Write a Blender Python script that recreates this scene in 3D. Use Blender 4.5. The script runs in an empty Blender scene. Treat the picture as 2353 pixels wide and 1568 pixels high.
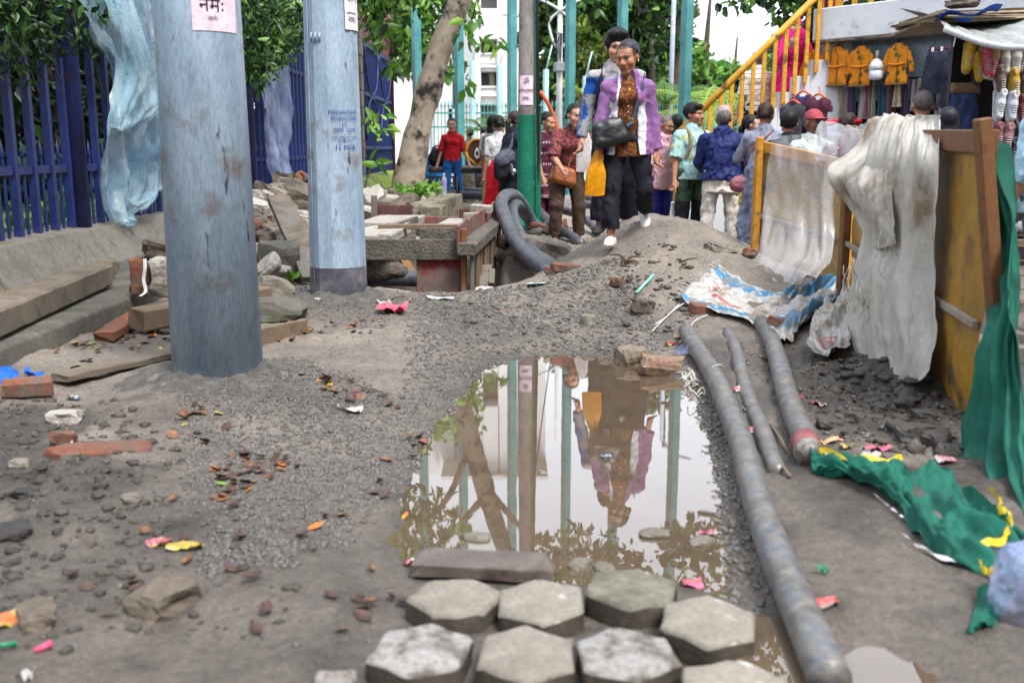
import bpy, bmesh, math, random
import numpy as np
from mathutils import Vector, Matrix, Euler
R = math.radians
random.seed(7)
rng = np.random.default_rng(7)
scn = bpy.context.scene
C = scn.collection

# ---------------------------------------------------------------- camera, sky, sun, exposure
CZ, TH, F = 1.15, R(11), 2287.0
cam_d = bpy.data.cameras.new('camera')
cam = bpy.data.objects.new('camera', cam_d)
C.objects.link(cam)
cam.location = (0, 0, CZ)
cam.rotation_euler = (R(90) - TH, 0, 0)
cam_d.lens = 35.0
cam_d.sensor_width = 36
cam_d.clip_start = 0.05
cam_d.clip_end = 2000
cam_d.dof.use_dof = True
cam_d.dof.focus_distance = 7.3
cam_d.dof.aperture_fstop = 2.8
scn.camera = cam

w = bpy.data.worlds.new('World')
scn.world = w
w.use_nodes = True
nt = w.node_tree
nt.nodes.clear()
sky = nt.nodes.new('ShaderNodeTexSky')
sky.sky_type = 'NISHITA'
sky.sun_disc = False
SUN_EL, SUN_ROT = 58, 145
sky.sun_elevation = R(SUN_EL)
sky.sun_rotation = R(SUN_ROT)
sky.dust_density = 3
sky.air_density = 1.0
mixn = nt.nodes.new('ShaderNodeMixRGB')
mixn.inputs[0].default_value = 0.88
mixn.inputs[2].default_value = (8.2, 8.6, 9.4, 1)
bg = nt.nodes.new('ShaderNodeBackground')
bg.inputs[1].default_value = 0.072
wo = nt.nodes.new('ShaderNodeOutputWorld')
nt.links.new(sky.outputs[0], mixn.inputs[1])
nt.links.new(mixn.outputs[0], bg.inputs[0])
nt.links.new(bg.outputs[0], wo.inputs[0])

sd = bpy.data.lights.new('sun', 'SUN')
sd.energy = 1.5
sd.angle = R(18)
sd.color = (1, .97, .92)
sun = bpy.data.objects.new('sun', sd)
C.objects.link(sun)
sun.location = (0, 0, 30)
sun.rotation_euler = (R(90 - SUN_EL), 0, R(35))

scn.view_settings.view_transform = 'Standard'
scn.view_settings.look = 'None'
scn.view_settings.gamma = 1
scn.view_settings.exposure = 1.87
scn.view_settings.use_curve_mapping = False
scn.cycles.max_bounces = 6
scn.cycles.transparent_max_bounces = 10

# ---------------------------------------------------------------- helpers
CT, ST = math.cos(TH), math.sin(TH)
def ray(px, py):
    u = (px - 1176) / F; v = (py - 784) / F
    return u, CT - v * ST, -(v * CT + ST)
def gz(px, py, z=0.0):
    r = ray(px, py); t = (CZ - z) / -r[2]
    return Vector((r[0] * t, r[1] * t, z))
def dp(px, py, Y):
    r = ray(px, py); t = Y / r[1]
    return Vector((r[0] * t, Y, CZ + r[2] * t))
def lin(c):
    return c / 12.92 if c <= .04045 else ((c + .055) / 1.055) ** 2.4
def rgb(r, g, b, k=1.0):
    return (lin(r / 255) * k, lin(g / 255) * k, lin(b / 255) * k)

def hash3(ix, iy, iz, seed):
    h = (ix.astype(np.uint32) * np.uint32(374761393) + iy.astype(np.uint32) * np.uint32(668265263)
         + iz.astype(np.uint32) * np.uint32(2147483647) + np.uint32((seed * 144665 + 13) & 0xffffffff))
    h = (h ^ (h >> np.uint32(13))) * np.uint32(1274126177)
    h = h ^ (h >> np.uint32(16))
    return h.astype(np.float64) / 4294967295.0
def vn(x, y, z=0.0, s=1.0, seed=0):
    """value noise, -1..1"""
    x, y, z = np.broadcast_arrays(np.asarray(x, float) * s + 1000, np.asarray(y, float) * s + 1000, np.asarray(z, float) * s + 1000)
    ix, iy, iz = np.floor(x), np.floor(y), np.floor(z)
    fx, fy, fz = x - ix, y - iy, z - iz
    fx, fy, fz = [f * f * (3 - 2 * f) for f in (fx, fy, fz)]
    ix, iy, iz = [i.astype(np.int64) for i in (ix, iy, iz)]
    r = 0
    for a in (0, 1):
        for b in (0, 1):
            for c in (0, 1):
                r = r + hash3(ix + a, iy + b, iz + c, seed) * (fx if a else 1 - fx) * (fy if b else 1 - fy) * (fz if c else 1 - fz)
    return r * 2 - 1
def fbm(x, y, z=0.0, s=1.0, seed=0, o=4):
    r = 0; a = 1
    for i in range(o):
        r = r + a * vn(x, y, z, s * 2 ** i, seed + i * 7); a *= .5
    return r / 1.9

# ---------------------------------------------------------------- materials
MATS = {}
def mat(name, c, c2=None, sc=6, det=5, lo=.35, hi=.65, rough=.8, rough2=None, bump=.2, bsc=60, bdist=.006,
        metal=0, spec=.4, dirt=None, attr=False, alpha=1, trans=0, rnd=0, stretch=(1, 1, 1), pat=None, sss=0,
        bstretch=None, translucent=0, dirt2=None, coat=0, grain=.24):
    if name in MATS: return MATS[name]
    m = bpy.data.materials.new(name); m.use_nodes = True
    t = m.node_tree; N = t.nodes; L = t.links
    b = N['Principled BSDF']
    tc = N.new('ShaderNodeTexCoord'); mp = N.new('ShaderNodeMapping')
    mp.inputs['Scale'].default_value = stretch
    L.new(tc.outputs['Object'], mp.inputs[0])
    co = mp.outputs[0]
    def noise(scale, det=5, vec=co, rough_=.55, dist=0):
        n = N.new('ShaderNodeTexNoise'); n.inputs['Scale'].default_value = scale; n.inputs['Detail'].default_value = det
        n.inputs['Roughness'].default_value = rough_; n.inputs['Distortion'].default_value = dist
        L.new(vec, n.inputs['Vector']); return n.outputs['Fac']
    def ramp(fac, stops):
        r = N.new('ShaderNodeValToRGB'); e = r.color_ramp.elements
        while len(e) < len(stops): e.new(.5)
        for k, (p, cc) in enumerate(stops):
            e[k].position = p; e[k].color = (*cc, 1)
        L.new(fac, r.inputs[0]); return r.outputs[0]
    def mix(fac, a, bb, mode='MIX'):
        x = N.new('ShaderNodeMixRGB'); x.blend_type = mode
        for i, s in ((0, fac), (1, a), (2, bb)):
            if isinstance(s, (int, float)): x.inputs[i].default_value = s if i == 0 else (s, s, s, 1)
            elif isinstance(s, tuple): x.inputs[i].default_value = (*s, 1)
            else: L.new(s, x.inputs[i])
        return x.outputs[0]
    m['h'] = 1
    if attr:
        a = N.new('ShaderNodeAttribute'); a.attribute_name = 'Col'
        cs = a.outputs['Color']
        if c2 is not None or True:
            v = ramp(noise(sc, det), [(lo, (.78, .78, .78)), (hi, (1.12, 1.12, 1.12))])
            cs = mix(1.0, cs, v, 'MULTIPLY')
    elif pat:
        cs = pat(N, L, co, noise, ramp, mix)
    elif c2 is None:
        cs = ramp(noise(sc, det), [(lo, tuple(x * .85 for x in c)), (hi, tuple(min(1, x * 1.1) for x in c))])
    else:
        cs = ramp(noise(sc, det), [(lo, c), (hi, c2)])
    rs = None
    for d in (dirt, dirt2):
        if d:
            dc, th, dsc, soft = d[:4]
            dd = ramp(noise(dsc, 7, tc.outputs['Object'] if len(d) < 5 else co, .62), [(max(0, th - soft), (0, 0, 0)), (min(1, th + soft), (1, 1, 1))])
            cs = mix(dd, cs, dc)
            rs = dd
    if grain and bump:
        gv = co
        if bstretch:
            m3 = N.new('ShaderNodeMapping'); m3.inputs['Scale'].default_value = bstretch; L.new(tc.outputs['Object'], m3.inputs[0]); gv = m3.outputs[0]
        gs_ = 14 if bstretch else max(28, bsc * .7)
        cs = mix(1.0, cs, ramp(noise(gs_, 5, gv, .72), [(.30, (1 - grain * 1.3,) * 3), (.5, (1, 1, 1)), (.70, (1 + grain,) * 3)]), 'MULTIPLY')
    if rnd:
        oi = N.new('ShaderNodeObjectInfo')
        rr = ramp(oi.outputs['Random'], [(0, (1 - rnd,) * 3), (1, (1 + rnd,) * 3)])
        cs = mix(1.0, cs, rr, 'MULTIPLY')
    L.new(cs, b.inputs['Base Color'])
    if rough2 is not None:
        q = ramp(noise(sc * 1.7, 4), [(lo, (rough,) * 3), (hi, (rough2,) * 3)]); L.new(q, b.inputs['Roughness'])
    else: b.inputs['Roughness'].default_value = rough
    b.inputs['Metallic'].default_value = metal
    b.inputs['Specular IOR Level'].default_value = spec
    b.inputs['Coat Weight'].default_value = coat
    if sss: b.inputs['Subsurface Weight'].default_value = sss; b.inputs['Subsurface Radius'].default_value = (.02, .008, .004); b.inputs['Subsurface Scale'].default_value = .5
    if alpha < 1: b.inputs['Alpha'].default_value = alpha
    if trans: b.inputs['Transmission Weight'].default_value = trans; b.inputs['IOR'].default_value = 1.3
    if bump:
        bp = N.new('ShaderNodeBump'); bp.inputs['Strength'].default_value = bump; bp.inputs['Distance'].default_value = bdist
        vec = co
        if bstretch:
            m2 = N.new('ShaderNodeMapping'); m2.inputs['Scale'].default_value = bstretch; L.new(tc.outputs['Object'], m2.inputs[0]); vec = m2.outputs[0]
        L.new(noise(bsc, 6, vec, .6), bp.inputs['Height']); L.new(bp.outputs[0], b.inputs['Normal'])
    if translucent:
        tr = N.new('ShaderNodeBsdfTranslucent'); L.new(cs, tr.inputs[0]); ms = N.new('ShaderNodeMixShader'); ms.inputs[0].default_value = translucent
        L.new(b.outputs[0], ms.inputs[1]); L.new(tr.outputs[0], ms.inputs[2]); L.new(ms.outputs[0], N['Material Output'].inputs[0])
    MATS[name] = m
    return m

# ---------------------------------------------------------------- object helpers
def tag(o, label=None, cat=None, group=None, kind=None):
    if label: o['label'] = label
    if cat: o['category'] = cat
    if group: o['group'] = group
    if kind: o['kind'] = kind
    return o
def thing(name, label, cat, loc=(0, 0, 0), rz=0, group=None):
    o = bpy.data.objects.new(name, None); C.objects.link(o)
    o.location = loc; o.rotation_euler = (0, 0, rz); o.empty_display_size = .1
    return tag(o, label, cat, group)
def link_mesh(name, me, m=None, parent=None, loc=None, rot=None):
    o = bpy.data.objects.new(name, me); C.objects.link(o)
    if m and not me.materials: me.materials.append(m)
    if parent: o.parent = parent
    if loc is not None: o.location = loc
    if rot is not None: o.rotation_euler = rot
    return o
def raw_mesh(name, V, Fc, smooth=True, col=None):
    me = bpy.data.meshes.new(name)
    V = np.asarray(V, dtype=np.float32)
    if isinstance(Fc, np.ndarray):
        n, k = Fc.shape
        me.vertices.add(len(V)); me.vertices.foreach_set('co', V.ravel())
        me.loops.add(n * k); me.loops.foreach_set('vertex_index', Fc.astype(np.int32).ravel())
        me.polygons.add(n); me.polygons.foreach_set('loop_start', np.arange(0, n * k, k, dtype=np.int32))
        me.update(calc_edges=True)
    else:
        me.from_pydata(V.tolist(), [], Fc); me.update()
    me.polygons.foreach_set('use_smooth', [smooth] * len(me.polygons))
    if col is not None:
        a = me.color_attributes.new('Col', 'FLOAT_COLOR', 'POINT')
        cc = np.ones((len(V), 4), np.float32); cc[:, :3] = col
        a.data.foreach_set('color', cc.ravel())
    me.validate()
    return me
class MB:
    def __init__(s): s.v = []; s.f = []; s.sm = []
    def add(s, vs, fs, smooth=False):
        o = len(s.v); s.v += [Vector(v) for v in vs]; s.f += [[i + o for i in f] for f in fs]; s.sm += [smooth] * len(fs); return s
    def box(s, c, d, rot=None, jit=0, ch=0.0):
        """box with optional chamfer: octagonal loft along local x"""
        M = (rot if isinstance(rot, Matrix) else Euler(rot or (0, 0, 0)).to_matrix())
        c = Vector(c); x, y, z = d[0] / 2, d[1] / 2, d[2] / 2
        if ch <= 0:
            vs = [Vector((a * x, b * y, e * z)) for a in (-1, 1) for b in (-1, 1) for e in (-1, 1)]
            fs = [(0, 1, 3, 2), (4, 6, 7, 5), (0, 4, 5, 1), (2, 3, 7, 6), (0, 2, 6, 4), (1, 5, 7, 3)]
        else:
            vs = []; fs = []
            def ring(px, e):
                yy, zz, q = y - e, z - e, ch
                return [(px, -yy + q, -zz), (px, yy - q, -zz), (px, yy, -zz + q), (px, yy, zz - q), (px, yy - q, zz), (px, -yy + q, zz), (px, -yy, zz - q), (px, -yy, -zz + q)]
            rs = [ring(-x, ch * .7), ring(-x + ch, 0), ring(-x * .33, 0), ring(x * .33, 0), ring(x - ch, 0), ring(x, ch * .7)]
            for r in rs: vs += [Vector(p) for p in r]
            for k in range(5):
                for i in range(8): j = (i + 1) % 8; fs.append((k * 8 + i, (k + 1) * 8 + i, (k + 1) * 8 + j, k * 8 + j))
            fs.append(tuple(range(8))); fs.append(tuple(reversed(range(40, 48))))
        if jit: vs = [v + Vector((random.uniform(-jit, jit), random.uniform(-jit, jit), random.uniform(-jit, jit))) for v in vs]
        return s.add([M @ v + c for v in vs], fs)
    def beam(s, a, b, w_, h_, up=(0, 0, 1), ch=0, jit=0):
        a, b = Vector(a), Vector(b); d = (b - a); X = d.normalized(); Y = Vector(up).cross(X).normalized(); Z = X.cross(Y)
        M = Matrix((X, Y, Z)).transposed()
        return s.box((a + b) / 2, (d.length, w_, h_), M, jit, ch)
    def tube(s, pts, r, n=10, cap=True, smooth=True, sq=None):
        pts = [Vector(p) for p in pts]; k = len(pts)
        rs = r if isinstance(r, (list, tuple)) else [r] * k
        vs = []; fs = []
        T = [(pts[min(i + 1, k - 1)] - pts[max(i - 1, 0)]).normalized() for i in range(k)]
        u = T[0].orthogonal().normalized()
        for i in range(k):
            u = (u - T[i] * u.dot(T[i])).normalized(); v = T[i].cross(u)
            for j in range(n):
                a = 2 * math.pi * j / n
                vs.append(pts[i] + (u * math.cos(a) + v * math.sin(a)) * rs[i])
        for i in range(k - 1):
            for j in range(n): fs.append((i * n + j, i * n + (j + 1) % n, (i + 1) * n + (j + 1) % n, (i + 1) * n + j))
        if cap: fs.append(tuple(reversed(range(n)))); fs.append(tuple(range((k - 1) * n, k * n)))
        return s.add(vs, fs, smooth)
    def lathe(s, prof, n=24, o=(0, 0, 0), smooth=True, cap=True):
        o = Vector(o); vs = []; fs = []
        for r, z in prof:
            for j in range(n):
                a = 2 * math.pi * j / n; vs.append(o + Vector((r * math.cos(a), r * math.sin(a), z)))
        k = len(prof)
        for i in range(k - 1):
            for j in range(n): fs.append((i * n + j, i * n + (j + 1) % n, (i + 1) * n + (j + 1) % n, (i + 1) * n + j))
        if cap: fs.append(tuple(reversed(range(n)))); fs.append(tuple(range((k - 1) * n, k * n)))
        return s.add(vs, fs, smooth)
    def prism(s, poly, z0, z1):
        n = len(poly); vs = [(p[0], p[1], z0) for p in poly] + [(p[0], p[1], z1) for p in poly]
        fs = [tuple(reversed(range(n))), tuple(range(n, 2 * n))] + [(i, (i + 1) % n, n + (i + 1) % n, n + i) for i in range(n)]
        return s.add(vs, fs)
    def grid(s, fn, nu, nv, smooth=True):
        vs = [Vector(fn(i / nu, j / nv)) for i in range(nu + 1) for j in range(nv + 1)]
        fs = [(i * (nv + 1) + j, (i + 1) * (nv + 1) + j, (i + 1) * (nv + 1) + j + 1, i * (nv + 1) + j + 1) for i in range(nu) for j in range(nv)]
        return s.add(vs, fs, smooth)
    def mesh(s, name, off=None):
        me = bpy.data.meshes.new(name)
        vs = s.v if off is None else [v - off for v in s.v]
        me.from_pydata([tuple(v) for v in vs], [], s.f); me.polygons.foreach_set('use_smooth', s.sm); me.update()
        return me
    def obj(s, name, m, parent=None, label=None, cat=None, group=None, kind=None, local=False):
        if parent is not None:
            off = None if local else parent.location.copy()
            if not local and parent.parent is not None: off = off + parent.parent.location
            o = link_mesh(name, s.mesh(name, off), m, parent)
        else:
            xs = [v.x for v in s.v]; ys = [v.y for v in s.v]; zs = [v.z for v in s.v]
            off = Vector(((min(xs) + max(xs)) / 2, (min(ys) + max(ys)) / 2, min(zs)))
            o = link_mesh(name, s.mesh(name, off), m, None, off)
        return tag(o, label, cat, group, kind)
def bez(pts, n=8):
    """Catmull-Rom through points"""
    P = [Vector(p) for p in pts]; P = [P[0] * 2 - P[1]] + P + [P[-1] * 2 - P[-2]]; out = []
    for i in range(1, len(P) - 2):
        for k in range(n):
            t = k / n; a, b, c, d = P[i - 1], P[i], P[i + 1], P[i + 2]
            out.append(.5 * ((2 * b) + (c - a) * t + (2 * a - 5 * b + 4 * c - d) * t * t + (3 * b - a - 3 * c + d) * t ** 3))
    out.append(P[-2]); return out
def chunk(size, seed, rough=.22):
    """broken stone / brick bit as a mesh builder, centred"""
    rr = random.Random(seed); m = MB()
    bm = bmesh.new(); bmesh.ops.create_cube(bm, size=1)
    bmesh.ops.subdivide_edges(bm, edges=bm.edges[:], cuts=3, use_grid_fill=True)
    off_ = rr.uniform(0, 50)
    for v in bm.verts:
        l = v.co.length
        v.co = v.co * (1 - .28 * max(0, (l - .62)) / .25 * rr.uniform(.3, 1)) + Vector([rr.uniform(-1, 1) * rough * .09 for _ in range(3)]) + Vector([float(vn(v.co.x, v.co.y, v.co.z + off_ + 9 * q, 2.1, 3)) * rough * .55 for q in range(3)])
        v.co = Vector((v.co.x * size[0], v.co.y * size[1], v.co.z * size[2]))
    bm.verts.index_update()
    m.add([v.co.copy() for v in bm.verts], [[v.index for v in f.verts] for f in bm.faces]); bm.free()
    return m
def move(mb, loc, rot=(0, 0, 0)):
    M = Euler(rot).to_matrix(); loc = Vector(loc)
    mb.v = [M @ v + loc for v in mb.v]; return mb
_tc = {}
def text_mb(s, size, font=None):
    cu = bpy.data.curves.new('t', 'FONT'); cu.body = s; cu.size = size; cu.align_x = 'CENTER'; cu.resolution_u = 3
    o = bpy.data.objects.new('t', cu); C.objects.link(o)
    dg = bpy.context.evaluated_depsgraph_get(); me = bpy.data.meshes.new_from_object(o.evaluated_get(dg))
    m = MB(); m.add([v.co.copy() for v in me.vertices], [list(p.vertices) for p in me.polygons])
    bpy.data.objects.remove(o); bpy.data.curves.remove(cu); bpy.data.meshes.remove(me)
    return m

# ---------------------------------------------------------------- SDF surfaces (bodies, clothes, bags, shoes)
class SDF:
    def __init__(s, vox): s.vox = vox; s.p = []; s.cuts = []
    def cap(s, a, b, r1, r2=None, k=.02, sc=(1, 1, 1), sub=False, flat=False):
        s.p.append(('c', np.array(a, float), np.array(b, float), r1, r1 if r2 is None else r2, k, np.array(sc, float), sub, flat)); return s
    def ell(s, c, r, rot=None, k=.02, sub=False):
        s.p.append(('e', np.array(c, float), np.array(r, float), None if rot is None else np.array(rot), k, sub)); return s
    def cut(s, n, d):  # keep n.p > d
        s.cuts.append((np.array(n, float), d)); return s
    def build(s):
        vx = s.vox; bb = []
        for p in s.p:
            if p[0] == 'c':
                r = max(p[3], p[4]) * max(1, 1) * np.maximum(p[6], .2); lo = np.minimum(p[1], p[2]) - r; hi = np.maximum(p[1], p[2]) + r
            else: r = np.full(3, p[2].max()) if p[3] is not None else p[2]; lo = p[1] - r; hi = p[1] + r
            bb.append((lo, hi))
        idx = [i for i, p in enumerate(s.p) if not (p[7] if p[0] == 'c' else p[5])]
        lo = np.min([bb[i][0] for i in idx], 0) - 3 * vx; hi = np.max([bb[i][1] for i in idx], 0) + 3 * vx
        n = np.ceil((hi - lo) / vx).astype(int) + 1
        G = np.full(n, 1.0, np.float32)
        ax = [lo[i] + np.arange(n[i]) * vx for i in range(3)]
        for p, (l, h) in zip(s.p, bb):
            k = p[5] if p[0] == 'c' else p[4]; pad = k + 3 * vx
            sl = []
            for i in range(3):
                a = max(0, int((l[i] - pad - lo[i]) / vx)); b = min(n[i], int((h[i] + pad - lo[i]) / vx) + 2); sl.append(slice(a, max(a, b)))
            if any(q.stop <= q.start for q in sl): continue
            x = ax[0][sl[0]][:, None, None]; y = ax[1][sl[1]][None, :, None]; z = ax[2][sl[2]][None, None, :]
            if p[0] == 'c':
                _, A, B, r1, r2, k, sc_, sub, flat = p
                S = sc_; a = A / S; b = B / S; ba = b - a; L2 = max(ba @ ba, 1e-9)
                px, py, pz = x / S[0] - a[0], y / S[1] - a[1], z / S[2] - a[2]
                t0 = (px * ba[0] + py * ba[1] + pz * ba[2]) / L2; t = np.clip(t0, 0, 1)
                d = np.sqrt((px - t * ba[0]) ** 2 + (py - t * ba[1]) ** 2 + (pz - t * ba[2]) ** 2) - (r1 + (r2 - r1) * t)
                d = d * float(S.min() * .5 + .5)
                if flat: d = np.maximum(d, (t0 - 1) * math.sqrt(L2))
            else:
                _, c, r, rot, k, sub = p
                px, py, pz = x - c[0], y - c[1], z - c[2]
                if rot is not None:
                    q = rot.T
                    px, py, pz = [q[i, 0] * px + q[i, 1] * py + q[i, 2] * pz for i in range(3)]
                k0 = np.sqrt((px / r[0]) ** 2 + (py / r[1]) ** 2 + (pz / r[2]) ** 2); k1 = np.sqrt((px / r[0] ** 2) ** 2 + (py / r[1] ** 2) ** 2 + (pz / r[2] ** 2) ** 2)
                d = k0 * (k0 - 1) / np.maximum(k1, 1e-6)
            g = G[tuple(sl)]
            if sub:
                h_ = np.maximum(k - np.abs(g + d), 0) / k; G[tuple(sl)] = np.maximum(g, -d) + h_ * h_ * k * .25
            else:
                h_ = np.maximum(k - np.abs(g - d), 0) / k; G[tuple(sl)] = np.minimum(g, d) - h_ * h_ * k * .25
        for nn, dd in s.cuts:
            e = dd - (nn[0] * ax[0][:, None, None] + nn[1] * ax[1][None, :, None] + nn[2] * ax[2][None, None, :])
            G = np.maximum(G, e)
        return snet(G, lo, vx)
def snet(G, lo, vx):
    S = G < 0
    cnt = sum(S[a:S.shape[0] - 1 + a, b:S.shape[1] - 1 + b, c:S.shape[2] - 1 + c].astype(np.int8) for a in (0, 1) for b in (0, 1) for c in (0, 1))
    act = (cnt > 0) & (cnt < 8)
    I = np.argwhere(act); idx = np.full(act.shape, -1, np.int64); idx[act] = np.arange(len(I))
    acc = np.zeros((len(I), 3)); num = np.zeros(len(I))
    cor = [(a, b, c) for a in (0, 1) for b in (0, 1) for c in (0, 1)]
    val = {q: G[I[:, 0] + q[0], I[:, 1] + q[1], I[:, 2] + q[2]] for q in cor}
    for q in cor:
        for ax_ in range(3):
            if q[ax_] == 0:
                q2 = list(q); q2[ax_] = 1; q2 = tuple(q2)
                g0, g1 = val[q], val[q2]; m = (g0 < 0) != (g1 < 0)
                t = np.where(m, g0 / np.where(g0 == g1, 1, g0 - g1), 0)
                pos = np.tile(np.array(q, float), (len(I), 1)); pos[:, ax_] += t
                acc[m] += pos[m]; num[m] += 1
    V = lo + (I + acc / np.maximum(num, 1)[:, None]) * vx
    Q = []
    for ax_ in range(3):
        s0 = [slice(None)] * 3; s1 = [slice(None)] * 3; s0[ax_] = slice(0, -1); s1[ax_] = slice(1, None)
        A, B = S[tuple(s0)], S[tuple(s1)]
        E = np.argwhere(A != B)
        o1, o2 = (ax_ + 1) % 3, (ax_ + 2) % 3
        E = E[(E[:, o1] > 0) & (E[:, o2] > 0) & (E[:, o1] < act.shape[o1]) & (E[:, o2] < act.shape[o2])]
        if len(E) == 0: continue
        def cell(d1, d2):
            e = E.copy(); e[:, o1] += d1; e[:, o2] += d2; return idx[e[:, 0], e[:, 1], e[:, 2]]
        q = np.stack([cell(-1, -1), cell(0, -1), cell(0, 0), cell(-1, 0)], 1)
        fl = ~A[E[:, 0], E[:, 1], E[:, 2]]
        q[fl] = q[fl][:, ::-1]
        Q.append(q[(q >= 0).all(1)])
    return V, np.concatenate(Q)
def sdf_obj(name, S, m, parent=None, colfn=None, disp=None, drop=None, **kw):
    V, Q = S.build()
    c = None if colfn is None else colfn(V)
    if drop is not None:
        k = drop(V); Q = Q[~k[Q].any(1)]
    if disp is not None: V = disp(V)
    me = raw_mesh(name, V, Q, True, c)
    o = link_mesh(name, me, m, parent)
    return tag(o, **kw) if kw else o
# ================================================================= GROUND
MUD = rgb(118, 110, 100, .62)
mud_dry = rgb(142, 131, 118, .62); mud_wet = rgb(84, 78, 72, .6)

PUD = [(1130, 838), (1200, 822), (1290, 815), (1420, 822), (1480, 850), (1590, 878), (1622, 960), (1634, 1060), (1668, 1200), (1684, 1300), (1690, 1375), (1600, 1352), (1480, 1345), (1350, 1350), (1290, 1335), (1180, 1330),
       (1050, 1325), (965, 1318), (925, 1285), (895, 1250), (920, 1190), (950, 1100), (1000, 985), (1045, 925), (1080, 885)]
PUDW = np.array([gz(*p)[:2] for p in PUD])
PUD2 = [(1890, 1500), (1960, 1470), (2060, 1485), (2120, 1530), (2130, 1640), (1900, 1640)]
PUD2W = np.array([gz(*p, .05)[:2] for p in PUD2])
def poly_sd(x, y, P):
    d = np.full(np.shape(x), 1e9); ins = np.zeros(np.shape(x), bool); n = len(P)
    for i in range(n):
        ax, ay = P[i]; bx, by = P[(i + 1) % n]
        ex, ey = bx - ax, by - ay; t = np.clip(((x - ax) * ex + (y - ay) * ey) / (ex * ex + ey * ey), 0, 1)
        d = np.minimum(d, np.hypot(x - ax - t * ex, y - ay - t * ey))
        if ay != by: ins ^= ((ay > y) != (by > y)) & (x < (bx - ax) * (y - ay) / (by - ay) + ax)
    return np.where(ins, -d, d)
def sst(x): x = np.clip(x, 0, 1); return x * x * (3 - 2 * x)
def bump2(x, y, cx, cy, sx, sy, h, p=2): return h * np.exp(-(np.abs((x - cx) / sx) ** p + np.abs((y - cy) / sy) ** p))
P1 = Vector((-1.39, 4.6, 0)); P2 = Vector((-1.236, 7.05, 0)); P3 = Vector((.185, 13.0, 0))
def ground_h(x, y, fine=True):
    x = np.asarray(x, float); y = np.asarray(y, float)
    h = 0.045 + .02 * fbm(x, y, 0, .9, 3) + 0 * x
    near = sst((16 - y) / 4) * sst((4 - np.abs(x)) / 1.0)
    h = h + near * (.022 * fbm(x, y, 0, 3.0, 11) + .014 * fbm(x, y, 0, 9, 12) + .006 * np.abs(fbm(x, y, 0, 26, 13, 2)))
    # big trodden mound
    xl = np.where(x < 1.25, .78, .95)
    m = np.exp(-np.abs((x - 1.25) / xl) ** 2.2 - np.abs((y - 8.7) / np.where(y < 8.7, 1.75, 1.5)) ** 2.2)
    h = h + .50 * m * (1 + .10 * fbm(x, y, 0, 1.6, 21)) + near * sst((y - 5.2) / .5) * (.030 * np.abs(fbm(x, y, 0, 3.2, 22)) + .016 * np.abs(fbm(x, y, 0, 11, 23, 3)))
    tr_ = sst((vn(x * 1.0, y * .45, 0, 3.4, 24) - .15) / .35) * near
    h = h - .014 * tr_
    h = h + bump2(x, y, .25, 7.3, .9, .75, .07) + bump2(x, y, 2.0, 6.9, .7, 1.0, .10)
    # hollow between the pipe loop and the mound
    h = h - bump2(x, y, .55, 9.3, .30, .55, .16) - bump2(x, y, .02, 9.1, .28, .7, .22)
    h = h + bump2(x, y, P1.x, P1.y, .62, .55, .075, 1.6) + bump2(x, y, P2.x, P2.y - .05, .55, .5, .10, 1.7)
    h = h - bump2(x, y, -.65, 8.0, .55, .55, .085)
    # pit of the formwork
    pit = sst((x + 1.75) / .25) * sst((-.05 - x) / .22) * sst((y - 8.05) / .28) * sst((11.9 - y) / .2)
    h = h - .5 * pit
    # left shoulder by the kerb
    h = h + .05 * sst((-1.9 - x) / .5) * sst((9 - y) / 2)
    # soil behind the sheet barrier (market street is a little lower)
    h = h - .03 * sst((x - 2.4) / .4)
    # right strip by the barrier
    h = h + bump2(x, y, 1.9, 4.6, .5, 1.0, .07) + bump2(x, y, 1.35, 2.6, .7, .8, .03)
    # lumps
    lm = near * sst((vn(x, y, 0, 1.3, 40) + .2) / .5)
    h = h + lm * .018 * np.abs(fbm(x, y, 0, 14, 41)) 
    lf = near * sst((-.85 - x) / .6) * sst((4.0 - y) / .8) * sst(.5 + 1.4 * vn(x, y, 0, 2.2, 45))
    h = h + lf * (.045 * np.abs(fbm(x, y, 0, 8, 42)) + .03 * np.abs(fbm(x, y, 0, 3.5, 43)) + .02 * np.abs(fbm(x, y, 0, 19, 44, 2)))
    # paved corner by the pool: blocks stand proud of soft mud
    pv_ = sst((x + .48) / .16) * sst((.74 - x) / .12) * sst((2.62 - y) / .14)
    h = h * (1 - pv_) + pv_ * (.010 + .008 * fbm(x, y, 0, 9, 47))
    ck = sst((x - 1.05) / .25) * sst((2.1 - x) / .2) * sst((y - 3.35) / .25) * sst((5.6 - y) / .5)
    h = h + ck * (.075 * np.abs(fbm(x, y, 0, 4.5, 48)) + .035 * np.abs(fbm(x, y, 0, 13, 49, 3)) - .02)
    # pools
    n = .045 * fbm(x, y, 0, 6, 50) + .02 * vn(x, y, 0, 22, 51)
    s1 = poly_sd(x, y, PUDW) + n
    steep = np.where(x > .5, .10, .40)
    h = np.where(s1 > 0, h * sst(s1 / steep + .04) + .002, np.maximum(-.055, s1 * .25))
    s2 = poly_sd(x, y, PUD2W) + n * 1.6 - .01
    h = np.where(s2 > 0, np.where(s2 < .25, .036 + (h - .036) * sst(s2 / .25 + .05), h), .035 + np.maximum(-.03, s2 * .2))
    return h
def gh(x, y):
    i = min(max(int(np.searchsorted(xs, x)) - 1, 0), nx - 2); j = min(max(int(np.searchsorted(ys, y)) - 1, 0), ny - 2)
    u = (x - xs[i]) / (xs[i + 1] - xs[i]); v = (y - ys[j]) / (ys[j + 1] - ys[j])
    return float((GZ[i, j] * (1 - u) + GZ[i + 1, j] * u) * (1 - v) + (GZ[i, j + 1] * (1 - u) + GZ[i + 1, j + 1] * u) * v)
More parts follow.
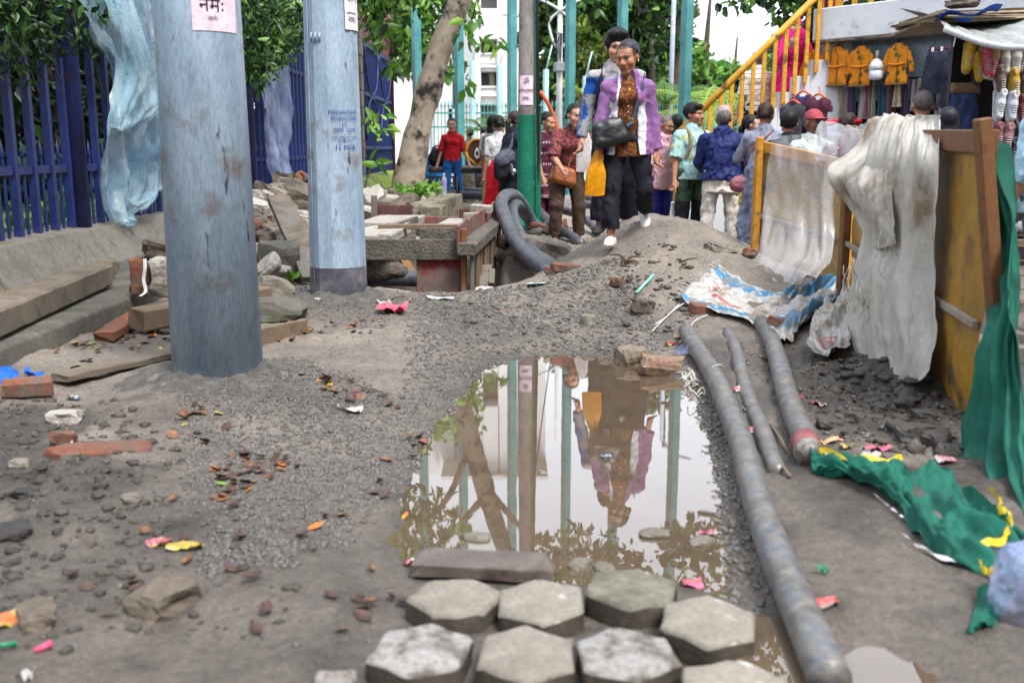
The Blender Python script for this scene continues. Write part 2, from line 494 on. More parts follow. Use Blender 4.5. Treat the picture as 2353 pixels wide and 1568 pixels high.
_T = .9 * 1.004 ** np.arange(1100)
def on(px, py, dz=0.0):
    """point of the ground seen at a pixel"""
    r = ray(px, py); X, Y, Z = r[0] * _T, r[1] * _T, CZ + r[2] * _T
    i = np.clip(np.searchsorted(xs, X) - 1, 0, nx - 2); j = np.clip(np.searchsorted(ys, Y) - 1, 0, ny - 2)
    k = np.argmax(Z <= GZ[i, j] + .003)
    if k == 0: return gz(px, py, 0)
    a, b = _T[k - 1], _T[k] * 1.004
    for _ in range(12):
        m = (a + b) / 2
        if CZ + r[2] * m <= gh(r[0] * m, r[1] * m): b = m
        else: a = m
    return Vector((r[0] * b, r[1] * b, CZ + r[2] * b + dz))

def axis(a, b, d0, far, growth):
    v = list(np.arange(a, b + 1e-6, d0)); d = d0
    while v[-1] < far: d *= growth; v.append(v[-1] + d)
    return v
xs = np.array(sorted(set([-q for q in axis(0, 3.2, .022, 300, 1.16)[1:]] + axis(0, 3.2, .022, 300, 1.16))))
yr = axis(1.2, 11.5, .022, 420, 1.09)
yb = [1.2 - d for d in np.cumsum(.022 * 1.25 ** np.arange(1, 34))][::-1]
ys = np.array(yb + yr)
GX, GY = np.meshgrid(xs, ys, indexing='ij')
GZ = ground_h(GX, GY)
nx, ny = GX.shape
ii = (np.arange(nx - 1)[:, None] * ny + np.arange(ny - 1)[None, :]).ravel()
quads = np.stack([ii, ii + ny, ii + ny + 1, ii + 1], 1)
GV = np.stack([GX.ravel(), GY.ravel(), GZ.ravel()], 1)
# how damp the soil is: by the pools and where vehicles and feet have mixed the mud
s1 = poly_sd(GX, GY, PUDW); wet = np.exp(-np.maximum(s1, 0) / .16) * .8
wet = np.maximum(wet, .9 * sst((GX - .75) / .25) * sst((6.4 - GY) / .8) * sst(.45 + .2 * sst((GY - 3.3) / .5) + 1.3 * fbm(GX, GY, 0, 2.2, 60)))
wet = np.maximum(wet, .95 * sst((-.75 - GX) / .9) * sst((4.6 - GY) / .8) * sst(.45 + .25 * sst((-1.3 - GX) / .5) + 1.5 * fbm(GX, GY, 0, 2.6, 61)))
wet = np.maximum(wet, .7 * sst((2.4 - GY) / .2) * sst((GX + .5) / .2) * sst((.75 - GX) / .1))
wet = np.maximum(wet, .75 * bump2(GX, GY, P1.x + .25, P1.y - .35, 1.0, .8, 1) * sst(.5 + fbm(GX, GY, 0, 4, 63)))
wet = np.maximum(wet, .65 * sst((GY - 5.2) / .3) * sst((7.4 - GY) / .6) * sst((GX + .8) / .4) * sst((1.2 - GX) / .3) * sst(.45 + 1.2 * fbm(GX, GY, 0, 3, 64)))
wet = np.maximum(wet, .95 * sst((GX - 1.05) / .25) * sst((GY - 3.4) / .3) * sst((5.6 - GY) / .5))
wet = np.maximum(wet, .9 * sst((-.85 - GX) / .5) * sst((4.0 - GY) / .6) * sst(.5 + 1.4 * vn(GX, GY, 0, 2.2, 45)))
wet = wet * (1 - .75 * np.clip(np.exp(-((GX - 1.25) / 1.0) ** 2 - ((GY - 8.3) / 1.5) ** 2) * 1.4, 0, 1))
wet = np.maximum(wet, sst((4.0 - GY) / 1.2) * (.62 + .45 * fbm(GX, GY, 0, 1.8, 67)))
wet = wet * .85 + .35 * sst(fbm(GX, GY, 0, 5, 65) * 1.2) 
wet = np.maximum(wet, .6 * bump2(GX, GY, P2.x, P2.y - .3, .8, .5, 1))
wet = np.maximum(wet, .8 * sst((.03 - GZ) / .2) * (GY > 7))
wet = np.clip(wet, 0, 1)
wc = np.stack([wet.ravel()] * 3, 1)
def pat_ground(N, L, co, noise, ramp, mix):
    a = N.new('ShaderNodeAttribute'); a.attribute_name = 'Col'
    base = ramp(noise(1.7, 6, rough_=.6), [(.3, rgb(122, 115, 108, .7)), (.5, rgb(140, 131, 122, .72)), (.72, rgb(160, 149, 137, .74))])
    spk = ramp(noise(120, 4, rough_=.7), [(.36, (.68, .68, .68)), (.64, (1.2, 1.18, 1.15))])
    base = mix(1.0, base, spk, 'MULTIPLY')
    red = ramp(noise(9, 5, rough_=.7), [(.66, (0, 0, 0)), (.72, (1, 1, 1))])
    base = mix(red, base, rgb(128, 100, 84, .6))
    wetc = ramp(noise(5, 6, rough_=.62), [(.3, rgb(50, 47, 44, .6)), (.7, rgb(80, 75, 70, .62))])
    return mix(a.outputs['Color'], base, wetc)
ground_mat = mat('wet_soil', MUD, pat=pat_ground, rough=.85, bump=.9, bsc=30, bdist=.025, spec=.35)
_N, _L = ground_mat.node_tree.nodes, ground_mat.node_tree.links
_a = [n for n in _N if n.type == 'ATTRIBUTE'][0]
_r = _N.new('ShaderNodeValToRGB'); _r.color_ramp.elements[0].color = (.85, .85, .85, 1); _r.color_ramp.elements[1].color = (.30, .30, .30, 1)
_L.new(_a.outputs['Color'], _r.inputs[0]); _L.new(_r.outputs[0], _N['Principled BSDF'].inputs['Roughness'])
_b1 = [n for n in _N if n.type == 'BUMP'][0]
_n2 = _N.new('ShaderNodeTexNoise'); _n2.inputs['Scale'].default_value = 170; _n2.inputs['Detail'].default_value = 5; _n2.inputs['Roughness'].default_value = .7
_b2 = _N.new('ShaderNodeBump'); _b2.inputs['Strength'].default_value = .6; _b2.inputs['Distance'].default_value = .006
_tc = [n for n in _N if n.type == 'TEX_COORD'][0]
_L.new(_tc.outputs['Object'], _n2.inputs['Vector']); _L.new(_n2.outputs['Fac'], _b2.inputs['Height']); _L.new(_b1.outputs[0], _b2.inputs['Normal']); _L.new(_b2.outputs[0], _N['Principled BSDF'].inputs['Normal'])
ground = link_mesh('ground', raw_mesh('ground', GV, quads, True, wc), ground_mat)
tag(ground, 'bare trodden muddy ground with a grey earth mound', None, None, 'structure')

# ---- water
def water_mat(name, murk, depth_a):
    m = bpy.data.materials.new(name); m.use_nodes = True; N = m.node_tree.nodes; L = m.node_tree.links
    b = N['Principled BSDF']; b.inputs['Base Color'].default_value = (*murk, 1); b.inputs['Roughness'].default_value = .012
    b.inputs['IOR'].default_value = 1.5; b.inputs['Specular IOR Level'].default_value = .62
    b.inputs['Coat Weight'].default_value = .65; b.inputs['Coat IOR'].default_value = 1.6; b.inputs['Coat Roughness'].default_value = .01
    tc = N.new('ShaderNodeTexCoord'); n = N.new('ShaderNodeTexNoise'); n.inputs['Scale'].default_value = 3; n.inputs['Detail'].default_value = 3
    bp = N.new('ShaderNodeBump'); bp.inputs['Strength'].default_value = .04; bp.inputs['Distance'].default_value = .01
    L.new(tc.outputs['Object'], n.inputs['Vector']); L.new(n.outputs['Fac'], bp.inputs['Height']); L.new(bp.outputs[0], b.inputs['Normal'])
    n3 = N.new('ShaderNodeTexNoise'); n3.inputs['Scale'].default_value = 5; n3.inputs['Detail'].default_value = 6; L.new(tc.outputs['Object'], n3.inputs['Vector'])
    r = N.new('ShaderNodeValToRGB'); r.color_ramp.elements[0].position = .3; r.color_ramp.elements[1].position = .75
    r.color_ramp.elements[0].color = (*[q * .8 for q in murk], 1); r.color_ramp.elements[1].color = (*[q * 1.15 for q in murk], 1)
    L.new(n3.outputs['Fac'], r.inputs[0]); L.new(r.outputs[0], b.inputs['Base Color'])
    b.inputs['Alpha'].default_value = depth_a
    return m
wm = water_mat('muddy_water', rgb(120, 102, 84, .56), .94)
def water_sheet(name, P, z, label):
    lo, hi = P.min(0) - .15, P.max(0) + .15
    m = MB(); m.add([(lo[0], lo[1], z), (hi[0], lo[1], z), (hi[0], hi[1], z), (lo[0], hi[1], z)], [(0, 1, 2, 3)])
    return m.obj(name, wm, None, label, None, None, 'structure')
water_sheet('puddle', PUDW, 0.0, 'large muddy brown puddle mirroring the sky and poles')
water_sheet('puddle', PUD2W, 0.034, 'small muddy pool beside the black pipe')

# ---- gravel: loose stones, one mass
ICO = None
def ico():
    bm = bmesh.new(); bmesh.ops.create_icosphere(bm, subdivisions=1, radius=1); bm.verts.index_update()
    v = np.array([q.co[:] for q in bm.verts]); f = np.array([[q.index for q in t.verts] for t in bm.faces]); bm.free(); return v, f
IV, IF = ico()
def stones(name, pts, rad, m, label, squash=.62):
    n = len(pts); pts = np.array(pts); rad = np.asarray(rad)
    V = IV[None] * (1 + .28 * (rng.random((n, len(IV), 1)) - .5)) * (rad[:, None, None] * (.75 + .5 * rng.random((n, 1, 3))))
    V[:, :, 2] *= squash
    a = rng.random(n) * 6.28; ca, sa = np.cos(a)[:, None], np.sin(a)[:, None]
    x = V[:, :, 0] * ca - V[:, :, 1] * sa; y = V[:, :, 0] * sa + V[:, :, 1] * ca
    tl = (rng.random((n, 1)) - .5) * .8
    z = V[:, :, 2] + x * tl
    V = np.stack([x, y, z], 2) + pts[:, None, :]
    Fc = (IF[None] + (np.arange(n) * len(IV))[:, None, None]).reshape(-1, 3)
    g = .62 + .6 * rng.random(n) ** 1.5; cc = np.repeat(np.stack([g, g * (.97 + .05 * rng.random(n)), g * (.93 + .12 * rng.random(n))], 1), len(IV), 0)
    base = np.array(rgb(116, 112, 108, .60))
    o = link_mesh(name, raw_mesh(name, V.reshape(-1, 3), Fc, True, cc * base), m)
    return tag(o, label, None, None, 'stuff')
gravel_mat = mat('gravel_stone', (.1, .1, .1), attr=True, sc=40, rough=.42, bump=.3, bsc=120, spec=.5)
def scatter(poly, n, rmin, rmax, edge=.0, z=0):
    P = np.array([gz(*p, z)[:2] for p in poly]); lo, hi = P.min(0), P.max(0); out = []; rr = []
    while len(out) < n:
        q = lo + (hi - lo) * rng.random((n * 3, 2)); s = poly_sd(q[:, 0], q[:, 1], P)
        dens = vn(q[:, 0], q[:, 1], 0, 4, 71) * .35 + .75
        k = (s < edge * rng.random(len(s))) & (rng.random(len(s)) < dens)
        for a in q[k]:
            out.append(a); rr.append(.8 * (rmin + (rmax - rmin) * random.random() ** 2.8))
    out = np.array(out[:n]); rr = np.array(rr[:n])
    return out, rr
GP = []; GRd = []
for poly, n, a, b, e in (
    ([(430, 880), (560, 860), (700, 870), (880, 930), (1000, 975), (960, 1060), (880, 1130), (760, 1260), (640, 1290), (540, 1250), (470, 1120)], 11000, .0045, .0155, .10),
    ([(480, 1240), (700, 1290), (640, 1340), (500, 1330)], 700, .005, .016, .05),
    ([(960, 700), (1200, 700), (1400, 690), (1480, 740), (1490, 830), (1400, 815), (1250, 812), (1110, 850), (1020, 950), (960, 930), (980, 860)], 9000, .005, .020, .12),
    ([(1610, 900), (1650, 1000), (1700, 1200), (1780, 1500), (1700, 1480), (1650, 1180), (1615, 980)], 1600, .005, .018, .05),
    ([(620, 700), (720, 670), (860, 680), (960, 720), (860, 770), (700, 745)], 2600, .005, .016, .15),
    ([(1700, 800), (1950, 850), (2200, 1020), (2220, 1110), (1900, 1060), (1760, 900)], 900, .005, .018, .15),
    ([(1250, 560), (1420, 500), (1650, 540), (1720, 600), (1560, 700), (1280, 690)], 500, .005, .014, .3),
    ([(0, 930), (400, 900), (900, 1500), (900, 1568), (0, 1568)], 700, .003, .012, .2),
    ([(900, 720), (1250, 700), (1000, 900), (700, 860)], 900, .003, .010, .2),
    ([(1780, 1060), (2100, 1100), (2300, 1568), (1900, 1568)], 200, .003, .008, .2)):
    p, r_ = scatter(poly, n, a, b, e); GP.append(p); GRd.append(r_)
GP = np.concatenate(GP); GRd = np.concatenate(GRd)
gzz = ground_h(GP[:, 0], GP[:, 1])
stones('gravel', np.column_stack([GP, gzz + GRd * .02]), GRd, gravel_mat, 'loose grey gravel strewn over the muddy ground')

# ---- hexagonal paving blocks standing in the shallow water
conc_mat = mat('paver_concrete', rgb(120, 112, 102, .8), rgb(158, 150, 140, .8), sc=7, lo=.3, hi=.7, rough=.75, bump=.5, bsc=90, bdist=.004,
               dirt=(rgb(88, 76, 62, .7), .68, 9, .06), rnd=.12)
conc_white = mat('paver_bleached', rgb(160, 157, 154, .64), rgb(188, 186, 183, .64), sc=9, rough=.7, bump=.4, bsc=90, bdist=.003,
                 dirt=(rgb(112, 105, 97, .68), .50, 9, .05), dirt2=(rgb(84, 76, 68, .66), .66, 14, .04), rnd=.05)
conc_half = mat('paver_half_bleached', rgb(126, 120, 110, .8), rgb(150, 143, 132, .8), sc=7, rough=.75, bump=.5, bsc=90, bdist=.004,
                dirt=(rgb(208, 206, 204, .8), .60, 6, .03), rnd=.08)
conc_moss = mat('paver_mossy', rgb(96, 94, 80, .8), rgb(132, 128, 116, .8), sc=10, rough=.8, bump=.7, bsc=70, bdist=.006,
                dirt=(rgb(196, 192, 186, .8), .68, 14, .02), rnd=.05)
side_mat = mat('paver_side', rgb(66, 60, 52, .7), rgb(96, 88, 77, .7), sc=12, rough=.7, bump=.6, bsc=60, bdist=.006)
def paver(px, py, rad, rotdeg, m, label, top=.055, tilt=(0, 0), squash=1.0):
    top += .016; c = gz(px, py - 15, top); rr = random.Random(int(px + py)); mb = MB()
    pts = []
    for i in range(6):
        a = R(rotdeg + 60 * i); b = R(rotdeg + 60 * (i + 1))
        A = Vector((math.cos(a), math.sin(a) * squash, 0)) * rad * rr.uniform(.94, 1.05); B = Vector((math.cos(b), math.sin(b) * squash, 0)) * rad
        pts += [(A + (B - A) * t) for t in (0, .12, .5, .88)]
    n = len(pts); vs = []; prof = [(.97, -.105), (1.0, -.05), (1.0, -.012), (.965, -.002), (.90, 0)]
    for s, z in prof:
        for p in pts:
            jj = rr.uniform(-.006, .006)
            vs.append(Vector((p.x * (s + jj * 3), p.y * (s + jj * 3), z + (rr.uniform(-.006, .001) if z > -.02 else rr.uniform(-.004, .004)))))
    fs = []
    for k in range(4):
        for i in range(n): fs.append((k * n + i, k * n + (i + 1) % n, (k + 1) * n + (i + 1) % n, (k + 1) * n + i))
    M = Euler((R(tilt[0]), R(tilt[1]), 0)).to_matrix()
    root = thing('hexagonal_paver', label, 'paver', (c.x, c.y, c.z - .105))
    off = Vector((0, 0, .105))
    side = MB(); side.add([M @ v + off for v in vs], fs[:2 * n], True); 
    topv = [M @ v + off for v in vs[2 * n:]]; tf = [tuple(q - 2 * n for q in f) for f in fs[2 * n:]]
    cen = M @ Vector((0, 0, .001)) + off
    ring = [M @ Vector((p.x * .5, p.y * .5, rr.uniform(-.001, .002))) + off for p in pts]
    i0 = len(topv); topv += ring + [cen]; b0 = 2 * n
    for i in range(n):
        j = (i + 1) % n; tf.append((b0 + i, b0 + j, i0 + j, i0 + i)); tf.append((i0 + i, i0 + j, i0 + n))
    t = MB(); t.add(topv, tf, True)
    t.obj('top_face', m, root, local=True); side.obj('side', side_mat, root, local=True)
    return root
paver(1045, 1378, .121, 8, conc_mat, 'plain grey hexagonal paver beside the board, farthest from the pipe in its row', 0.054, (-2, 1))
paver(1243, 1388, .120, 30, conc_half, 'grey hexagonal paver with white edge chips, just below the board in the puddle', 0.054, (1, -2))
paver(1451, 1358, .121, 14, conc_moss, 'dark mossy rounded hexagonal paver speckled white, standing in the open water', 0.059, (0, 1))
paver(1628, 1432, .121, 18, conc_half, 'grey hexagonal paver with bleached corner right beside the muddy pipe', 0.069, (2, 1))
paver(968, 1497, .120, 22, conc_white, 'white blotched hexagonal paver at the muddy bank, front row', 0.059, (0, 0))
paver(1208, 1508, .120, 28, conc_mat, 'plain tan grey hexagonal paver between two whitened ones', 0.056, (1, 1))
paver(1440, 1508, .121, 36, conc_white, 'whitest hexagonal paver with a jagged back corner', 0.059, (-1, 0))
paver(1690, 1590, .123, 20, conc_half, 'grey hexagonal paver touching the pipe in the front row', 0.064, (1, 0))

# ---- clods of churned mud
def clods(name, regions, label):
    bm = bmesh.new(); bmesh.ops.create_icosphere(bm, subdivisions=2, radius=1); bm.verts.index_update()
    bv = np.array([q.co[:] for q in bm.verts]); bf = np.array([[q.index for q in t.verts] for t in bm.faces]); bm.free()
    PT, RD_ = [], []
    for poly, n, a, b, e in regions:
        p, r_ = scatter(poly, n, a, b, e); PT.append(p); RD_.append(r_)
    PT = np.concatenate(PT); r_ = np.concatenate(RD_) ; n = len(PT)
    V = np.repeat(bv[None], n, 0); ph = rng.random((n, 1)) * 90
    V = V * (1 + .45 * fbm(V[:, :, 0] + ph, V[:, :, 1], V[:, :, 2], 2.6, 5, 3) * 1.5)[:, :, None] * r_[:, None, None] * (.7 + .6 * rng.random((n, 1, 3))); V[:, :, 2] *= .55
    V = V + np.column_stack([PT, ground_h(PT[:, 0], PT[:, 1]) + r_ * .05])[:, None, :]
    Fc = (bf[None] + (np.arange(n) * len(bv))[:, None, None]).reshape(-1, 3)
    g = .55 + .6 * rng.random(n); cc = np.repeat(np.stack([g, g * .98, g * .95], 1), len(bv), 0) * np.array(rgb(94, 88, 82, .62))
    return tag(link_mesh(name, raw_mesh(name, V.reshape(-1, 3), Fc, True, cc), mat('clod_mud', (.1, .1, .1), attr=True, sc=30, rough=.7, bump=.8, bsc=70, bdist=.01)), label, None, None, 'stuff')
clods('mud_clods', (([(0, 960), (250, 950), (420, 1100), (300, 1350), (180, 1568), (0, 1568)], 420, .006, .032, .1), ([(1870, 880), (2050, 900), (2230, 1050), (2200, 1090), (1930, 1050)], 420, .008, .038, .1), ([(1290, 560), (1420, 520), (1480, 590), (1330, 640)], 260, .008, .038, .1),
    ([(1380, 690), (1560, 690), (1590, 800), (1480, 790)], 260, .008, .034, .1), ([(1000, 690), (1300, 690), (1450, 780), (1100, 840)], 300, .008, .035, .1), ([(1620, 560), (1730, 590), (1600, 640), (1500, 600)], 130, .008, .03, .1), ([(200, 1100), (700, 1350), (600, 1500), (150, 1500)], 160, .006, .024, .2)), 'clods of churned dark mud scattered about the site')
# ================================================================= LEFT SIDE: kerb, fence, poles, timber, rubble
cem_mat = mat('old_cement', rgb(112, 108, 101, .7), rgb(142, 137, 128, .7), sc=3, rough=.85, bump=.5, bsc=35, bdist=.01,
              dirt=(rgb(92, 92, 64, .7), .62, 3, .1), dirt2=(rgb(84, 78, 70, .7), .66, 6, .06))
cem_dark = mat('damp_cement', rgb(88, 85, 78, .7), rgb(118, 113, 104, .7), sc=4, rough=.8, bump=.6, bsc=30, bdist=.012,
               dirt=(rgb(70, 76, 46, .7), .6, 3.5, .08), dirt2=(rgb(142, 130, 108, .75), .68, 7, .05))
FX, FB = -3.3, .58    # fence line and base height
def ruled(name, prof, y0, y1, n, m, jit, label, cat):
    mb = MB(); k = len(prof)
    def fn(u, v):
        i = min(int(v * (k - 1)), k - 2) if v < 1 else k - 2; f = v * (k - 1) - i
        x = prof[i][0] + (prof[i + 1][0] - prof[i][0]) * f; z = prof[i][1] + (prof[i + 1][1] - prof[i][1]) * f
        y = y0 + (y1 - y0) * u
        q = float(fbm(y, x, z, 2.3, 5)); return (x + q * jit, y, z + q * jit * .8)
    mb.grid(fn, n, (k - 1) * 3, True)
    return mb.obj(name, m, None, label, cat)
ruled('kerb', [(-2.44, -.1), (-2.455, .185), (-2.459, .195), (-2.467, .203), (-2.478, .207), (-3.1, .215)], 2.2, 8.6, 60, cem_dark, .012, 'damp grey concrete kerb along the foot of the fence wall', 'kerb')
ruled('fence_plinth', [(-2.98, .1), (-2.985, .292), (-2.988, .304), (-2.998, .314), (-3.145, .535), (-3.153, .547), (-3.165, .553), (-3.5, .575), (-3.6, .3)], 2.2, 19.6, 90, cem_mat, .016, 'sloped grey cement plinth carrying the blue fence', 'plinth')
moss_mat = mat('mossy_cement', rgb(96, 100, 70, .7), rgb(124, 120, 100, .7), sc=3, rough=.9, bump=.6, bsc=30, bdist=.012, dirt=(rgb(132, 158, 40, .8), .5, 2.2, .05))
mb = MB()
def gpl(u, v):
    y = 15.4 + 12 * u; q = float(fbm(y, v * 3, 0, 1.4, 9)) * .03
    p = [(-2.40, 0), (-2.42, .34), (-2.62, .58), (-2.95, .62), (-3.2, .62)]; i = min(int(v * 4), 3); f = v * 4 - i
    return (p[i][0] + (p[i + 1][0] - p[i][0]) * f + q, y, p[i][1] + (p[i + 1][1] - p[i][1]) * f + q)
mb.grid(gpl, 30, 12).obj('gate_plinth', moss_mat, None, 'low cement plinth covered with bright green moss beneath the gate', 'plinth')

# ---- blue fence
blue = mat('blue_paint', rgb(26, 40, 98, .8), rgb(38, 56, 128, .8), sc=7, rough=.45, bump=.15, bsc=50, spec=.5, dirt=(rgb(70, 66, 72, .6), .64, 6, .1))
def fence_section(y0, y1, posts, label, n, topz=3.2, dens=.27):
    root = thing('blue_iron_fence', label, 'fence', (FX, y0, FB))
    k = int((y1 - y0) / dens)
    bar = MB().box((0, 0, (topz - FB) / 2 - .02), (.05, .05, topz - FB + .04)).mesh('bar'); bar.materials.append(blue)
    sp = MB(); sp.tube([(0, 0, -.02), (0, 0, .5)], .0115, 6, True, False); sp.lathe([(.011, .5), (.016, .52), (.001, .63)], 6); sp = sp.mesh('spear_bar'); sp.materials.append(blue)
    for i in range(k):
        y = (i + .5) * dens
        if any(abs(y + y0 - p) < .1 for p in posts): continue
        link_mesh('bar', bar, None, root, (0, y, 0))
        link_mesh('spear_bar', sp, None, root, (0, y + dens / 2, 0))
    for z in (1.0, 2.28): MB().box((FX, (y0 + y1) / 2, z), (.03, y1 - y0, .055)).obj('rail', blue, root)
    for p in posts:
        MB().lathe([(.088, -.02), (.088, topz - FB + .15), (.05, topz - FB + .22)], 18, (FX, p, FB)).obj('post', blue, root)
        for dz, dy in ((2.05, .3), (2.05, -.3)):
            MB().tube([(FX, p, FB + 1.2), (FX, p + dy, FB + 1.68)], .009, 6).obj('stay', blue, root)
    return root
fence_section(5.2, 12.4, [7.63], 'blue iron fence with one round post, hung with blue plastic', 0)
fence_section(12.55, 19.5, [12.7], 'blue iron fence farther off behind the rubble heap', 1)
# stone pillar + gate
stone_p = mat('pillar_stone', rgb(128, 118, 104, .7), rgb(160, 150, 134, .7), sc=4, rough=.85, bump=.5, bsc=25, bdist=.01)
pr = thing('gate_pillar', 'narrow stone block pillar between blue fence and gate', 'pillar', (-3.05, 19.75, 0))
for i in range(12):
    MB().box((-3.05, 19.75, .15 + i * .32), (.34 + .015 * (i % 2), .34, .31), (0, 0, .02 * (i % 3)), ch=.012).obj('stone_block', stone_p, pr)
maroon = mat('maroon_paint', rgb(96, 40, 52, .8), rgb(120, 58, 66, .8), sc=6, rough=.5, bump=.1)
GXX = -2.93
gr = thing('blue_gate', 'tall blue sheet gate with maroon spiked top', 'gate', (GXX, 20, .6))
for i in range(9):
    y = 20.0 + i * .5; MB().box((GXX - .04, y + .25, 1.9), (.012, .485, 2.5)).obj('sheet_panel', blue, gr)
bar = MB().box((0, 0, 1.3), (.035, .035, 2.56)).mesh('bar'); bar.materials.append(blue)
for i in range(30): link_mesh('bar', bar, None, gr, (.01, .08 + i * .152, 0))
for z in (1.15, 2.2, 3.15): MB().box((GXX + .035, 22.25, z), (.03, 4.5, .07)).obj('rail', blue, gr)
for s in (0, 1):
    for q in (0, 1):
        cy = 21.1 + 2.25 * s
        MB().tube([(GXX + .06, cy + 1.0 * math.cos(a), (3.12 - .9 * math.sin(a)) if q == 0 else (1.3 + .85 * math.sin(a))) for a in np.linspace(0, math.pi, 18)], .018, 6).obj('arch', blue, gr)
mband = MB().box((GXX, 22.25, 3.38), (.05, 4.5, .34)); mband.obj('top_band', maroon, gr)
spk = MB().lathe([(.03, 0), (.045, .06), (.002, .2)], 6).mesh('spike'); spk.materials.append(maroon)
for i in range(24): link_mesh('spike', spk, None, gr, (0, .1 + i * .19, 2.96))
MB().lathe([(.1, 0), (.1, 3.35), (.13, 3.37), (.13, 3.45), (.02, 3.75)], 14, (GXX, 24.6, .6)).obj('gate_post', maroon, gr)

# ---- steel poles
pole_mat = mat('galvanised_pole', rgb(132, 154, 176, .88), rgb(174, 193, 210, .88), sc=3.2, det=9, lo=.32, hi=.7, rough=.55, rough2=.4, bump=.15, bsc=60, bdist=.003, metal=.08, spec=.45,
               dirt=(rgb(142, 136, 131, .72), .63, 4.5, .08), dirt2=(rgb(74, 68, 78, .72), .655, 7, .03, 1), stretch=(2.4, 2.4, .5))
band_mat = mat('pole_foot_tar', rgb(74, 74, 88, .7), rgb(116, 114, 124, .7), sc=5, rough=.6, bump=.3, bsc=40, dirt=(rgb(128, 124, 122, .8), .6, 5, .08))
pink_paper = mat('pink_paper', rgb(226, 198, 214, .9), rgb(236, 212, 224, .9), sc=3, rough=.8, bump=.1, bsc=20)
white_paper = mat('white_paper', rgb(228, 222, 226, .9), rgb(238, 234, 236, .9), sc=3, rough=.8, bump=.1, bsc=20)
ink = mat('black_ink', rgb(40, 30, 48, .8), rough=.7, bump=0)
blue_ink = mat('blue_ink', rgb(12, 66, 158, .8), rough=.6, bump=0)
def wrap(mb, P, rfn, ang0, z0, off):
    """bend a flat builder (x right, y up) round a pole"""
    out = []
    k = .945 if P in (P1, P2) else 1.0
    for v in mb.v:
        z = 1.15 + (z0 + v.y - 1.15) * k; r = rfn(z) + off; a = ang0 + v.x * k / r
        out.append(Vector((P.x + r * math.sin(a), P.y - r * math.cos(a), z)))
    mb.v = out; return mb
def patch(w_, h_, nx_=14, ny_=6):
    m = MB(); m.grid(lambda u, v: ((u - .5) * w_, (v - .5) * h_, 0), nx_, ny_); return m
def tline(root, P, rf, s, size, ang, z, off, m, name='lettering'):
    t = text_mb(s, size); 
    return wrap(t, P, rf, ang, z, off).obj(name, m, root)
def subdiv_rect(m): return m
def steel_pole(P, r0, k, n, label, band=None, hgt=9.5, seam=None):
    rf = lambda z: r0 - k * z
    root = thing('steel_utility_pole', label, 'utility pole', (P.x, P.y, -.2))
    zb = -.2 if band is None else band
    off = R(360 / n / 2)
    def tub(z0, z1, dr=0):
        m = MB(); pr_ = [(rf(z) + dr, z) for z in np.linspace(z0, z1, 6)]
        m.lathe(pr_, n, (P.x, P.y, 0), n > 20); return m
    tub(zb, hgt).obj('shaft', pole_mat, root)
    if band is not None: tub(-.2, band - .002, .002).obj('foot_band', band_mat, root)
    return root, rf
p1, rf1 = steel_pole(P1, .210, .0135, 32, 'pale blue steel pole nearest the wooden plank, with pink paper notice')
a1 = .72
pn1 = wrap(patch(.225, .52), P1, rf1, a1, 1.93, .0025).obj('paper_notice', pink_paper, p1)
tline(pn1, P1, rf1, 'नमः', .085, a1 - .10, 1.755, .005, ink)
wrap(patch(.115, .006, 8, 1), P1, rf1, a1 - .10, 1.825, .005).obj('ink_line', ink, pn1)
tline(pn1, P1, rf1, '।बागे।', .026, a1 - .10, 1.715, .005, ink)
for i, (dx, dz, w_, h_) in enumerate([(-.07, 1.93, .05, .02), (-.055, 1.95, .02, .035), (-.09, 1.95, .012, .05), (-.04, 1.935, .012, .04), (.06, 1.955, .05, .006), (.07, 1.975, .012, .03)]):
    wrap(patch(w_, h_, 4, 2), P1, rf1, a1 - .1 + dx / .2, dz - .09, .005).obj('ink_drawing', ink, pn1)
p2, rf2 = steel_pole(P2, .203, .011, 12, 'grey blue faceted steel pole with dark foot band and blue stencil', .33)
a2 = .62
pn2 = wrap(patch(.17, .62), P2, rf2, 1.16, 2.28, .006).obj('paper_notice', white_paper, p2)
for s_, sz, z in (('बागे', .085, 2.16), ('नमः', .06, 2.02), ('ॐ', .09, 2.30)): tline(pn2, P2, rf2, s_, sz, 1.08, z, .010, ink)
wrap(patch(.1, .006, 8, 1), P2, rf2, 1.08, 2.085, .010).obj('ink_line', ink, pn2)
for s_, sz, z in (('MAINAWATI :', .040, 1.385), ('BHAGWATI', .040, 1.343), ('J.V.', .040, 1.301), ('MFD : 2079', .036, 1.262), ('NEA-PMD-KVS-5056', .023, 1.216), ('2078/079-91', .023, 1.190), ('11 MTR', .052, 1.135)):
    tline(p2, P2, rf2, s_, sz, a2 - .02, z, .005, blue_ink)
for dx in (-.028, 0, .028): MB().tube([(P2.x - .07 + dx, P2.y - .165, 1.90), (P2.x - .07 + dx, P2.y - .19, 1.87), (P2.x - .07 + dx, P2.y - .165, 1.84)], .007, 6).obj('bracket', pole_mat, p2)
sm = MB(); sm.tube([(P2.x - rf2(z) * .72, P2.y - rf2(z) * .70, z) for z in (-.1, 1, 2, 4, 6)], .004, 6); sm.obj('seam', pole_mat, p2)
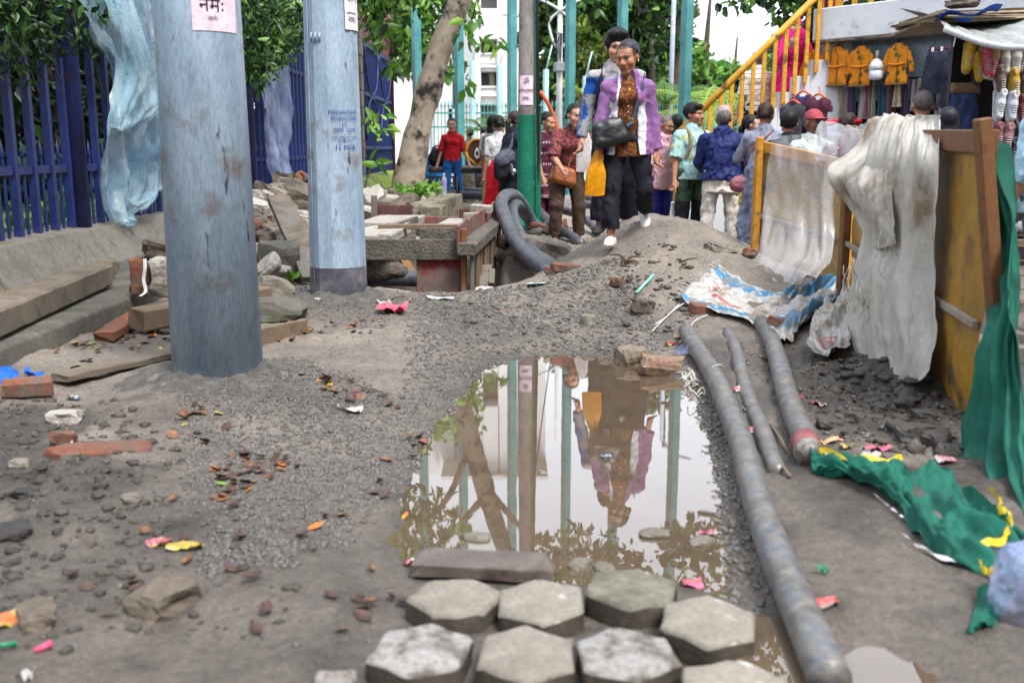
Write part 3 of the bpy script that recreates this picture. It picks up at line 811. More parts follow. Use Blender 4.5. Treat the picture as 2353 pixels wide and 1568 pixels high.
# rough cement collars heaped round the pole feet
collar_m = mat('cement_collar', rgb(90, 87, 84, .64), rgb(120, 116, 112, .64), sc=14, det=8, rough=.9, bump=1.0, bsc=60, bdist=.02)
for P_, root_, r0 in ((P1, p1, .19), (P2, p2, .185)):
    mb = MB()
    def cf(u, v, P_=P_, r0=r0):
        a = 2 * math.pi * u; q = float(fbm(math.cos(a) * 2, math.sin(a) * 2, v * 2, 1.6, 17)); q2 = float(fbm(math.cos(a) * 5, math.sin(a) * 5, v * 5, 2.2, 18))
        r = r0 + (.34 + .12 * q) * v; x, y = P_.x + r * math.cos(a), P_.y + r * math.sin(a)
        return (x, y, gh(x, y) - .004 + (.012 + .03 * q) * (1 - v) ** 1.5 + .02 * abs(q2) * (1 - v))
    mb.grid(cf, 72, 12).obj('cement_collar', collar_m, root_)
# ---- timber, planks, bricks on the left
wood_grey = mat('weathered_wood', rgb(100, 90, 78, .72), rgb(134, 122, 107, .72), sc=5, det=8, lo=.3, hi=.7, rough=.85, bump=.55, bsc=14, bdist=.006, stretch=(1, 1, 1), bstretch=(14, 2, 14),
                dirt=(rgb(70, 60, 50, .7), .66, 7, .08), rnd=.1)
wood_tan = mat('tan_wood', rgb(114, 97, 80, .72), rgb(144, 124, 101, .72), sc=6, det=8, rough=.85, bump=.5, bsc=14, bdist=.005, bstretch=(14, 2, 14), dirt=(rgb(86, 72, 58, .7), .64, 6, .1), rnd=.08)
brick_mat = mat('red_brick', rgb(122, 74, 58, .7), rgb(150, 94, 72, .7), sc=12, rough=.9, bump=.6, bsc=60, bdist=.005, dirt=(rgb(104, 94, 84, .7), .50, 7, .08), rnd=.15)
def timber(name, a, b, w_, h_, m, label, cat='plank', group=None, seed=0, ends=.015, parent=None):
    a, b = Vector(a), Vector(b); rr = random.Random(seed); d = b - a; L_ = d.length; X = d.normalized(); Y = Vector((0, 0, 1)).cross(X).normalized(); Z = X.cross(Y)
    n = max(4, int(L_ / .12)); vs = []; fs = []; c = min(w_, h_) * .10
    for i in range(n + 1):
        t = i / n; y, z = w_ / 2, h_ / 2
        e = ends if i in (0, n) else 0
        for p in [(-y + c, -z), (y - c, -z), (y, -z + c), (y, z - c), (y - c, z), (-y + c, z), (-y, z - c), (-y, -z + c)]:
            q = a + X * (L_ * t + rr.uniform(-e, e)) + Y * (p[0] + rr.uniform(-1, 1) * .003) + Z * (p[1] + rr.uniform(-1, 1) * .003)
            vs.append(q)
    for i in range(n):
        for j in range(8): k = (j + 1) % 8; fs.append((i * 8 + j, i * 8 + k, (i + 1) * 8 + k, (i + 1) * 8 + j))
    fs.append(tuple(reversed(range(8)))); fs.append(tuple(range(n * 8, n * 8 + 8)))
    mb = MB(); mb.add(vs, fs)
    return mb.obj(name, m, parent, label, cat, group)
timber('timber_beam', (-2.62, 4.75, .292), (-2.82, 6.75, .30), .19, .145, wood_grey, 'thick weathered timber beam with split end lying on the kerb', 'beam', seed=3, ends=.05)
timber('timber_beam', (-2.86, 5.2, .275), (-2.98, 7.3, .285), .13, .11, wood_tan, 'tan timber beam half hidden behind the split one, against the plinth', 'beam', seed=4)
timber('timber_beam', on(302, 772) + Vector((.02, .05, .085)), on(302, 772) + Vector((.55, .85, .11)), .15, .13, wood_tan, 'short squared wooden block beside the pale pole', 'beam', seed=5)
pa = on(128, 886); pb = on(420, 812)
timber('wooden_plank', pa + Vector((0, .03, .03)), pb + Vector((.25, .1, .06)), .13, .028, wood_grey, 'long thin grey plank pointing to the foot of the pole', 'plank', seed=6)
pa = on(600, 800); pb = on(697, 765)
timber('wooden_plank', pa + Vector((-.1, .02, .04)), pb + Vector((.0, .02, .03)), .04, .10, wood_tan, 'short brown board on edge between the two steel poles', 'plank', seed=7)
timber('wooden_plank', on(240, 785) + Vector((0, 0, .03)), on(310, 745) + Vector((0, .1, .05)), .12, .05, mat('dark_red_wood', rgb(104, 66, 50, .8), rgb(132, 84, 62, .8), sc=8, rough=.85, bump=.5, bsc=14, bstretch=(14, 2, 14)), 'dark red broken board under the squared block', 'plank', seed=8)
def brick(P, rot, label, group=None, size=(.23, .11, .07), m=brick_mat, half=1.0, name='brick'):
    mb = MB(); mb.box((0, 0, 0), (size[0] * half, size[1], size[2]), (0, 0, 0), .004, .010)
    move(mb, P, rot); return mb.obj(name, m, None, label, 'brick', group)
b = on(60, 912); brick(b + Vector((0, .02, .04)), (0, .05, R(28)), 'orange brick on the mud beside blue plastic scrap', size=(.2, .105, .075))
# pile at the corner behind the pole
brick((-2.42, 6.45, .36), (0, R(88), R(15)), 'upright orange brick propped on another against the plinth', size=(.17, .1, .12))
brick((-2.36, 6.42, .245), (0, R(4), R(30)), 'brick lying flat beneath the upright orange one')
stone_mats = [mat('rubble_a', rgb(110, 104, 95, .74), rgb(146, 138, 126, .74), sc=6, rough=.9, bump=.7, bsc=30, bdist=.012, rnd=.15),
              mat('rubble_b', rgb(92, 83, 73, .72), rgb(120, 109, 96, .72), sc=6, rough=.9, bump=.7, bsc=30, bdist=.012, rnd=.15),
              mat('rubble_c', rgb(160, 154, 146, .8), rgb(192, 186, 176, .8), sc=5, rough=.9, bump=.6, bsc=30, bdist=.010, dirt=(rgb(110, 104, 94, .8), .58, 6, .05), rnd=.1)]
def stone(P, size, rot, m, label, seed, group=None, name='rubble_stone', cat='stone'):
    mb = chunk(size, seed); move(mb, P, rot); return mb.obj(name, m, None, label, cat, group)
stone((-2.28, 6.5, .50), (.24, .17, .12), (.1, .15, .5), stone_mats[1], 'brown stone topping the small pile by the plinth corner', 31)
stone((-2.26, 6.40, .37), (.13, .1, .19), (.2, -.3, .2), stone_mats[2], 'pale wedge stone leaning beside the upright brick', 32)
stone((-2.18, 6.36, .27), (.26, .16, .11), (.05, .1, .3), stone_mats[0], 'grey stone slab at the foot of the small pile', 33)
stone((-2.12, 6.6, .40), (.18, .16, .16), (.3, .1, .8), stone_mats[0], 'grey stone in the small pile, half behind the pale pole', 34)
stone(on(20, 655) + Vector((-.35, .6, .3)), (.3, .2, .16), (.2, .5, .2), stone_mats[0], 'smooth grey slab fragment leaning on the plinth behind the beams', 35)
strap = mat('white_strap', rgb(206, 204, 206, .85), rough=.5, bump=.1)
mb = MB(); pts = bez([(-2.33, 6.30, .46), (-2.325, 6.28, .40), (-2.335, 6.27, .33), (-2.32, 6.25, .26), (-2.34, 6.2, .235)], 5)
mb.grid(lambda u, v: pts[min(int(u * 20), 20)] + Vector(((v - .5) * .018, (v - .5) * .01, 0)), 20, 1).obj('plastic_strap', strap, None, 'white plastic strap hanging over the upright orange brick', 'strap')
# ---- rubble heap between the poles
rr = random.Random(5); cnt = 0
heap = []
for px, py, Y, s in [(600, 455, 9.9, .2), (640, 440, 10.3, .26), (672, 437, 10.3, .26), (590, 478, 9.6, .2), (622, 500, 9.6, .2), (600, 512, 9.4, .17), (650, 480, 9.9, .2), (690, 450, 10.2, .22), (640, 520, 9.5, .19),
                     (605, 532, 9.2, .18), (592, 545, 9.0, .18), (612, 560, 8.9, .22), (660, 540, 9.3, .17), (688, 500, 9.9, .2), (700, 480, 10.1, .18), (590, 500, 9.5, .16), (628, 470, 10, .17), (675, 470, 10.2, .2),
                     (590, 585, 8.6, .24), (640, 595, 8.7, .2), (612, 545, 9.1, .14), (655, 560, 9.1, .15), (580, 462, 9.9, .18), (660, 455, 10.3, .18), (700, 520, 9.8, .18), (648, 505, 9.7, .16),
                     (690, 430, 10.6, .22), (610, 440, 10.4, .2), (655, 425, 10.8, .22), (700, 415, 11, .2), (630, 545, 9.2, .2), (590, 525, 9.2, .16), (680, 545, 9.4, .2), (705, 560, 9.3, .2)]:
    p = dp(px, py, Y); m = stone_mats[rr.choice([0, 0, 1, 1, 2])]
    if rr.random() < .12: m = brick_mat
    heap.append(p)
    stone(p, (s * rr.uniform(1, 1.5), s * rr.uniform(.7, 1), s * rr.uniform(.55, .8)), (rr.uniform(-.5, .5), rr.uniform(-.5, .5), rr.uniform(0, 3)), m,
          ('%s %s in the rubble heap by the blue fence' % ('large' if s > .19 else 'small', {0: 'grey stone', 1: 'brown stone', 2: 'pale plaster stone', 3: 'red brick lump'}[(stone_mats + [brick_mat]).index(m)])), 100 + cnt, 'rubble heap by the fence'); cnt += 1
# earth core under the heap
S = SDF(.05); S.ell((-2.42, 10.2, .05), (.72, 1.3, .55), k=.1).ell((-2.45, 9.2, .0), (.45, .9, .38), k=.1)
rub = sdf_obj('rubble_fill', S, mat('rubble_earth', rgb(98, 88, 76, .8), rgb(128, 116, 100, .8), sc=7, rough=.95, bump=.9, bsc=22, bdist=.03),
              disp=lambda V: V + .07 * np.stack([fbm(V[:, 0], V[:, 1], V[:, 2], 6, 1), fbm(V[:, 0], V[:, 1], V[:, 2], 6, 2), fbm(V[:, 0], V[:, 1], V[:, 2], 6, 3)], 1))
tag(rub, 'crumbled brick and earth filling the rubble heap', None, None, 'stuff')
stone(dp(645, 610, 8.2), (.34, .32, .4), (0, 0, .3), cem_dark, 'big mossy concrete block under the leaning board', 60, cat='block', name='concrete_block')
stone(dp(610, 617, 7.9), (.12, .28, .22), (.2, .9, .3), stone_mats[2], 'white plaster slab with a lump of mortar, below the rubble heap', 61)
stone(on(625, 685) + Vector((0, .05, .06)), (.24, .2, .15), (0, .2, .4), stone_mats[0], 'grey stone at the foot of the faceted pole mound', 62)
stone(on(640, 655) + Vector((0, .1, .09)), (.2, .12, .1), (.1, .1, .2), stone_mats[2], 'pale flat stone with a green weed beside it', 63)
stone(on(600, 660) + Vector((0, .1, .06)), (.2, .14, .12), (.1, .1, .9), stone_mats[1], 'brown stone lodged against the pale pole, below the plaster slab', 64)
stone(on(625, 740) + Vector((-.05, .1, .06)), (.42, .26, .16), (.0, .05, .2), cem_dark, 'low cement lump between the two poles', 65)
timber('formwork_board', dp(640, 455, 9.0), dp(722, 640, 7.95), .20, .06, mat('mortar_board', rgb(96, 86, 74, .8), rgb(122, 110, 96, .8), sc=6, rough=.9, bump=.7, bsc=40, bdist=.01, dirt=(rgb(120, 116, 110, .75), .5, 5, .06)), 'mortar smeared board leaning from the rubble heap', 'board', seed=9)
for i, (px, py, s) in enumerate([(150, 968, .09), (380, 1395, .12), (85, 1430, .08), (45, 1070, .05), (300, 1150, .045), (150, 1015, .06), (60, 1140, .05), (30, 1230, .07)]):
    p = on(px, py)
    stone(p + Vector((0, 0, s * .2)), (s * 1.3, s, s * .6), (0, 0, i), (stone_mats[[2, 1, 1, 0, 0, 2, 0, 0][i]] if i < 6 else mat('sodden_black', rgb(52, 50, 52, .7), rgb(70, 66, 66, .7), sc=9, rough=.6, bump=.8, bsc=30, bdist=.02)), ['pale round stone on the mud near the orange brick', 'tan stone lump alone on the trodden mud', 'brown lump of stone beside coloured wrapper', 'small flat stone in the mud, left of the sunken brick', 'bluish pebble on the flat mud', 'flat pale stone chip next to the brick shard', 'black sodden lump of cloth-like mud', 'dark heap of sodden earth'][i], 200 + i)
brick(on(270, 1030) + Vector((0, 0, -.024)), (.05, .03, R(18)), 'red brick sunk flush in the mud', size=(.24, .115, .07))
brick(on(185, 1030) + Vector((0, 0, -.026)), (.1, .1, R(60)), 'brick sunk in the mud, showing only its worn face', size=(.24, .115, .07))
stone(on(148, 1018) + Vector((0, 0, .02)), (.1, .045, .05), (0, .2, 1), brick_mat, 'brick shard standing beside the sunken bricks', 260, cat='brick', name='brick_shard')
# ================================================================= MIDDLE: formwork, pipes, tree, banded pole
fw_red = mat('red_washed_board', rgb(112, 98, 90, .75), rgb(140, 126, 116, .75), sc=5, det=8, rough=.85, bump=.5, bsc=16, bdist=.006, bstretch=(10, 10, 2),
             dirt=(rgb(138, 52, 56, .8), .52, 5, .07), dirt2=(rgb(96, 90, 84, .75), .62, 8, .05))
fw_mortar = mat('mortar_caked_board', rgb(92, 86, 80, .75), rgb(124, 117, 108, .75), sc=8, det=8, rough=.95, bump=1.0, bsc=34, bdist=.03, dirt=(rgb(128, 96, 92, .75), .66, 3, .03))
fw_brown = mat('brown_board', rgb(122, 84, 52, .8), rgb(150, 108, 70, .8), sc=6, rough=.8, bump=.4, bsc=14, bstretch=(14, 14, 2), dirt=(rgb(110, 100, 90, .75), .62, 4, .08))
fw_grey = mat('grey_board', rgb(104, 96, 86, .75), rgb(140, 132, 120, .75), sc=6, rough=.85, bump=.5, bsc=14, bstretch=(14, 14, 2), dirt=(rgb(84, 78, 72, .7), .6, 6, .08))
fw_maroon = mat('maroon_ply', rgb(84, 52, 50, .8), rgb(104, 66, 62, .8), sc=4, rough=.7, bump=.2, dirt=(rgb(120, 108, 100, .7), .62, 5, .08))
slab_mat = mat('pale_slab', rgb(158, 152, 144, .8), rgb(186, 180, 172, .8), sc=5, rough=.85, bump=.4, bsc=40, dirt=(rgb(116, 110, 102, .75), .6, 5, .08))
FY = 8.6
fw = thing('formwork_box', 'muddy red and grey timber formwork box round the pit', 'formwork', (-.9, FY, -.35))
def slabq(name, a, b, c_, d_, th, m, parent=None, **kw):
    """board through four corner points with thickness th (away from camera)"""
    a, b, c_, d_ = [Vector(q) for q in (a, b, c_, d_)]; n = (b - a).cross(d_ - a).normalized()
    if n.y < 0: n = -n
    vs = [a, b, c_, d_, a + n * th, b + n * th, c_ + n * th, d_ + n * th]
    mb = MB(); mb.add(vs, [(0, 1, 2, 3), (7, 6, 5, 4), (0, 4, 5, 1), (1, 5, 6, 2), (2, 6, 7, 3), (3, 7, 4, 0)])
    bm = bmesh.new(); me = mb.mesh('q'); bm.from_mesh(me); bmesh.ops.recalc_face_normals(bm, faces=bm.faces[:]); bmesh.ops.bevel(bm, geom=bm.edges[:], offset=.004, segments=1, affect='EDGES')
    bm.verts.index_update(); o = MB(); o.add([v.co.copy() for v in bm.verts], [[v.index for v in f.verts] for f in bm.faces]); bm.free(); bpy.data.meshes.remove(me)
    return o.obj(name, m, parent, **kw)
def rect(name, px0, py0, px1, py1, Y, m, th=.03, parent=fw, **kw):
    return slabq(name, dp(px0, py1, Y), dp(px1, py1, Y), dp(px1, py0, Y), dp(px0, py0, Y), th, m, parent, **kw)
rect('waler_board', 700, 550, 1059, 597, FY, fw_mortar, .04)
rect('front_panel', 957, 590, 1059, 700, FY + .05, fw_red, .03)
rect('corner_post', 1059, 526, 1072, 690, FY - .02, fw_brown, .06)
rect('cross_plank', 868, 516, 1060, 527, FY + 1.0, wood_tan, .12)
rect('inner_board', 964, 524, 1059, 553, FY + .35, fw_mortar, .03)
# planks of the back and left walls, seen through the gap
for i, (x0, x1, m) in enumerate([(842, 862, fw_red), (864, 878, fw_grey), (880, 912, fw_red), (930, 955, fw_grey)]):
    rect('back_plank', x0, 540, x1, 700, 10.2 + .03 * (i % 2), m)
MB().beam(dp(905, 560, 9.9), dp(955, 640, 9.3), .09, .03, ch=.004).obj('brace', fw_brown, fw)
MB().beam((-1.5, 8.75, .30), (-1.05, 11.0, .36), .05, .11, ch=.006).obj('side_waler', fw_grey, fw)
for i in range(6):
    y = 8.9 + i * .34; MB().box((-1.48 + i * .07, y, .0), (.03, .26, .55), (0, 0, -.2), .004, .004).obj('side_plank', fw_red if i % 2 else fw_grey, fw)
# right wall
A = Vector((-.39, 8.45, .30)); B = Vector((-.13, 11.6, .33))
MB().beam(A, B, .16, .10, ch=.008, jit=.004).obj('top_waler', fw_mortar, fw)
for i in range(10):
    t = i / 10 + .02; p = A.lerp(B, t); t2 = p + (B - A) * .055
    m = [fw_grey, wood_tan, fw_brown, fw_grey, fw_brown, fw_grey, fw_grey, fw_brown, fw_grey, fw_grey][i]
    MB().beam(p + Vector((.04 + .01 * (i % 2), .13, .25 - .32)) + Vector((0, 0, -.36)), p + Vector((.04 + .01 * (i % 2), .13, -.02)), .24, .03, up=(1, 0, 0), ch=.004).obj('wall_plank', m, fw)
for i in range(5):
    p = A.lerp(B, i / 5 + .02); q = A.lerp(B, i / 5 + .21)
    MB().beam(p + Vector((-.075, 0, .1)), q + Vector((-.075, 0, .12)), .022, .19, ch=.003, jit=.003).obj('upstand_board', fw_red, fw)
MB().beam(dp(1105, 660, 8.9), dp(1118, 612, 9.5), .11, .05, ch=.005).obj('stake', fw_grey, fw)
MB().beam(dp(1128, 655, 9.1), dp(1130, 622, 9.3), .06, .06, ch=.005).obj('stake', fw_grey, fw)
rect('ply_upstand', 865, 471, 947, 497, 12.0, fw_maroon, .03)
rect('ply_upstand', 948, 498, 1053, 516, 11.6, fw_red, .03)
rect('ply_upstand', 1054, 480, 1128, 501, 11.9, fw_maroon, .03)
rect('stub_post', 852, 449, 865, 500, 11.8, fw_grey, .06)
for (x0, x1, y, Y, d, nm) in ((800, 905, 540, 8.9, 1.1, 'pale concrete cover slab beside the formwork, behind the faceted pole'), (830, 945, 511, 10.5, 1.2, 'pale concrete cover slab at the back of the formwork'), (1010, 1075, 515, 10.6, .9, 'pale concrete slab carrying two grey blocks')):
    a, b = dp(x0, y, Y), dp(x1, y, Y); z = a.z
    MB().box(((a.x + b.x) / 2, Y + d / 2, z - .04), (b.x - a.x, d, .08), (0, 0, -.08), .004, .008).obj('concrete_slab', slab_mat, None, nm, 'slab')
blk = mat('grey_block', rgb(150, 142, 130, .8), rgb(176, 168, 156, .8), sc=8, rough=.9, bump=.4, bsc=50)
b1 = dp(1085, 516, 10.4); MB().box((b1.x, 10.45, b1.z + .065), (.19, .12, .11), (0, 0, .1), .003, .006).obj('concrete_block', blk, None, 'square grey block in front on the formwork slab', 'block')
MB().box((b1.x + .09, 10.62, b1.z + .15), (.22, .12, .08), (.1, .05, -.25), .003, .006).obj('concrete_block', blk, None, 'grey block tipped over the square one on the formwork', 'block')
hdpe = mat('black_pipe', rgb(52, 56, 68, .8), rgb(78, 84, 98, .8), sc=6, rough=.38, rough2=.6, bump=.15, bsc=50, spec=.5, dirt=(rgb(108, 104, 102, .75), .58, 20, .12), dirt2=(rgb(128, 120, 112, .75), .64, 30, .05))
hdpe_mud = mat('mud_smeared_pipe', rgb(70, 80, 96, .75), rgb(98, 110, 128, .75), sc=5, rough=.32, rough2=.6, bump=.25, bsc=45, spec=.5, dirt=(rgb(124, 120, 114, .75), .46, 22, .12), dirt2=(rgb(104, 98, 91, .7), .55, 9, .08))
mb = MB(); mb.tube([(-2.0, 9.35, -.03), (-1.2, 9.32, -.05), (-.6, 9.30, -.07), (-.45, 9.3, -.07)], .075, 16).obj('black_pipe', hdpe, None, 'black pipe running through the formwork pit', 'pipe')
S = SDF(.03); S.cap((-1.5, 9.3, .0), (-1.05, 9.28, .02), .10, .07, k=.05)
tag(sdf_obj('mortar_lump', S, fw_mortar, disp=lambda V: V + .03 * np.stack([fbm(V[:, 0], V[:, 1], V[:, 2], 12, 1), fbm(V[:, 0], V[:, 1], V[:, 2], 12, 2), fbm(V[:, 0], V[:, 1], V[:, 2], 12, 3)], 1)), 'lump of wet mortar dropped on the pipe in the pit', 'mortar')

# ---- looping black pipes
def pipe(pts, r, m, label, n=8, seg=14):
    return MB().tube(bez(pts, n), r, seg).obj('black_pipe', m, None, label, 'pipe')
pipe([dp(1275, 632, 8.2) + Vector((0, 0, -.05)), dp(1245, 612, 8.6), dp(1212, 588, 9.2), dp(1180, 545, 9.9), dp(1160, 500, 10.7), dp(1151, 468, 11.3), dp(1163, 449, 11.8), dp(1185, 452, 12.2), dp(1205, 480, 12.5), dp(1225, 520, 12.7), dp(1250, 530, 12.9)], .075, hdpe, 'thick black pipe, outer one of the loop beside the green pole')
pipe([dp(1290, 630, 8.3) + Vector((0, 0, -.05)), dp(1262, 608, 8.8), dp(1228, 585, 9.4), dp(1200, 550, 10.2), dp(1182, 515, 11.0), dp(1176, 485, 11.6), dp(1183, 470, 12), dp(1196, 476, 12.4), dp(1215, 505, 12.7), dp(1240, 525, 13)], .068, hdpe, 'black pipe, inner one of the loop beside the green pole')
for i, (a, lab) in enumerate([(((1225, 475, 13.4), (1250, 500, 13.2), (1275, 530, 12.6), (1300, 545, 12.2)), 'black pipe bending away behind the green pole, by the maroon kurta'),
              (((1280, 480, 14), (1320, 490, 13.6), (1360, 515, 12.8), (1380, 545, 12)), 'black pipe crossing behind the woman in the print blouse'),
              (((1330, 468, 15), (1380, 475, 14.5), (1430, 495, 13.5), (1460, 520, 12.5)), 'black pipe lying behind the man in the striped jacket'),
              (((1250, 520, 12.7), (1280, 527, 12.2), (1310, 540, 11.6), (1335, 560, 11)), 'dusty black pipe at the foot of the mound'),
              (((985, 428, 22), (1040, 436, 20.5), (1100, 441, 19.5), (1150, 446, 19)), 'long black pipe lying across the paved walk'),
              (((985, 436, 20.5), (1040, 446, 19), (1100, 450, 18.4), (1150, 455, 18)), 'second black pipe lying along the long one on the walk'),
              (((1350, 455, 17), (1420, 460, 16.5), (1500, 470, 16), (1560, 480, 15.5)), 'black pipe on the street behind the purple jacket')]):
    pipe([dp(*q) for q in a], [.07, .06, .06, .055, .08, .08, .06][i], hdpe, lab)
# pipes on the right bank, close to the camera
def gpipe(pix, r, m, label, sink=.4, seg=16, taper=None):
    pts = [on(*p) + Vector((0, 0, r * (1 - sink))) for p in pix]
    return pipe(pts, r, m, label, 10, seg)
gpipe([(1575, 775), (1602, 820), (1640, 880), (1672, 960), (1702, 1040), (1725, 1130), (1755, 1230), (1792, 1330), (1830, 1420), (1868, 1510), (1905, 1600)], .046, hdpe_mud, 'long mud smeared black pipe along the edge of the puddle', .2)
gpipe([(1672, 762), (1690, 800), (1702, 850), (1722, 920), (1752, 990), (1772, 1050), (1785, 1085)], .036, hdpe_mud, 'half buried black pipe between two thicker ones', 1.15)
gpipe([(1748, 755), (1772, 800), (1790, 860), (1805, 920), (1828, 985), (1850, 1035), (1856, 1050)], .046, hdpe_mud, 'short muddy pipe with red tape round its end', .15)
pe = on(1852, 1050)
tape = thing('pipe_end_wrap', 'red and white plastic wrap tied round the muddy pipe end', 'wrap', pe)
mb = MB(); d = (on(1858, 1062) - on(1845, 1030)).normalized()
mb.tube([pe - d * .07 + Vector((0, 0, .038)), pe - d * .02 + Vector((0, 0, .038)), pe + d * .03 + Vector((0, 0, .036))], [.05, .054, .05], 16).obj('red_wrap', mat('red_plastic', rgb(136, 58, 66, .7), rgb(160, 108, 108, .7), sc=20, rough=.5, bump=.5, bsc=30), tape)
mb = MB(); mb.tube([pe + d * .03 + Vector((0, 0, .036)), pe + d * .07 + Vector((0, 0, .034))], [.052, .049], 16).obj('white_wrap', mat('soiled_white_plastic', rgb(150, 144, 140, .7), rgb(178, 172, 168, .7), sc=19, rough=.5, bump=.5, bsc=30, dirt=(rgb(110, 100, 90, .7), .5, 18, .06)), tape)

# ---- leaf masses
def leaf_mass(name, pts, size, mcol, m, parent=None, droop=.5, aspect=.5, seed=0, norm=None, var=.35, **kw):
    """many folded leaves as one mesh"""
    g = np.random.default_rng(seed); n = len(pts); pts = np.asarray(pts, float)
    L_ = size * (.6 + .8 * g.random(n))
    d = g.normal(size=(n, 3)); d[:, 2] -= droop * 1.2; d /= np.linalg.norm(d, axis=1)[:, None]
    s_ = np.cross(d, g.normal(size=(n, 3))); s_ /= np.linalg.norm(s_, axis=1)[:, None]
    u = np.cross(s_, d)
    W = L_ * aspect * .5
    prof = [(0, 0, 0), (.3, .9, .1), (.3, -.9, .1), (.68, .62, .06), (.68, -.62, .06), (1, 0, -.12), (.3, 0, -.03), (.68, 0, -.05)]
    V = np.stack([pts + d * (L_ * a)[:, None] + s_ * (W * b)[:, None] + u * (L_ * c)[:, None] for a, b, c in prof], 1)
    k = len(prof); o = (np.arange(n) * k)[:, None]
    tri = np.array([[0, 6, 1], [0, 2, 6], [1, 6, 7], [1, 7, 3], [6, 2, 4], [6, 4, 7], [3, 7, 5], [7, 4, 5]])
    Fc = (tri[None] + o[:, None]).reshape(-1, 3)
    mc = np.array(mcol); pick = mc[g.integers(0, len(mc), n)]
    cc = np.repeat(pick * (1 + var * (g.random((n, 1)) - .5) * 2), k, 0)
    ob = link_mesh(name, raw_mesh(name, V.reshape(-1, 3), Fc, True, cc), m, parent)
    if parent is not None: ob.location = -parent.location
    return tag(ob, **kw)
leaf_mat = mat('leaf', (.05, .1, .02), attr=True, sc=30, rough=.42, bump=0, spec=.5, translucent=.34)
def blob_pts(blobs, n, seed, shell=.55):
    g = np.random.default_rng(seed); w_ = np.array([b[3] * b[4] * b[5] for b in blobs]) ** .67; w_ /= w_.sum(); out = []
    for b, k in zip(blobs, (w_ * n).astype(int)):
        d = g.normal(size=(k, 3)); d /= np.linalg.norm(d, axis=1)[:, None]; r = shell + (1 - shell) * g.random((k, 1)) ** .5
        p = d * r * np.array(b[3:6]); p *= (1 + .25 * vn(d[:, 0] * 2, d[:, 1] * 2, d[:, 2] * 2, 1.6, seed))[:, None]
        out.append(p + np.array(b[:3]))
    return np.concatenate(out)
G_DARK = [rgb(40, 66, 34, .85), rgb(54, 84, 40, .85), rgb(32, 52, 30, .85)]
G_MID = [rgb(78, 122, 54, 1), rgb(104, 148, 64, 1), rgb(58, 94, 46, 1)]
G_LIGHT = [rgb(116, 164, 62, 1), rgb(142, 186, 74, 1), rgb(90, 142, 52, 1)]
bark_dark = mat('dark_bark', rgb(70, 60, 50, .8), rgb(96, 84, 70, .8), sc=8, rough=.9, bump=.6, bsc=20)
# vines on the blue fence
vr = thing('fence_vine', 'dark green climbing vine hanging over the near blue fence', 'vine', (-3.3, 6.5, .6))
pts = blob_pts([(-3.25, 6.1, 2.0, .25, .5, .42), (-3.2, 6.6, 1.95, .22, .5, .35), (-3.25, 7.1, 2.05, .25, .5, .30), (-3.2, 5.7, 2.0, .3, .4, .6), (-3.3, 7.8, 2.2, .3, .7, .35), (-3.3, 6.5, 2.4, .35, 1.3, .3)], 3000, 3, .2)
leaf_mass('foliage', pts, .085, G_DARK + G_MID[:1], leaf_mat, vr, .8, .45, 3, kind='stuff')
for i in range(7):
    y0 = 5.6 + i * .38; mb = MB(); mb.tube(bez([(-3.26, y0, 2.5), (-3.2, y0 + .1, 2.1), (-3.24, y0 + .15, 1.75), (-3.2, y0 + .2, 1.5 + .1 * (i % 3))], 4), .006, 5).obj('stem', bark_dark, vr)
vr = thing('fence_vine', 'bushy green vine spilling over the blue fence between the two steel poles', 'vine', (-3.1, 11.5, .6))
pts = blob_pts([(-3.05, 11.2, 2.75, .35, .8, .5), (-3.0, 12.2, 2.55, .35, .8, .55), (-3.0, 13.0, 2.65, .35, .8, .5), (-2.95, 11.8, 2.15, .25, .6, .35), (-3.1, 10.5, 2.9, .35, .9, .4), (-3.0, 14, 3.1, .5, 1.2, .6), (-2.9, 15.5, 3.6, .5, 1.4, .6)], 5200, 4, .2)
leaf_mass('foliage', pts, .11, G_MID + G_DARK, leaf_mat, vr, .8, .45, 4, kind='stuff')
for i in range(6):
    y0 = 10.6 + i * .45; mb = MB(); mb.tube(bez([(-3.2, y0, 1.6), (-3.1, y0 + .1, 2.1), (-3.0, y0 + .15, 2.7), (-3.1, y0 + .2, 3.1)], 4), .008, 5).obj('stem', bark_dark, vr)
# garden behind the fence
hr = thing('garden_hedge', 'tall dark hedge in the garden behind the blue fence', 'hedge', (-5.6, 12, 0))
pts = blob_pts([(-6.2 - .2 * (i % 3), 4.5 + i * 1.25, 1.5 + .8 * (i % 2), .9, 1.0, 1.5) for i in range(18)] + [(-6.0, 5 + i * 2.2, 3.2, 1, 1.2, .9) for i in range(9)], 14000, 5, .5)
leaf_mass('foliage', pts, .27, G_DARK + [rgb(24, 36, 26, .8)] * 2, leaf_mat, hr, .5, .5, 5, kind='stuff')
for i in range(9): MB().tube([(-6.1, 5 + i * 2.1, 0), (-6.0, 5.1 + i * 2.1, 1.2), (-6.1, 5.1 + i * 2.1, 2.6)], [.06, .05, .03], 6).obj('trunk', bark_dark, hr)
MB().box((-8.2, 13, 1.6), (.25, 24, 3.3)).obj('garden_wall', mat('garden_wall_plaster', rgb(96, 84, 78, .7), rgb(120, 106, 96, .7), sc=2, rough=.9), None, 'dull brown wall closing the garden behind the hedge', 'wall')
lawn = MB(); lawn.add([(-3.55, 2, .42), (-3.55, 24, .42), (-9, 24, .42), (-9, 2, .42)], [(0, 1, 2, 3)])
lawn.obj('lawn', mat('lawn_grass', rgb(60, 92, 34, .8), rgb(96, 132, 48, .8), sc=9, rough=.9, bump=.8, bsc=60, bdist=.02), None, 'green lawn behind the blue fence', None, None, 'structure')
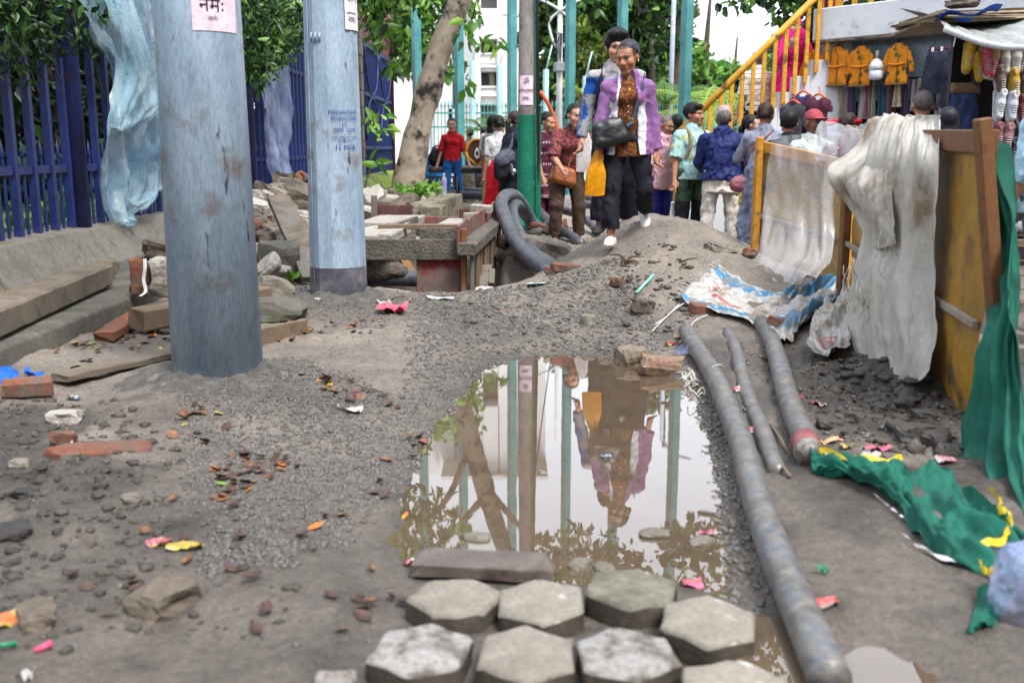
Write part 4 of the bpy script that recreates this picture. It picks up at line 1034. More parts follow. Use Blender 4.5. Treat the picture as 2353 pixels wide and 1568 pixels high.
for i, (x, y, s) in enumerate([(-3.75, 5.9, .9), (-3.8, 6.5, 1), (-3.9, 7.1, .8), (-3.75, 6.9, .5), (-3.8, 8.4, .6), (-4.2, 6.2, 1.1), (-3.7, 7.5, .45), (-3.75, 9.2, .6), (-4.3, 7.6, .9)]):
    r_ = thing('garden_plant', '%s bright green plant behind the fence bars' % ('tall broad leaved' if s > .85 else 'small broad leaved'), 'plant', (x, y, .42), 0, 'plants behind the fence')
    q = blob_pts([(x, y, .42 + .3 * s, .22 * s, .28 * s, .34 * s)], int(70 * s) + 20, 20 + i, .1)
    leaf_mass('foliage', q, .2 * s, G_LIGHT, leaf_mat, r_, -.5, .55, 20 + i, kind='stuff')
    MB().tube([(x, y, .4), (x, y + .02, .42 + .5 * s)], .012, 6).obj('stem', mat('green_stem', rgb(80, 110, 50, .8), rough=.6), r_)

# ---- leaning street tree
bark = mat('pale_bark', rgb(150, 134, 118, .85), rgb(188, 174, 158, .85), sc=5, det=8, lo=.3, hi=.7, rough=.85, bump=.6, bsc=20, bdist=.02, bstretch=(3, 3, 12), dirt=(rgb(52, 46, 42, .7), .55, 3.4, .06), dirt2=(rgb(120, 104, 88, .8), .66, 9, .05))
TB = Vector((-1.68, 17, .35))
tr = thing('street_tree', 'pale barked street tree leaning towards the banded pole', 'tree', TB)
tp = [TB + Vector((-.08, 0, -.15)), TB + Vector((-.05, 0, .1)), TB + Vector((.02, 0, .6)), TB + Vector((.2, 0, 1.4)), TB + Vector((.52, 0, 2.4)), TB + Vector((.86, -.02, 3.3)), TB + Vector((1.25, -.1, 4.6)), TB + Vector((1.7, -.2, 6.2)), TB + Vector((2.1, -.2, 8))]
trad = [.38, .30, .24, .215, .195, .18, .165, .14, .1]
n = 6; sp = bez(tp, n); rad = [float(np.interp(i / n, range(len(trad)), trad)) for i in range(len(sp))]
mb = MB(); mb.tube(sp, rad, 18); 
for k, v in enumerate(mb.v): mb.v[k] = v + Vector((1, 1, 0)) * .035 * float(vn(v.x, v.y, v.z, 3, 4)) 
mb.obj('trunk', bark, tr)
for a, b, c, r_ in [((-.1, 0, .05), (-.4, -.2, -.12), (-.75, -.3, -.25), .14), ((.1, 0, 0), (.3, -.3, -.2), (.42, -.5, -.35), .16), ((-.05, -.15, .1), (-.1, -.4, -.15), (-.2, -.6, -.3), .13)]:
    MB().tube(bez([TB + Vector(a), TB + Vector(b), TB + Vector(c)], 4), [r_ * (1 - .07 * i) for i in range(9)], 8).obj('root', bark, tr)
limbs = [[(.95, 0, 3.6), (.6, -.5, 4.4), (.0, -.9, 5.0)], [(1.2, -.1, 4.4), (1.9, .1, 5.3), (2.8, .3, 6.0)], [(1.7, -.2, 6.1), (1.0, -.2, 7.0), (.3, -.6, 7.4)], [(1.2, -.1, 4.6), (.4, .3, 5.6), (-.8, .2, 6.4)]]
for l in limbs: MB().tube(bez([TB + Vector(q) for q in l], 5), [.07 - .05 * i / 15 for i in range(len(l) * 5 - 4)], 8).obj('limb', bark, tr)
cb = [(TB.x + a, TB.y + b, TB.z + c, d, e, f) for a, b, c, d, e, f in [(-.35, -.5, 2.75, .45, .5, .4), (-1.0, -.3, 3.55, .9, .9, .4), (-.2, -.6, 3.3, .7, .8, .5), (-.15, -.4, 2.1, .22, .3, .2),
     (-.2, -.8, 5.0, 1.2, 1.2, .8), (-1.4, .2, 5.6, 1.3, 1.3, .8), (2.9, .3, 6.2, 1.3, 1.2, .8), (.4, -.5, 7.4, 1.6, 1.5, .8), (2.2, -.2, 8.2, 1.3, 1.3, .8)]]
leaf_mass('crown', blob_pts(cb, 5200, 8, .1), .19, G_MID + G_LIGHT[:2] + G_DARK[:1], leaf_mat, tr, .7, .5, 8, kind='stuff')
q = blob_pts([(TB.x + 1.05, 16.6, 2.95, .42, .2, .22), (TB.x + .95, 16.6, 2.1, .12, .15, .2), (TB.x + 1.45, 16.5, 2.75, .28, .15, .1)], 40, 9, .1)
leaf_mass('leafy_sprig', q, .22, G_LIGHT + G_MID, leaf_mat, tr, 1.0, .5, 9, kind='stuff')
# planter wall + weeds + bottle
mb = MB()
pw = thing('planter_wall', 'low rough cement planter wall round the tree foot', 'planter', (-.9, 13.6, 0))
ruin = mat('planter_cement', rgb(122, 116, 98, .8), rgb(150, 144, 126, .8), sc=4, rough=.9, bump=.8, bsc=18, bdist=.03, dirt=(rgb(84, 84, 56, .75), .56, 4, .06))
MB().box((-1.02, 13.9, .26), (.24, 3.0, .42), (0, 0, -.10), .012, .03).obj('wall_block', ruin, pw)
MB().box((-.99, 12.45, .24), (.30, .34, .44), (0, 0, -.10), .012, .03).obj('end_block', ruin, pw)
MB().box((-1.9, 12.5, .24), (1.6, .2, .36), (0, 0, 0), .012, .03).obj('wall_block', ruin, pw)
soil = MB(); soil.grid(lambda u, v: (-3.0 + 1.9 * u, 12.5 + 6.5 * v, .38 + .12 * float(fbm(u * 2, v * 5, 0, 2, 3)) - .1 * abs(u - .4)), 24, 40)
soil.obj('planter_soil', mat('planter_earth', rgb(92, 80, 66, .8), rgb(122, 108, 90, .8), sc=8, rough=.95, bump=.8, bsc=30, bdist=.02), None, 'earth and debris round the tree foot', None, None, 'structure')
for i, (px, py, Y, s) in enumerate([(905, 448, 14.5, .28), (930, 455, 14, .3), (895, 462, 13.8, .25), (875, 470, 13.5, .22), (920, 468, 13.4, .3), (860, 455, 14.4, .3), (985, 445, 15.2, .16), (850, 485, 12.6, .25), (845, 500, 12.2, .26)]):
    stone(dp(px, py, Y), (s * 1.4, s, s * .5), (.2, .1 * i, i), stone_mats[i % 3], '%s broken stone on the earth at the tree foot' % ['grey', 'brown', 'pale'][i % 3], 400 + i, 'stones at the tree foot')
for i, (px, py, Y, s, nm) in enumerate([(965, 452, 14.2, .5, 'small green weed clump beside the planter edge'), (925, 455, 14.0, .35, 'sparse green weed among stones at the tree foot'), (1000, 445, 16, .4, 'low weed at the root of the leaning tree')]):
    c = dp(px, py, Y); r_ = thing('weed', nm, 'plant', c)
    leaf_mass('foliage', blob_pts([(c.x, c.y, c.z + .08, .26 * s, .2, .16 * s)], 160, 50 + i, .1), .10, G_LIGHT, leaf_mat, r_, -.3, .5, 50 + i, kind='stuff')
c = dp(652, 628, 7.9); r_ = thing('weed', 'tiny weed sprouting beside the pale flat stone', 'plant', c); leaf_mass('foliage', blob_pts([(c.x + .05, c.y, c.z - .04, .05, .05, .05)], 14, 60, .1), .07, G_LIGHT, leaf_mat, r_, -.3, .5, 60, kind='stuff')
c = dp(860, 345, 16); 
r_ = thing('gate_vine', 'few broad green leaves growing in front of the blue gate', 'plant', (-2.35, 16, .5))
leaf_mass('foliage', blob_pts([(-2.1, 16, 1.5, .25, .3, .28), (-2.15, 16, .9, .12, .2, .12)], 26, 61, .1), .22, G_LIGHT, leaf_mat, r_, .3, .5, 61, kind='stuff')
MB().tube(bez([(-2.35, 16, .5), (-2.2, 16, 1.0), (-2.1, 16, 1.6)], 4), .01, 5).obj('stem', bark_dark, r_)
bc = Vector((-.985, 14.6, .475)); bt = thing('water_bottle', 'clear plastic water bottle with purple label on the planter wall', 'bottle', bc)
clear = mat('clear_plastic', rgb(214, 216, 232, .9), rough=.15, bump=0, alpha=.45, spec=.7)
MB().lathe([(.038, 0), (.04, .01), (.036, .03), (.04, .05), (.037, .08), (.04, .1), (.04, .21), (.03, .25), (.014, .275), (.014, .29)], 16, bc).obj('bottle_body', clear, bt)
MB().lathe([(.0405, .12), (.0405, .2)], 16, bc, cap=False).obj('label_sleeve', mat('purple_label', rgb(120, 96, 176, .9), rgb(176, 160, 214, .9), sc=30, rough=.4, bump=0), bt)
MB().lathe([(.016, .285), (.016, .31)], 12, bc).obj('cap', mat('white_cap', rgb(226, 226, 230, .9), rough=.4, bump=0), bt)

# ---- concrete pole with green band
pgrey = mat('grey_pole', rgb(118, 112, 108, .8), rgb(154, 148, 144, .8), sc=6, rough=.7, bump=.3, bsc=40, dirt=(rgb(78, 72, 68, .7), .62, 3, .06), stretch=(1, 1, .4))
pgreen = mat('green_paint', rgb(16, 106, 82, .8), rgb(30, 126, 98, .8), sc=5, rough=.42, bump=.15, bsc=40, dirt=(rgb(110, 140, 126, .8), .66, 8, .03), dirt2=(rgb(80, 112, 98, .75), .66, 3, .05))
rf3 = lambda z: .122 - .0085 * z
pr3 = thing('concrete_utility_pole', 'grey utility pole with green painted foot, pink notice and black cables', 'utility pole', (P3.x, P3.y, 0))
MB().lathe([(rf3(z), z) for z in (-.2, 2, 4, 6, 8, 9.5)], 20, (P3.x, P3.y, 0)).obj('shaft', pgrey, pr3)
MB().lathe([(rf3(z) + .004, z) for z in (0, .5, 1, 1.56)], 20, (P3.x, P3.y, 0), cap=False).obj('green_band', pgreen, pr3)
pn3 = wrap(patch(.19, .36), P3, rf3, -.05, 1.86, .006).obj('paper_notice', pink_paper, pr3)
for s_, sz, z in (('ॐ', .10, 1.93), ('बागेश्वराय', .062, 1.83), ('नमः', .075, 1.73)): tline(pn3, P3, rf3, s_, sz, -.05, z, .010, ink)
wrap(patch(.10, .05, 6, 2), P3, rf3, -.15, 2.07, .006).obj('paper_scrap', mat('grey_paper', rgb(150, 146, 140, .8), rough=.8), pr3)
cabm = mat('black_cable', rgb(28, 28, 32, .8), rough=.5, bump=0)
for i, dx in enumerate((.115, .135, .15, .128)):
    MB().tube(bez([(P3.x + dx + .02, P3.y - .08 + .03 * i, .1 + .2 * i), (P3.x + dx + .01, P3.y - .08, 1.2), (P3.x + dx - .01, P3.y - .07, 2.4 + .1 * i), (P3.x + dx - .03, P3.y - .06, 4), (P3.x + dx - .05, P3.y - .05, 6.5)], 5), .010, 6).obj('cable', cabm if i else pgreen, pr3)
MB().box((P3.x + .16, P3.y - .05, .85), (.05, .05, 1.5)).obj('conduit', pgreen, pr3)
MB().lathe([(rf3(.28) + .007, .26), (rf3(.28) + .013, .28), (rf3(.3) + .007, .30)], 20, (P3.x, P3.y, 0), cap=False).obj('tie_wire', mat('rusty_wire', rgb(120, 100, 60, .8), rough=.6), pr3)
net = mat('green_net', rgb(12, 92, 78, .75), rgb(22, 116, 96, .75), sc=8, rough=.75, bump=.4, bsc=200, bdist=.003, translucent=.15)
mb = MB(); mb.grid(lambda u, v: (P3.x + (.13 + .16 * v) * math.cos(6.28 * u), P3.y - (.13 + .16 * v) * math.sin(6.28 * u), .28 - .24 * v + .05 * math.sin(u * 40) * v + .04 * math.sin(u * 17)), 48, 5)
mb.obj('green_net', net, None, 'green net bunched round the foot of the grey pole', 'net')
for i, (px, py, Y, m) in enumerate([(1240, 525, 12.3, brick_mat), (1262, 545, 11.8, stone_mats[0]), (1232, 540, 12, stone_mats[2]), (1280, 520, 12.3, brick_mat), (1218, 560, 11.5, brick_mat), (1255, 560, 11.2, stone_mats[1]), (1175, 560, 11, stone_mats[1]), (1160, 590, 10.4, stone_mats[0]), (1205, 545, 11.9, stone_mats[0])]):
    stone(dp(px, py, Y), (.26, .16, .13), (.2, .3, i), m, ('%s strewn round the green pole foot' % {0: 'grey broken stone', 1: 'brown broken stone', 2: 'pale broken stone', 3: 'broken red brick'}[(stone_mats + [brick_mat]).index(m)]), 450 + i, 'rubble at the green pole foot')
stone(dp(1250, 585, 9.9), (.5, .4, .3), (.1, .2, .5), stone_mats[0], 'large mortar coated boulder behind the pipe loop', 470)
brick(on(1300, 622) + Vector((0, .03, .02)), (0, .1, .2), 'red brick lying over the buried end of the pipe loop')
stone(on(1268, 628) + Vector((0, .03, .02)), (.12, .08, .06), (0, .1, .2), brick_mat, 'broken red brick end at the pipe loop', 471, cat='brick', name='brick_shard')
# ================================================================= BACKGROUND
teal = mat('teal_paint', rgb(72, 142, 146, .8), rgb(98, 168, 168, .8), sc=3, rough=.5, bump=.2, bsc=20, dirt=(rgb(70, 120, 116, .8), .62, 2.5, .06), dirt2=(rgb(90, 90, 84, .8), .70, 6, .03))
teal_pale = mat('pale_teal_paint', rgb(170, 214, 214, .9), rgb(196, 230, 230, .9), sc=3, rough=.5, bump=.1)
teal_rail = mat('teal_rail_paint', rgb(76, 140, 134, .85), rgb(96, 160, 152, .85), sc=5, rough=.5, bump=.1)
pv = MB(); pv.add([(-1.2, 11.8, .075), (1.9, 11.8, .075), (1.6, 40, .075), (-2.4, 40, .075)], [(0, 1, 2, 3)])
def pat_brickpave(N, L, co, noise, ramp, mix):
    b = N.new('ShaderNodeTexBrick'); b.inputs['Scale'].default_value = 4; b.inputs['Mortar Size'].default_value = .02
    b.inputs['Color1'].default_value = (*rgb(138, 128, 120, .8), 1); b.inputs['Color2'].default_value = (*rgb(164, 154, 146, .8), 1); b.inputs['Mortar'].default_value = (*rgb(104, 96, 88, .8), 1)
    L.new(co, b.inputs['Vector']); return mix(ramp(noise(2, 5), [(.4, (0, 0, 0)), (.7, (.5, .5, .5))]), b.outputs[0], rgb(150, 140, 128, .8))
pv.obj('pavement', mat('brick_pavement', MUD, pat=pat_brickpave, rough=.85, bump=.2), None, 'brick paved walk beyond the pit', None, None, 'structure')
posts = [(960, 24.5, 'teal square post half hidden behind the leaning tree trunk'), (1056, 24, 'tall teal square post behind the girl in red polo shirt'), (1176, 24, 'tall teal square post just behind the grey banded pole'), (1308, 23.5, 'tall teal square post above the woman in print blouse'),
         (1425, 23, 'tall teal square post rising behind the couple on the mound'), (1570, 20.5, 'tall teal square post beside the yellow stair rail')]
pm = MB(); pm.box((0, 0, 4.5), (.175, .175, 9.2), (0, 0, R(30)), 0, .006); pme = pm.mesh('post'); pme.materials.append(teal)
fl = MB(); fl.box((0, 0, .03), (.36, .36, .05), (0, 0, R(30))); fme = fl.mesh('base_plate'); fme.materials.append(teal)
for px, Y, lab in posts:
    b = dp(px, 300, Y); t = thing('teal_post', lab, 'post', (b.x, Y, .03), 0)
    link_mesh('shaft', pme, None, t); link_mesh('base_plate', fme, None, t)
for px, top, lab in [(1085, 140, 'thin pale teal fence post before the white building'), (1147, 150, 'thin pale teal fence post left of the grey pole'), (1254, 160, 'pale fence post with slanted rod, before the dark trees'), (1345, 175, 'pale fence post with slanted rod beside the teal post'), (1398, 182, 'pale fence post with rod partly behind the man in striped jacket')]:
    Y = 27; b = dp(px, top, Y); t = thing('pale_fence_post', lab, 'post', (b.x, Y, 0))
    MB().box((b.x, Y, b.z / 2), (.115, .115, b.z), (0, 0, .5), 0, .006).obj('shaft', teal_pale, t)
    MB().tube([(b.x, Y, b.z - .05), (b.x + .08, Y, b.z + .3), (b.x + .16, Y, b.z + .62)], .018, 6).obj('rod', teal_pale, t)
t = thing('street_lamp', 'white street lamp pole with curved brackets before the trees', 'street lamp', (1.18, 25.5, 0))
white_paint = mat('white_paint', rgb(216, 218, 220, .9), rgb(232, 234, 236, .9), sc=3, rough=.5, bump=.1)
MB().tube([(1.18, 25.5, 0), (1.18, 25.5, 3.4), (1.18, 25.5, 6.5)], [.08, .07, .05], 10).obj('shaft', white_paint, t)
for s in (-1, 1): MB().tube(bez([(1.18, 25.5, 3.5), (1.18 - .22 * s * .8, 25.5, 3.75), (1.18 - .25 * s, 25.5, 4.2), (1.18 + .1 * s, 25.4, 4.5), (1.18 + .5 * s, 25.4, 4.7)], 5), .03, 8).obj('bracket', white_paint, t)
MB().box((1.16, 25.4, 3.1), (.24, .2, .22), (0, 0, .2), 0, .02).obj('junction_box', mat('grey_box', rgb(150, 156, 164, .8), rough=.5), t)
mb = MB()
for k in range(4): mb.tube(bez([(1.05 + .07 * k, 25.35, 3.2), (1.0 + .1 * k, 25.3, 3.6), (1.16 + .03 * k, 25.3, 3.9), (1.1 + .05 * k, 25.35, 3.3)], 5), .012, 5)
mb.obj('cable_tangle', cabm, t)
t = thing('lamp_column', 'slim grey white lamp column against the far trees', 'street lamp', (5.25, 34, 0)); MB().tube([(5.25, 34, 0), (5.3, 34, 9)], [.09, .07], 10).obj('shaft', mat('pale_metal', rgb(176, 186, 200, .9), rough=.4), t)
MB().tube(bez([(5.3, 34, 8.8), (5.6, 33.8, 9.4), (6.3, 33.6, 9.6)], 5), .04, 6).obj('lamp_arm', MATS['pale_metal'], t)
# overhead wires
for i, (a, b, sag) in enumerate([((.15, 13, 6.3), (-14, 60, 9), .6), ((1.18, 25.5, 4.0), (9, 45, 3.0), .8), ((.2, 13, 4.3), (1.18, 25.5, 3.4), .35), ((P2.x, P2.y, 9.2), (.19, 13, 8.8), .5)]):
    a, b = Vector(a), Vector(b); MB().tube([a.lerp(b, u) - Vector((0, 0, sag * 4 * u * (1 - u))) for u in np.linspace(0, 1, 16)], .012, 5).obj('overhead_wire', cabm, None, ['black wire strung from the grey pole towards the white building', 'black wire dipping from the lamp pole across the trees', 'black wire between grey pole and lamp pole', 'black wire joining faceted pole and grey pole'][i], 'wire')
# iron railing
rl = thing('iron_railing', 'teal spear topped iron railing before the white building', 'railing', (-2.6, 30, 0))
rb = MB(); rb.tube([(0, 0, .35), (0, 0, 2.3)], .016, 6, True, False); rb.lathe([(.016, 2.3), (.035, 2.36), (.002, 2.5)], 6); rme = rb.mesh('bar'); rme.materials.append(teal_rail)
for i in range(96): link_mesh('bar', rme, None, rl, (i * .105, 0, 0))
for z in (.5, 1.75, 2.15): MB().box((2.4, 30, z), (10.1, .04, .05)).obj('rail', teal_rail, rl)
ww = MB().box((2.4, 30, .17), (10.2, .3, .36)).obj('low_wall', mat('low_wall_white', rgb(196, 194, 188, .85), rgb(214, 212, 206, .85), sc=2, rough=.8), None, 'low white wall under the teal railing', 'wall')
# white building
wb = mat('white_stucco', rgb(228, 228, 226, .88), rgb(240, 240, 238, .88), sc=.6, rough=.8, bump=.1, bsc=8)
dk = mat('dark_opening', rgb(128, 130, 130, .75), rgb(160, 158, 152, .75), sc=1.5, rough=.6, bump=0)
Y = 62
bd = thing('white_building', 'white neoclassical building with columns and balustrades', 'building', (-4, Y, 0))
def bq(name, x0, y0, x1, y1, Yf, dep, m): 
    a = dp(x0, y1, Yf); b = dp(x1, y0, Yf)
    return MB().box(((a.x + b.x) / 2, Yf + dep / 2, (a.z + b.z) / 2), (b.x - a.x, dep, b.z - a.z)).obj(name, m, bd)
# recessed main wing built with real openings: piers and spandrels
bq('wall', 820, -420, 1000, 420, Y + 4, 8, wb)
def bay(x0, x1, Yf, openings, nm):
    """wall strips round a column of openings (pixel rows)"""
    ox0, ox1 = openings[0][0], openings[0][2]
    bq('wall', x0, -420, ox0, 420, Yf, 4, wb); bq('wall', ox1, -420, x1, 420, Yf, 4, wb)
    ylast = -420
    for (a, y0, b, y1) in openings:
        bq('wall', ox0, ylast, ox1, y0, Yf, 4, wb); bq('window_recess', ox0, y0, ox1, y1, Yf + 1.6, .3, dk); ylast = y1
    bq('wall', ox0, ylast, ox1, 420, Yf, 4, wb)
bay(1000, 1090, Y + 3, [(1032, -200, 1062, -120), (1032, -60, 1062, 20), (1032, 60, 1062, 140), (1032, 180, 1062, 250)], 1)
bay(1090, 1176, Y, [(1101, -220, 1143, -130), (1101, -90, 1143, 20), (1101, 92, 1143, 128), (1101, 164, 1143, 214), (1101, 240, 1143, 330)], 2)
bay(1176, 1262, Y + 3, [(1200, -200, 1230, -120), (1200, -60, 1230, 20), (1200, 60, 1230, 140), (1200, 180, 1230, 250)], 3)
for y in (66, 74, 82, -100): bq('cornice', 1086 - (82 - y if y > 0 else 8) * .4, y, 1180 + (82 - y if y > 0 else 8) * .4, y + 7, Y - .5, .6, wb)
for y in (150, 216): bq('string_course', 1090, y, 1176, y + 5, Y - .25, .3, wb)
for px in (1096, 1148, 1160, 1172):
    a = dp(px, 66, Y - .3); b = dp(px, 430, Y - .3); MB().lathe([(.24, b.z), (.2, b.z + .3), (.18, a.z - .4), (.26, a.z)], 12, (a.x, Y - .3, 0)).obj('column', wb, bd)
bal = MB().lathe([(.05, 0), (.10, .12), (.04, .3), (.06, .42), (.06, .5)], 8); bme = bal.mesh('baluster'); bme.materials.append(wb)
for row in (142, 218):
    for i in range(9):
        p = dp(1103 + i * 4.7, row, Y); link_mesh('baluster', bme, None, bd, (p.x + 4, 0, p.z))
    a = dp(1101, row - 17, Y); b = dp(1143, row - 17, Y); MB().box(((a.x + b.x) / 2, Y, a.z + .03), (b.x - a.x, .3, .1)).obj('balustrade_rail', wb, bd)
    a = dp(1101, row, Y); MB().box(((a.x + b.x) / 2, Y, a.z - .04), (b.x - a.x, .3, .1)).obj('balustrade_base', wb, bd)
bq('green_door', 1104, 198, 1117, 216, Y + .8, .1, mat('green_door_paint', rgb(24, 140, 96, .85), rough=.5))
bq('curtain', 1124, 170, 1135, 214, Y + 1.2, .1, mat('cream_curtain', rgb(214, 206, 170, .85), rough=.8)); bq('air_unit', 1112, 112, 1122, 126, Y + .9, .4, mat('unit_grey', rgb(140, 140, 136, .8), rough=.6))
bq('roof_edge', 990, -430, 1270, -420, Y - .6, 9, wb)
for i, (px, py) in enumerate([(1160, 35), (1104, 60)]):
    c = dp(px, py, Y - .4); MB().lathe([(.02, -.1), (.3, 0), (.32, .05), (.02, .12)], 12, c).obj('dish', wb, bd)
# pinkish building behind the trees
pb = thing('pink_building', 'pale pink brick building glimpsed behind the trees', 'building', (4, 58, 0))
pink_b = mat('pink_brick', rgb(176, 138, 126, .85), rgb(196, 160, 146, .85), sc=4, rough=.85, bump=.1)
a = dp(1235, 150, 58); b = dp(1420, 330, 58)
MB().box(((a.x + b.x) / 2, 60, (a.z + b.z) / 2 - .4), (b.x - a.x, 4, a.z - b.z + 2)).obj('wall', pink_b, pb)
for i in range(5):
    for j in range(2):
        c = dp(1255 + i * 34, 180 + j * 55, 58); MB().box((c.x, 57.98, c.z), (.5, .1, .8)).obj('window', dk, pb)
MB().box(((a.x + b.x) / 2, 60, a.z - .3 + .7), (b.x - a.x + .6, 4.6, .25)).obj('roof', wb, pb)

# trees
def far_tree(name, label, x, Y, h, blobs, n, lf, cols, seed, group=None):
    t = thing(name, label, 'tree', (x, Y, 0), 0, group)
    mb = MB(); mb.tube(bez([(x, Y, -.1), (x + .1, Y, h * .3), (x - .1, Y, h * .6), (x, Y, h * .9)], 4), [.3 - .02 * i for i in range(13)], 8).obj('trunk', bark_dark, t)
    g = random.Random(seed)
    for k in range(6):
        b = blobs[k % len(blobs)]; z0 = h * g.uniform(.3, .7)
        MB().tube(bez([(x, Y, z0), (x + (b[0] - x) * .5, Y + (b[1] - Y) * .5, (z0 + b[2]) / 2 + .3), (b[0], b[1], b[2])], 4), [.12 - .01 * i for i in range(9)], 6).obj('limb', bark_dark, t)
    leaf_mass('crown', blob_pts(blobs, n, seed, .45), lf, cols, leaf_mat, t, .4, .6, seed, kind='stuff')
    return t
g = random.Random(3)
def cl(px, py, Y, r, k=5, sp=1.0, flat=.75):
    c = dp(px, py, Y); return [(c.x + g.uniform(-1, 1) * r * sp, c.y + g.uniform(-1, 1) * r * .8, c.z + g.uniform(-1, 1) * r * sp * .8, r * g.uniform(.5, .8), r * g.uniform(.5, .8), r * g.uniform(.4, .65)) for _ in range(k)]
far_tree('broadleaf_tree', 'dense dark green tree behind lamp pole and railing', 3.0, 40, 9, cl(1275, 60, 40, 1.0, 6) + cl(1300, 130, 40, 1.2, 6) + cl(1255, 190, 40, .7, 5) + cl(1340, 40, 40, 1.3, 5) + cl(1280, 240, 40, .9, 5) + cl(1340, 230, 40, 1.2, 4), 5000, .38, G_MID + G_DARK, 71)
far_tree('broadleaf_tree', 'tall tree with bare forked limbs behind the couple', 5.0, 38, 11, cl(1400, 50, 38, 1.5, 6) + cl(1470, 120, 38, 1.4, 6) + cl(1380, 160, 38, 1.3, 6) + cl(1500, 40, 38, 1.0, 4) + cl(1440, -60, 38, 1.6, 5), 5200, .36, G_MID + G_DARK[:2], 72)
far_tree('cypress_tree', 'yellowish drooping cypress beside the teal posts', 3.9, 36, 8, cl(1380, 110, 36, .8, 5, .9, 1.4) + cl(1370, 200, 36, .9, 5, 1.0) + cl(1350, 260, 36, .9, 4), 5000, .28, [rgb(104, 128, 44, .9), rgb(126, 140, 56, .9), rgb(74, 102, 40, .9)], 73)
far_tree('broadleaf_tree', 'light green tree right of the purple jacket, behind lamp column', 8.0, 42, 8, cl(1490, 190, 42, 1.6, 7) + cl(1560, 215, 42, 1.4, 6) + cl(1530, 160, 42, 1.1, 5) + cl(1460, 250, 42, 1.2, 5), 7500, .38, G_MID + G_LIGHT, 74)
far_tree('broadleaf_tree', 'round topped tree far off above the stair rail foot', 13.5, 62, 8.5, cl(1640, 180, 62, 1.7, 8) + cl(1600, 215, 62, 1.8, 7) + cl(1700, 225, 62, 1.9, 7), 7000, .5, G_MID + G_LIGHT[:1], 75)
far_tree('broadleaf_tree', 'hazy tree far off behind the stair rail', 20, 75, 9, cl(1740, 205, 75, 2.2, 8) + cl(1800, 190, 75, 2.2, 7) + cl(1690, 205, 75, 2.0, 6) + cl(1780, 225, 75, 2.2, 6), 6500, .6, G_MID + G_LIGHT[:1], 76)
far_tree('broadleaf_tree', 'thin sprig of tree beside the slim lamp column', 5.7, 36, 11, cl(1560, 110, 36, .5, 4) + cl(1545, 30, 36, .7, 4, 1.2) + cl(1500, -40, 36, .9, 4), 900, .3, G_MID + G_DARK, 77)
far_tree('broadleaf_tree', 'leafy tree behind the white building corner, above the gate', -10, 34, 9, cl(880, 40, 34, 1.6, 6) + cl(940, 100, 34, 1.2, 5) + cl(900, -60, 34, 2, 6) + cl(850, 0, 34, 1.5, 4), 5000, .32, G_MID + G_LIGHT[:1], 78)
def palm(label, px, py, Y, s, n, seed, cols):
    c = dp(px, py, Y); t = thing('palm', label, 'palm', (c.x, Y, 0)); gg = random.Random(seed)
    MB().tube([(c.x, Y, -.05), (c.x, Y, c.z)], [.12, .08], 8).obj('trunk', bark_dark, t)
    pts = []; V = []; Fc = []; 
    for i in range(n):
        a = gg.uniform(0, 6.28); up = gg.uniform(.2, 1.2); L_ = s * gg.uniform(.8, 1.15); mb = MB(); prev = Vector((c.x, Y, c.z)); spine = [prev]
        for k in range(1, 9):
            u = k / 8; spine.append(Vector((c.x + math.cos(a) * L_ * u, Y + math.sin(a) * L_ * u * .8, c.z + L_ * (up * u - (.35 + up * .55) * u * u))))
        mb.tube(spine, [.02 * (1 - .1 * k) for k in range(9)], 4)
        for k in range(1, 9):
            T = (spine[k] - spine[k - 1]).normalized(); sd_ = T.cross(Vector((0, 0, 1))).normalized()
            for q in range(3):
                o = spine[k - 1].lerp(spine[k], q / 3); w_ = L_ * .30 * math.sin(math.pi * min(1, (k + q / 4) / 9) * .9 + .2)
                for s_ in (-1, 1):
                    e = o + (sd_ * s_ * .9 + T * .6 - Vector((0, 0, .35))) * w_; n_ = T * L_ * .0065
                    mb.add([o - n_, o + n_, e], [(0, 1, 2)])
        mb.obj('frond', mat('palm_leaf_' + str(cols), [rgb(70, 112, 46, .9), rgb(138, 172, 62, .9)][cols], [rgb(96, 138, 60, .9), rgb(170, 196, 84, .9)][cols], sc=2, rough=.5, bump=0, translucent=.2), t)
palm('fan of yellow green palm fronds beside the yellow stair rail', 1610, 265, 22, 1.7, 14, 1, 1)
palm('second yellow green palm farther along the stair', 1680, 260, 24, 1.7, 14, 2, 1)
palm('darker palm behind the teal post and purple jacket', 1530, 240, 28, 1.9, 14, 3, 0)
palm('spiky young palm behind the woman in print blouse', 1335, 215, 30, 1.2, 10, 4, 1)
palm('low spiky palm between railing and grey pole', 1110, 300, 26, 1.0, 12, 5, 0)
palm('low spiky palm behind the white haired crowd', 1150, 290, 27, .9, 10, 6, 0)
sh = thing('background_hedge', 'green hedge line closing off the street beyond the crowd', 'hedge', (10, 48, 0))
leaf_mass('foliage', blob_pts([(2 + i * 1.9, 48 + (i % 3), .9 + .5 * (i % 2), 1.5, 1.2, 1.5) for i in range(18)], 9000, 80, .5), .42, G_MID + G_DARK, leaf_mat, sh, .4, .6, 80, kind='stuff')
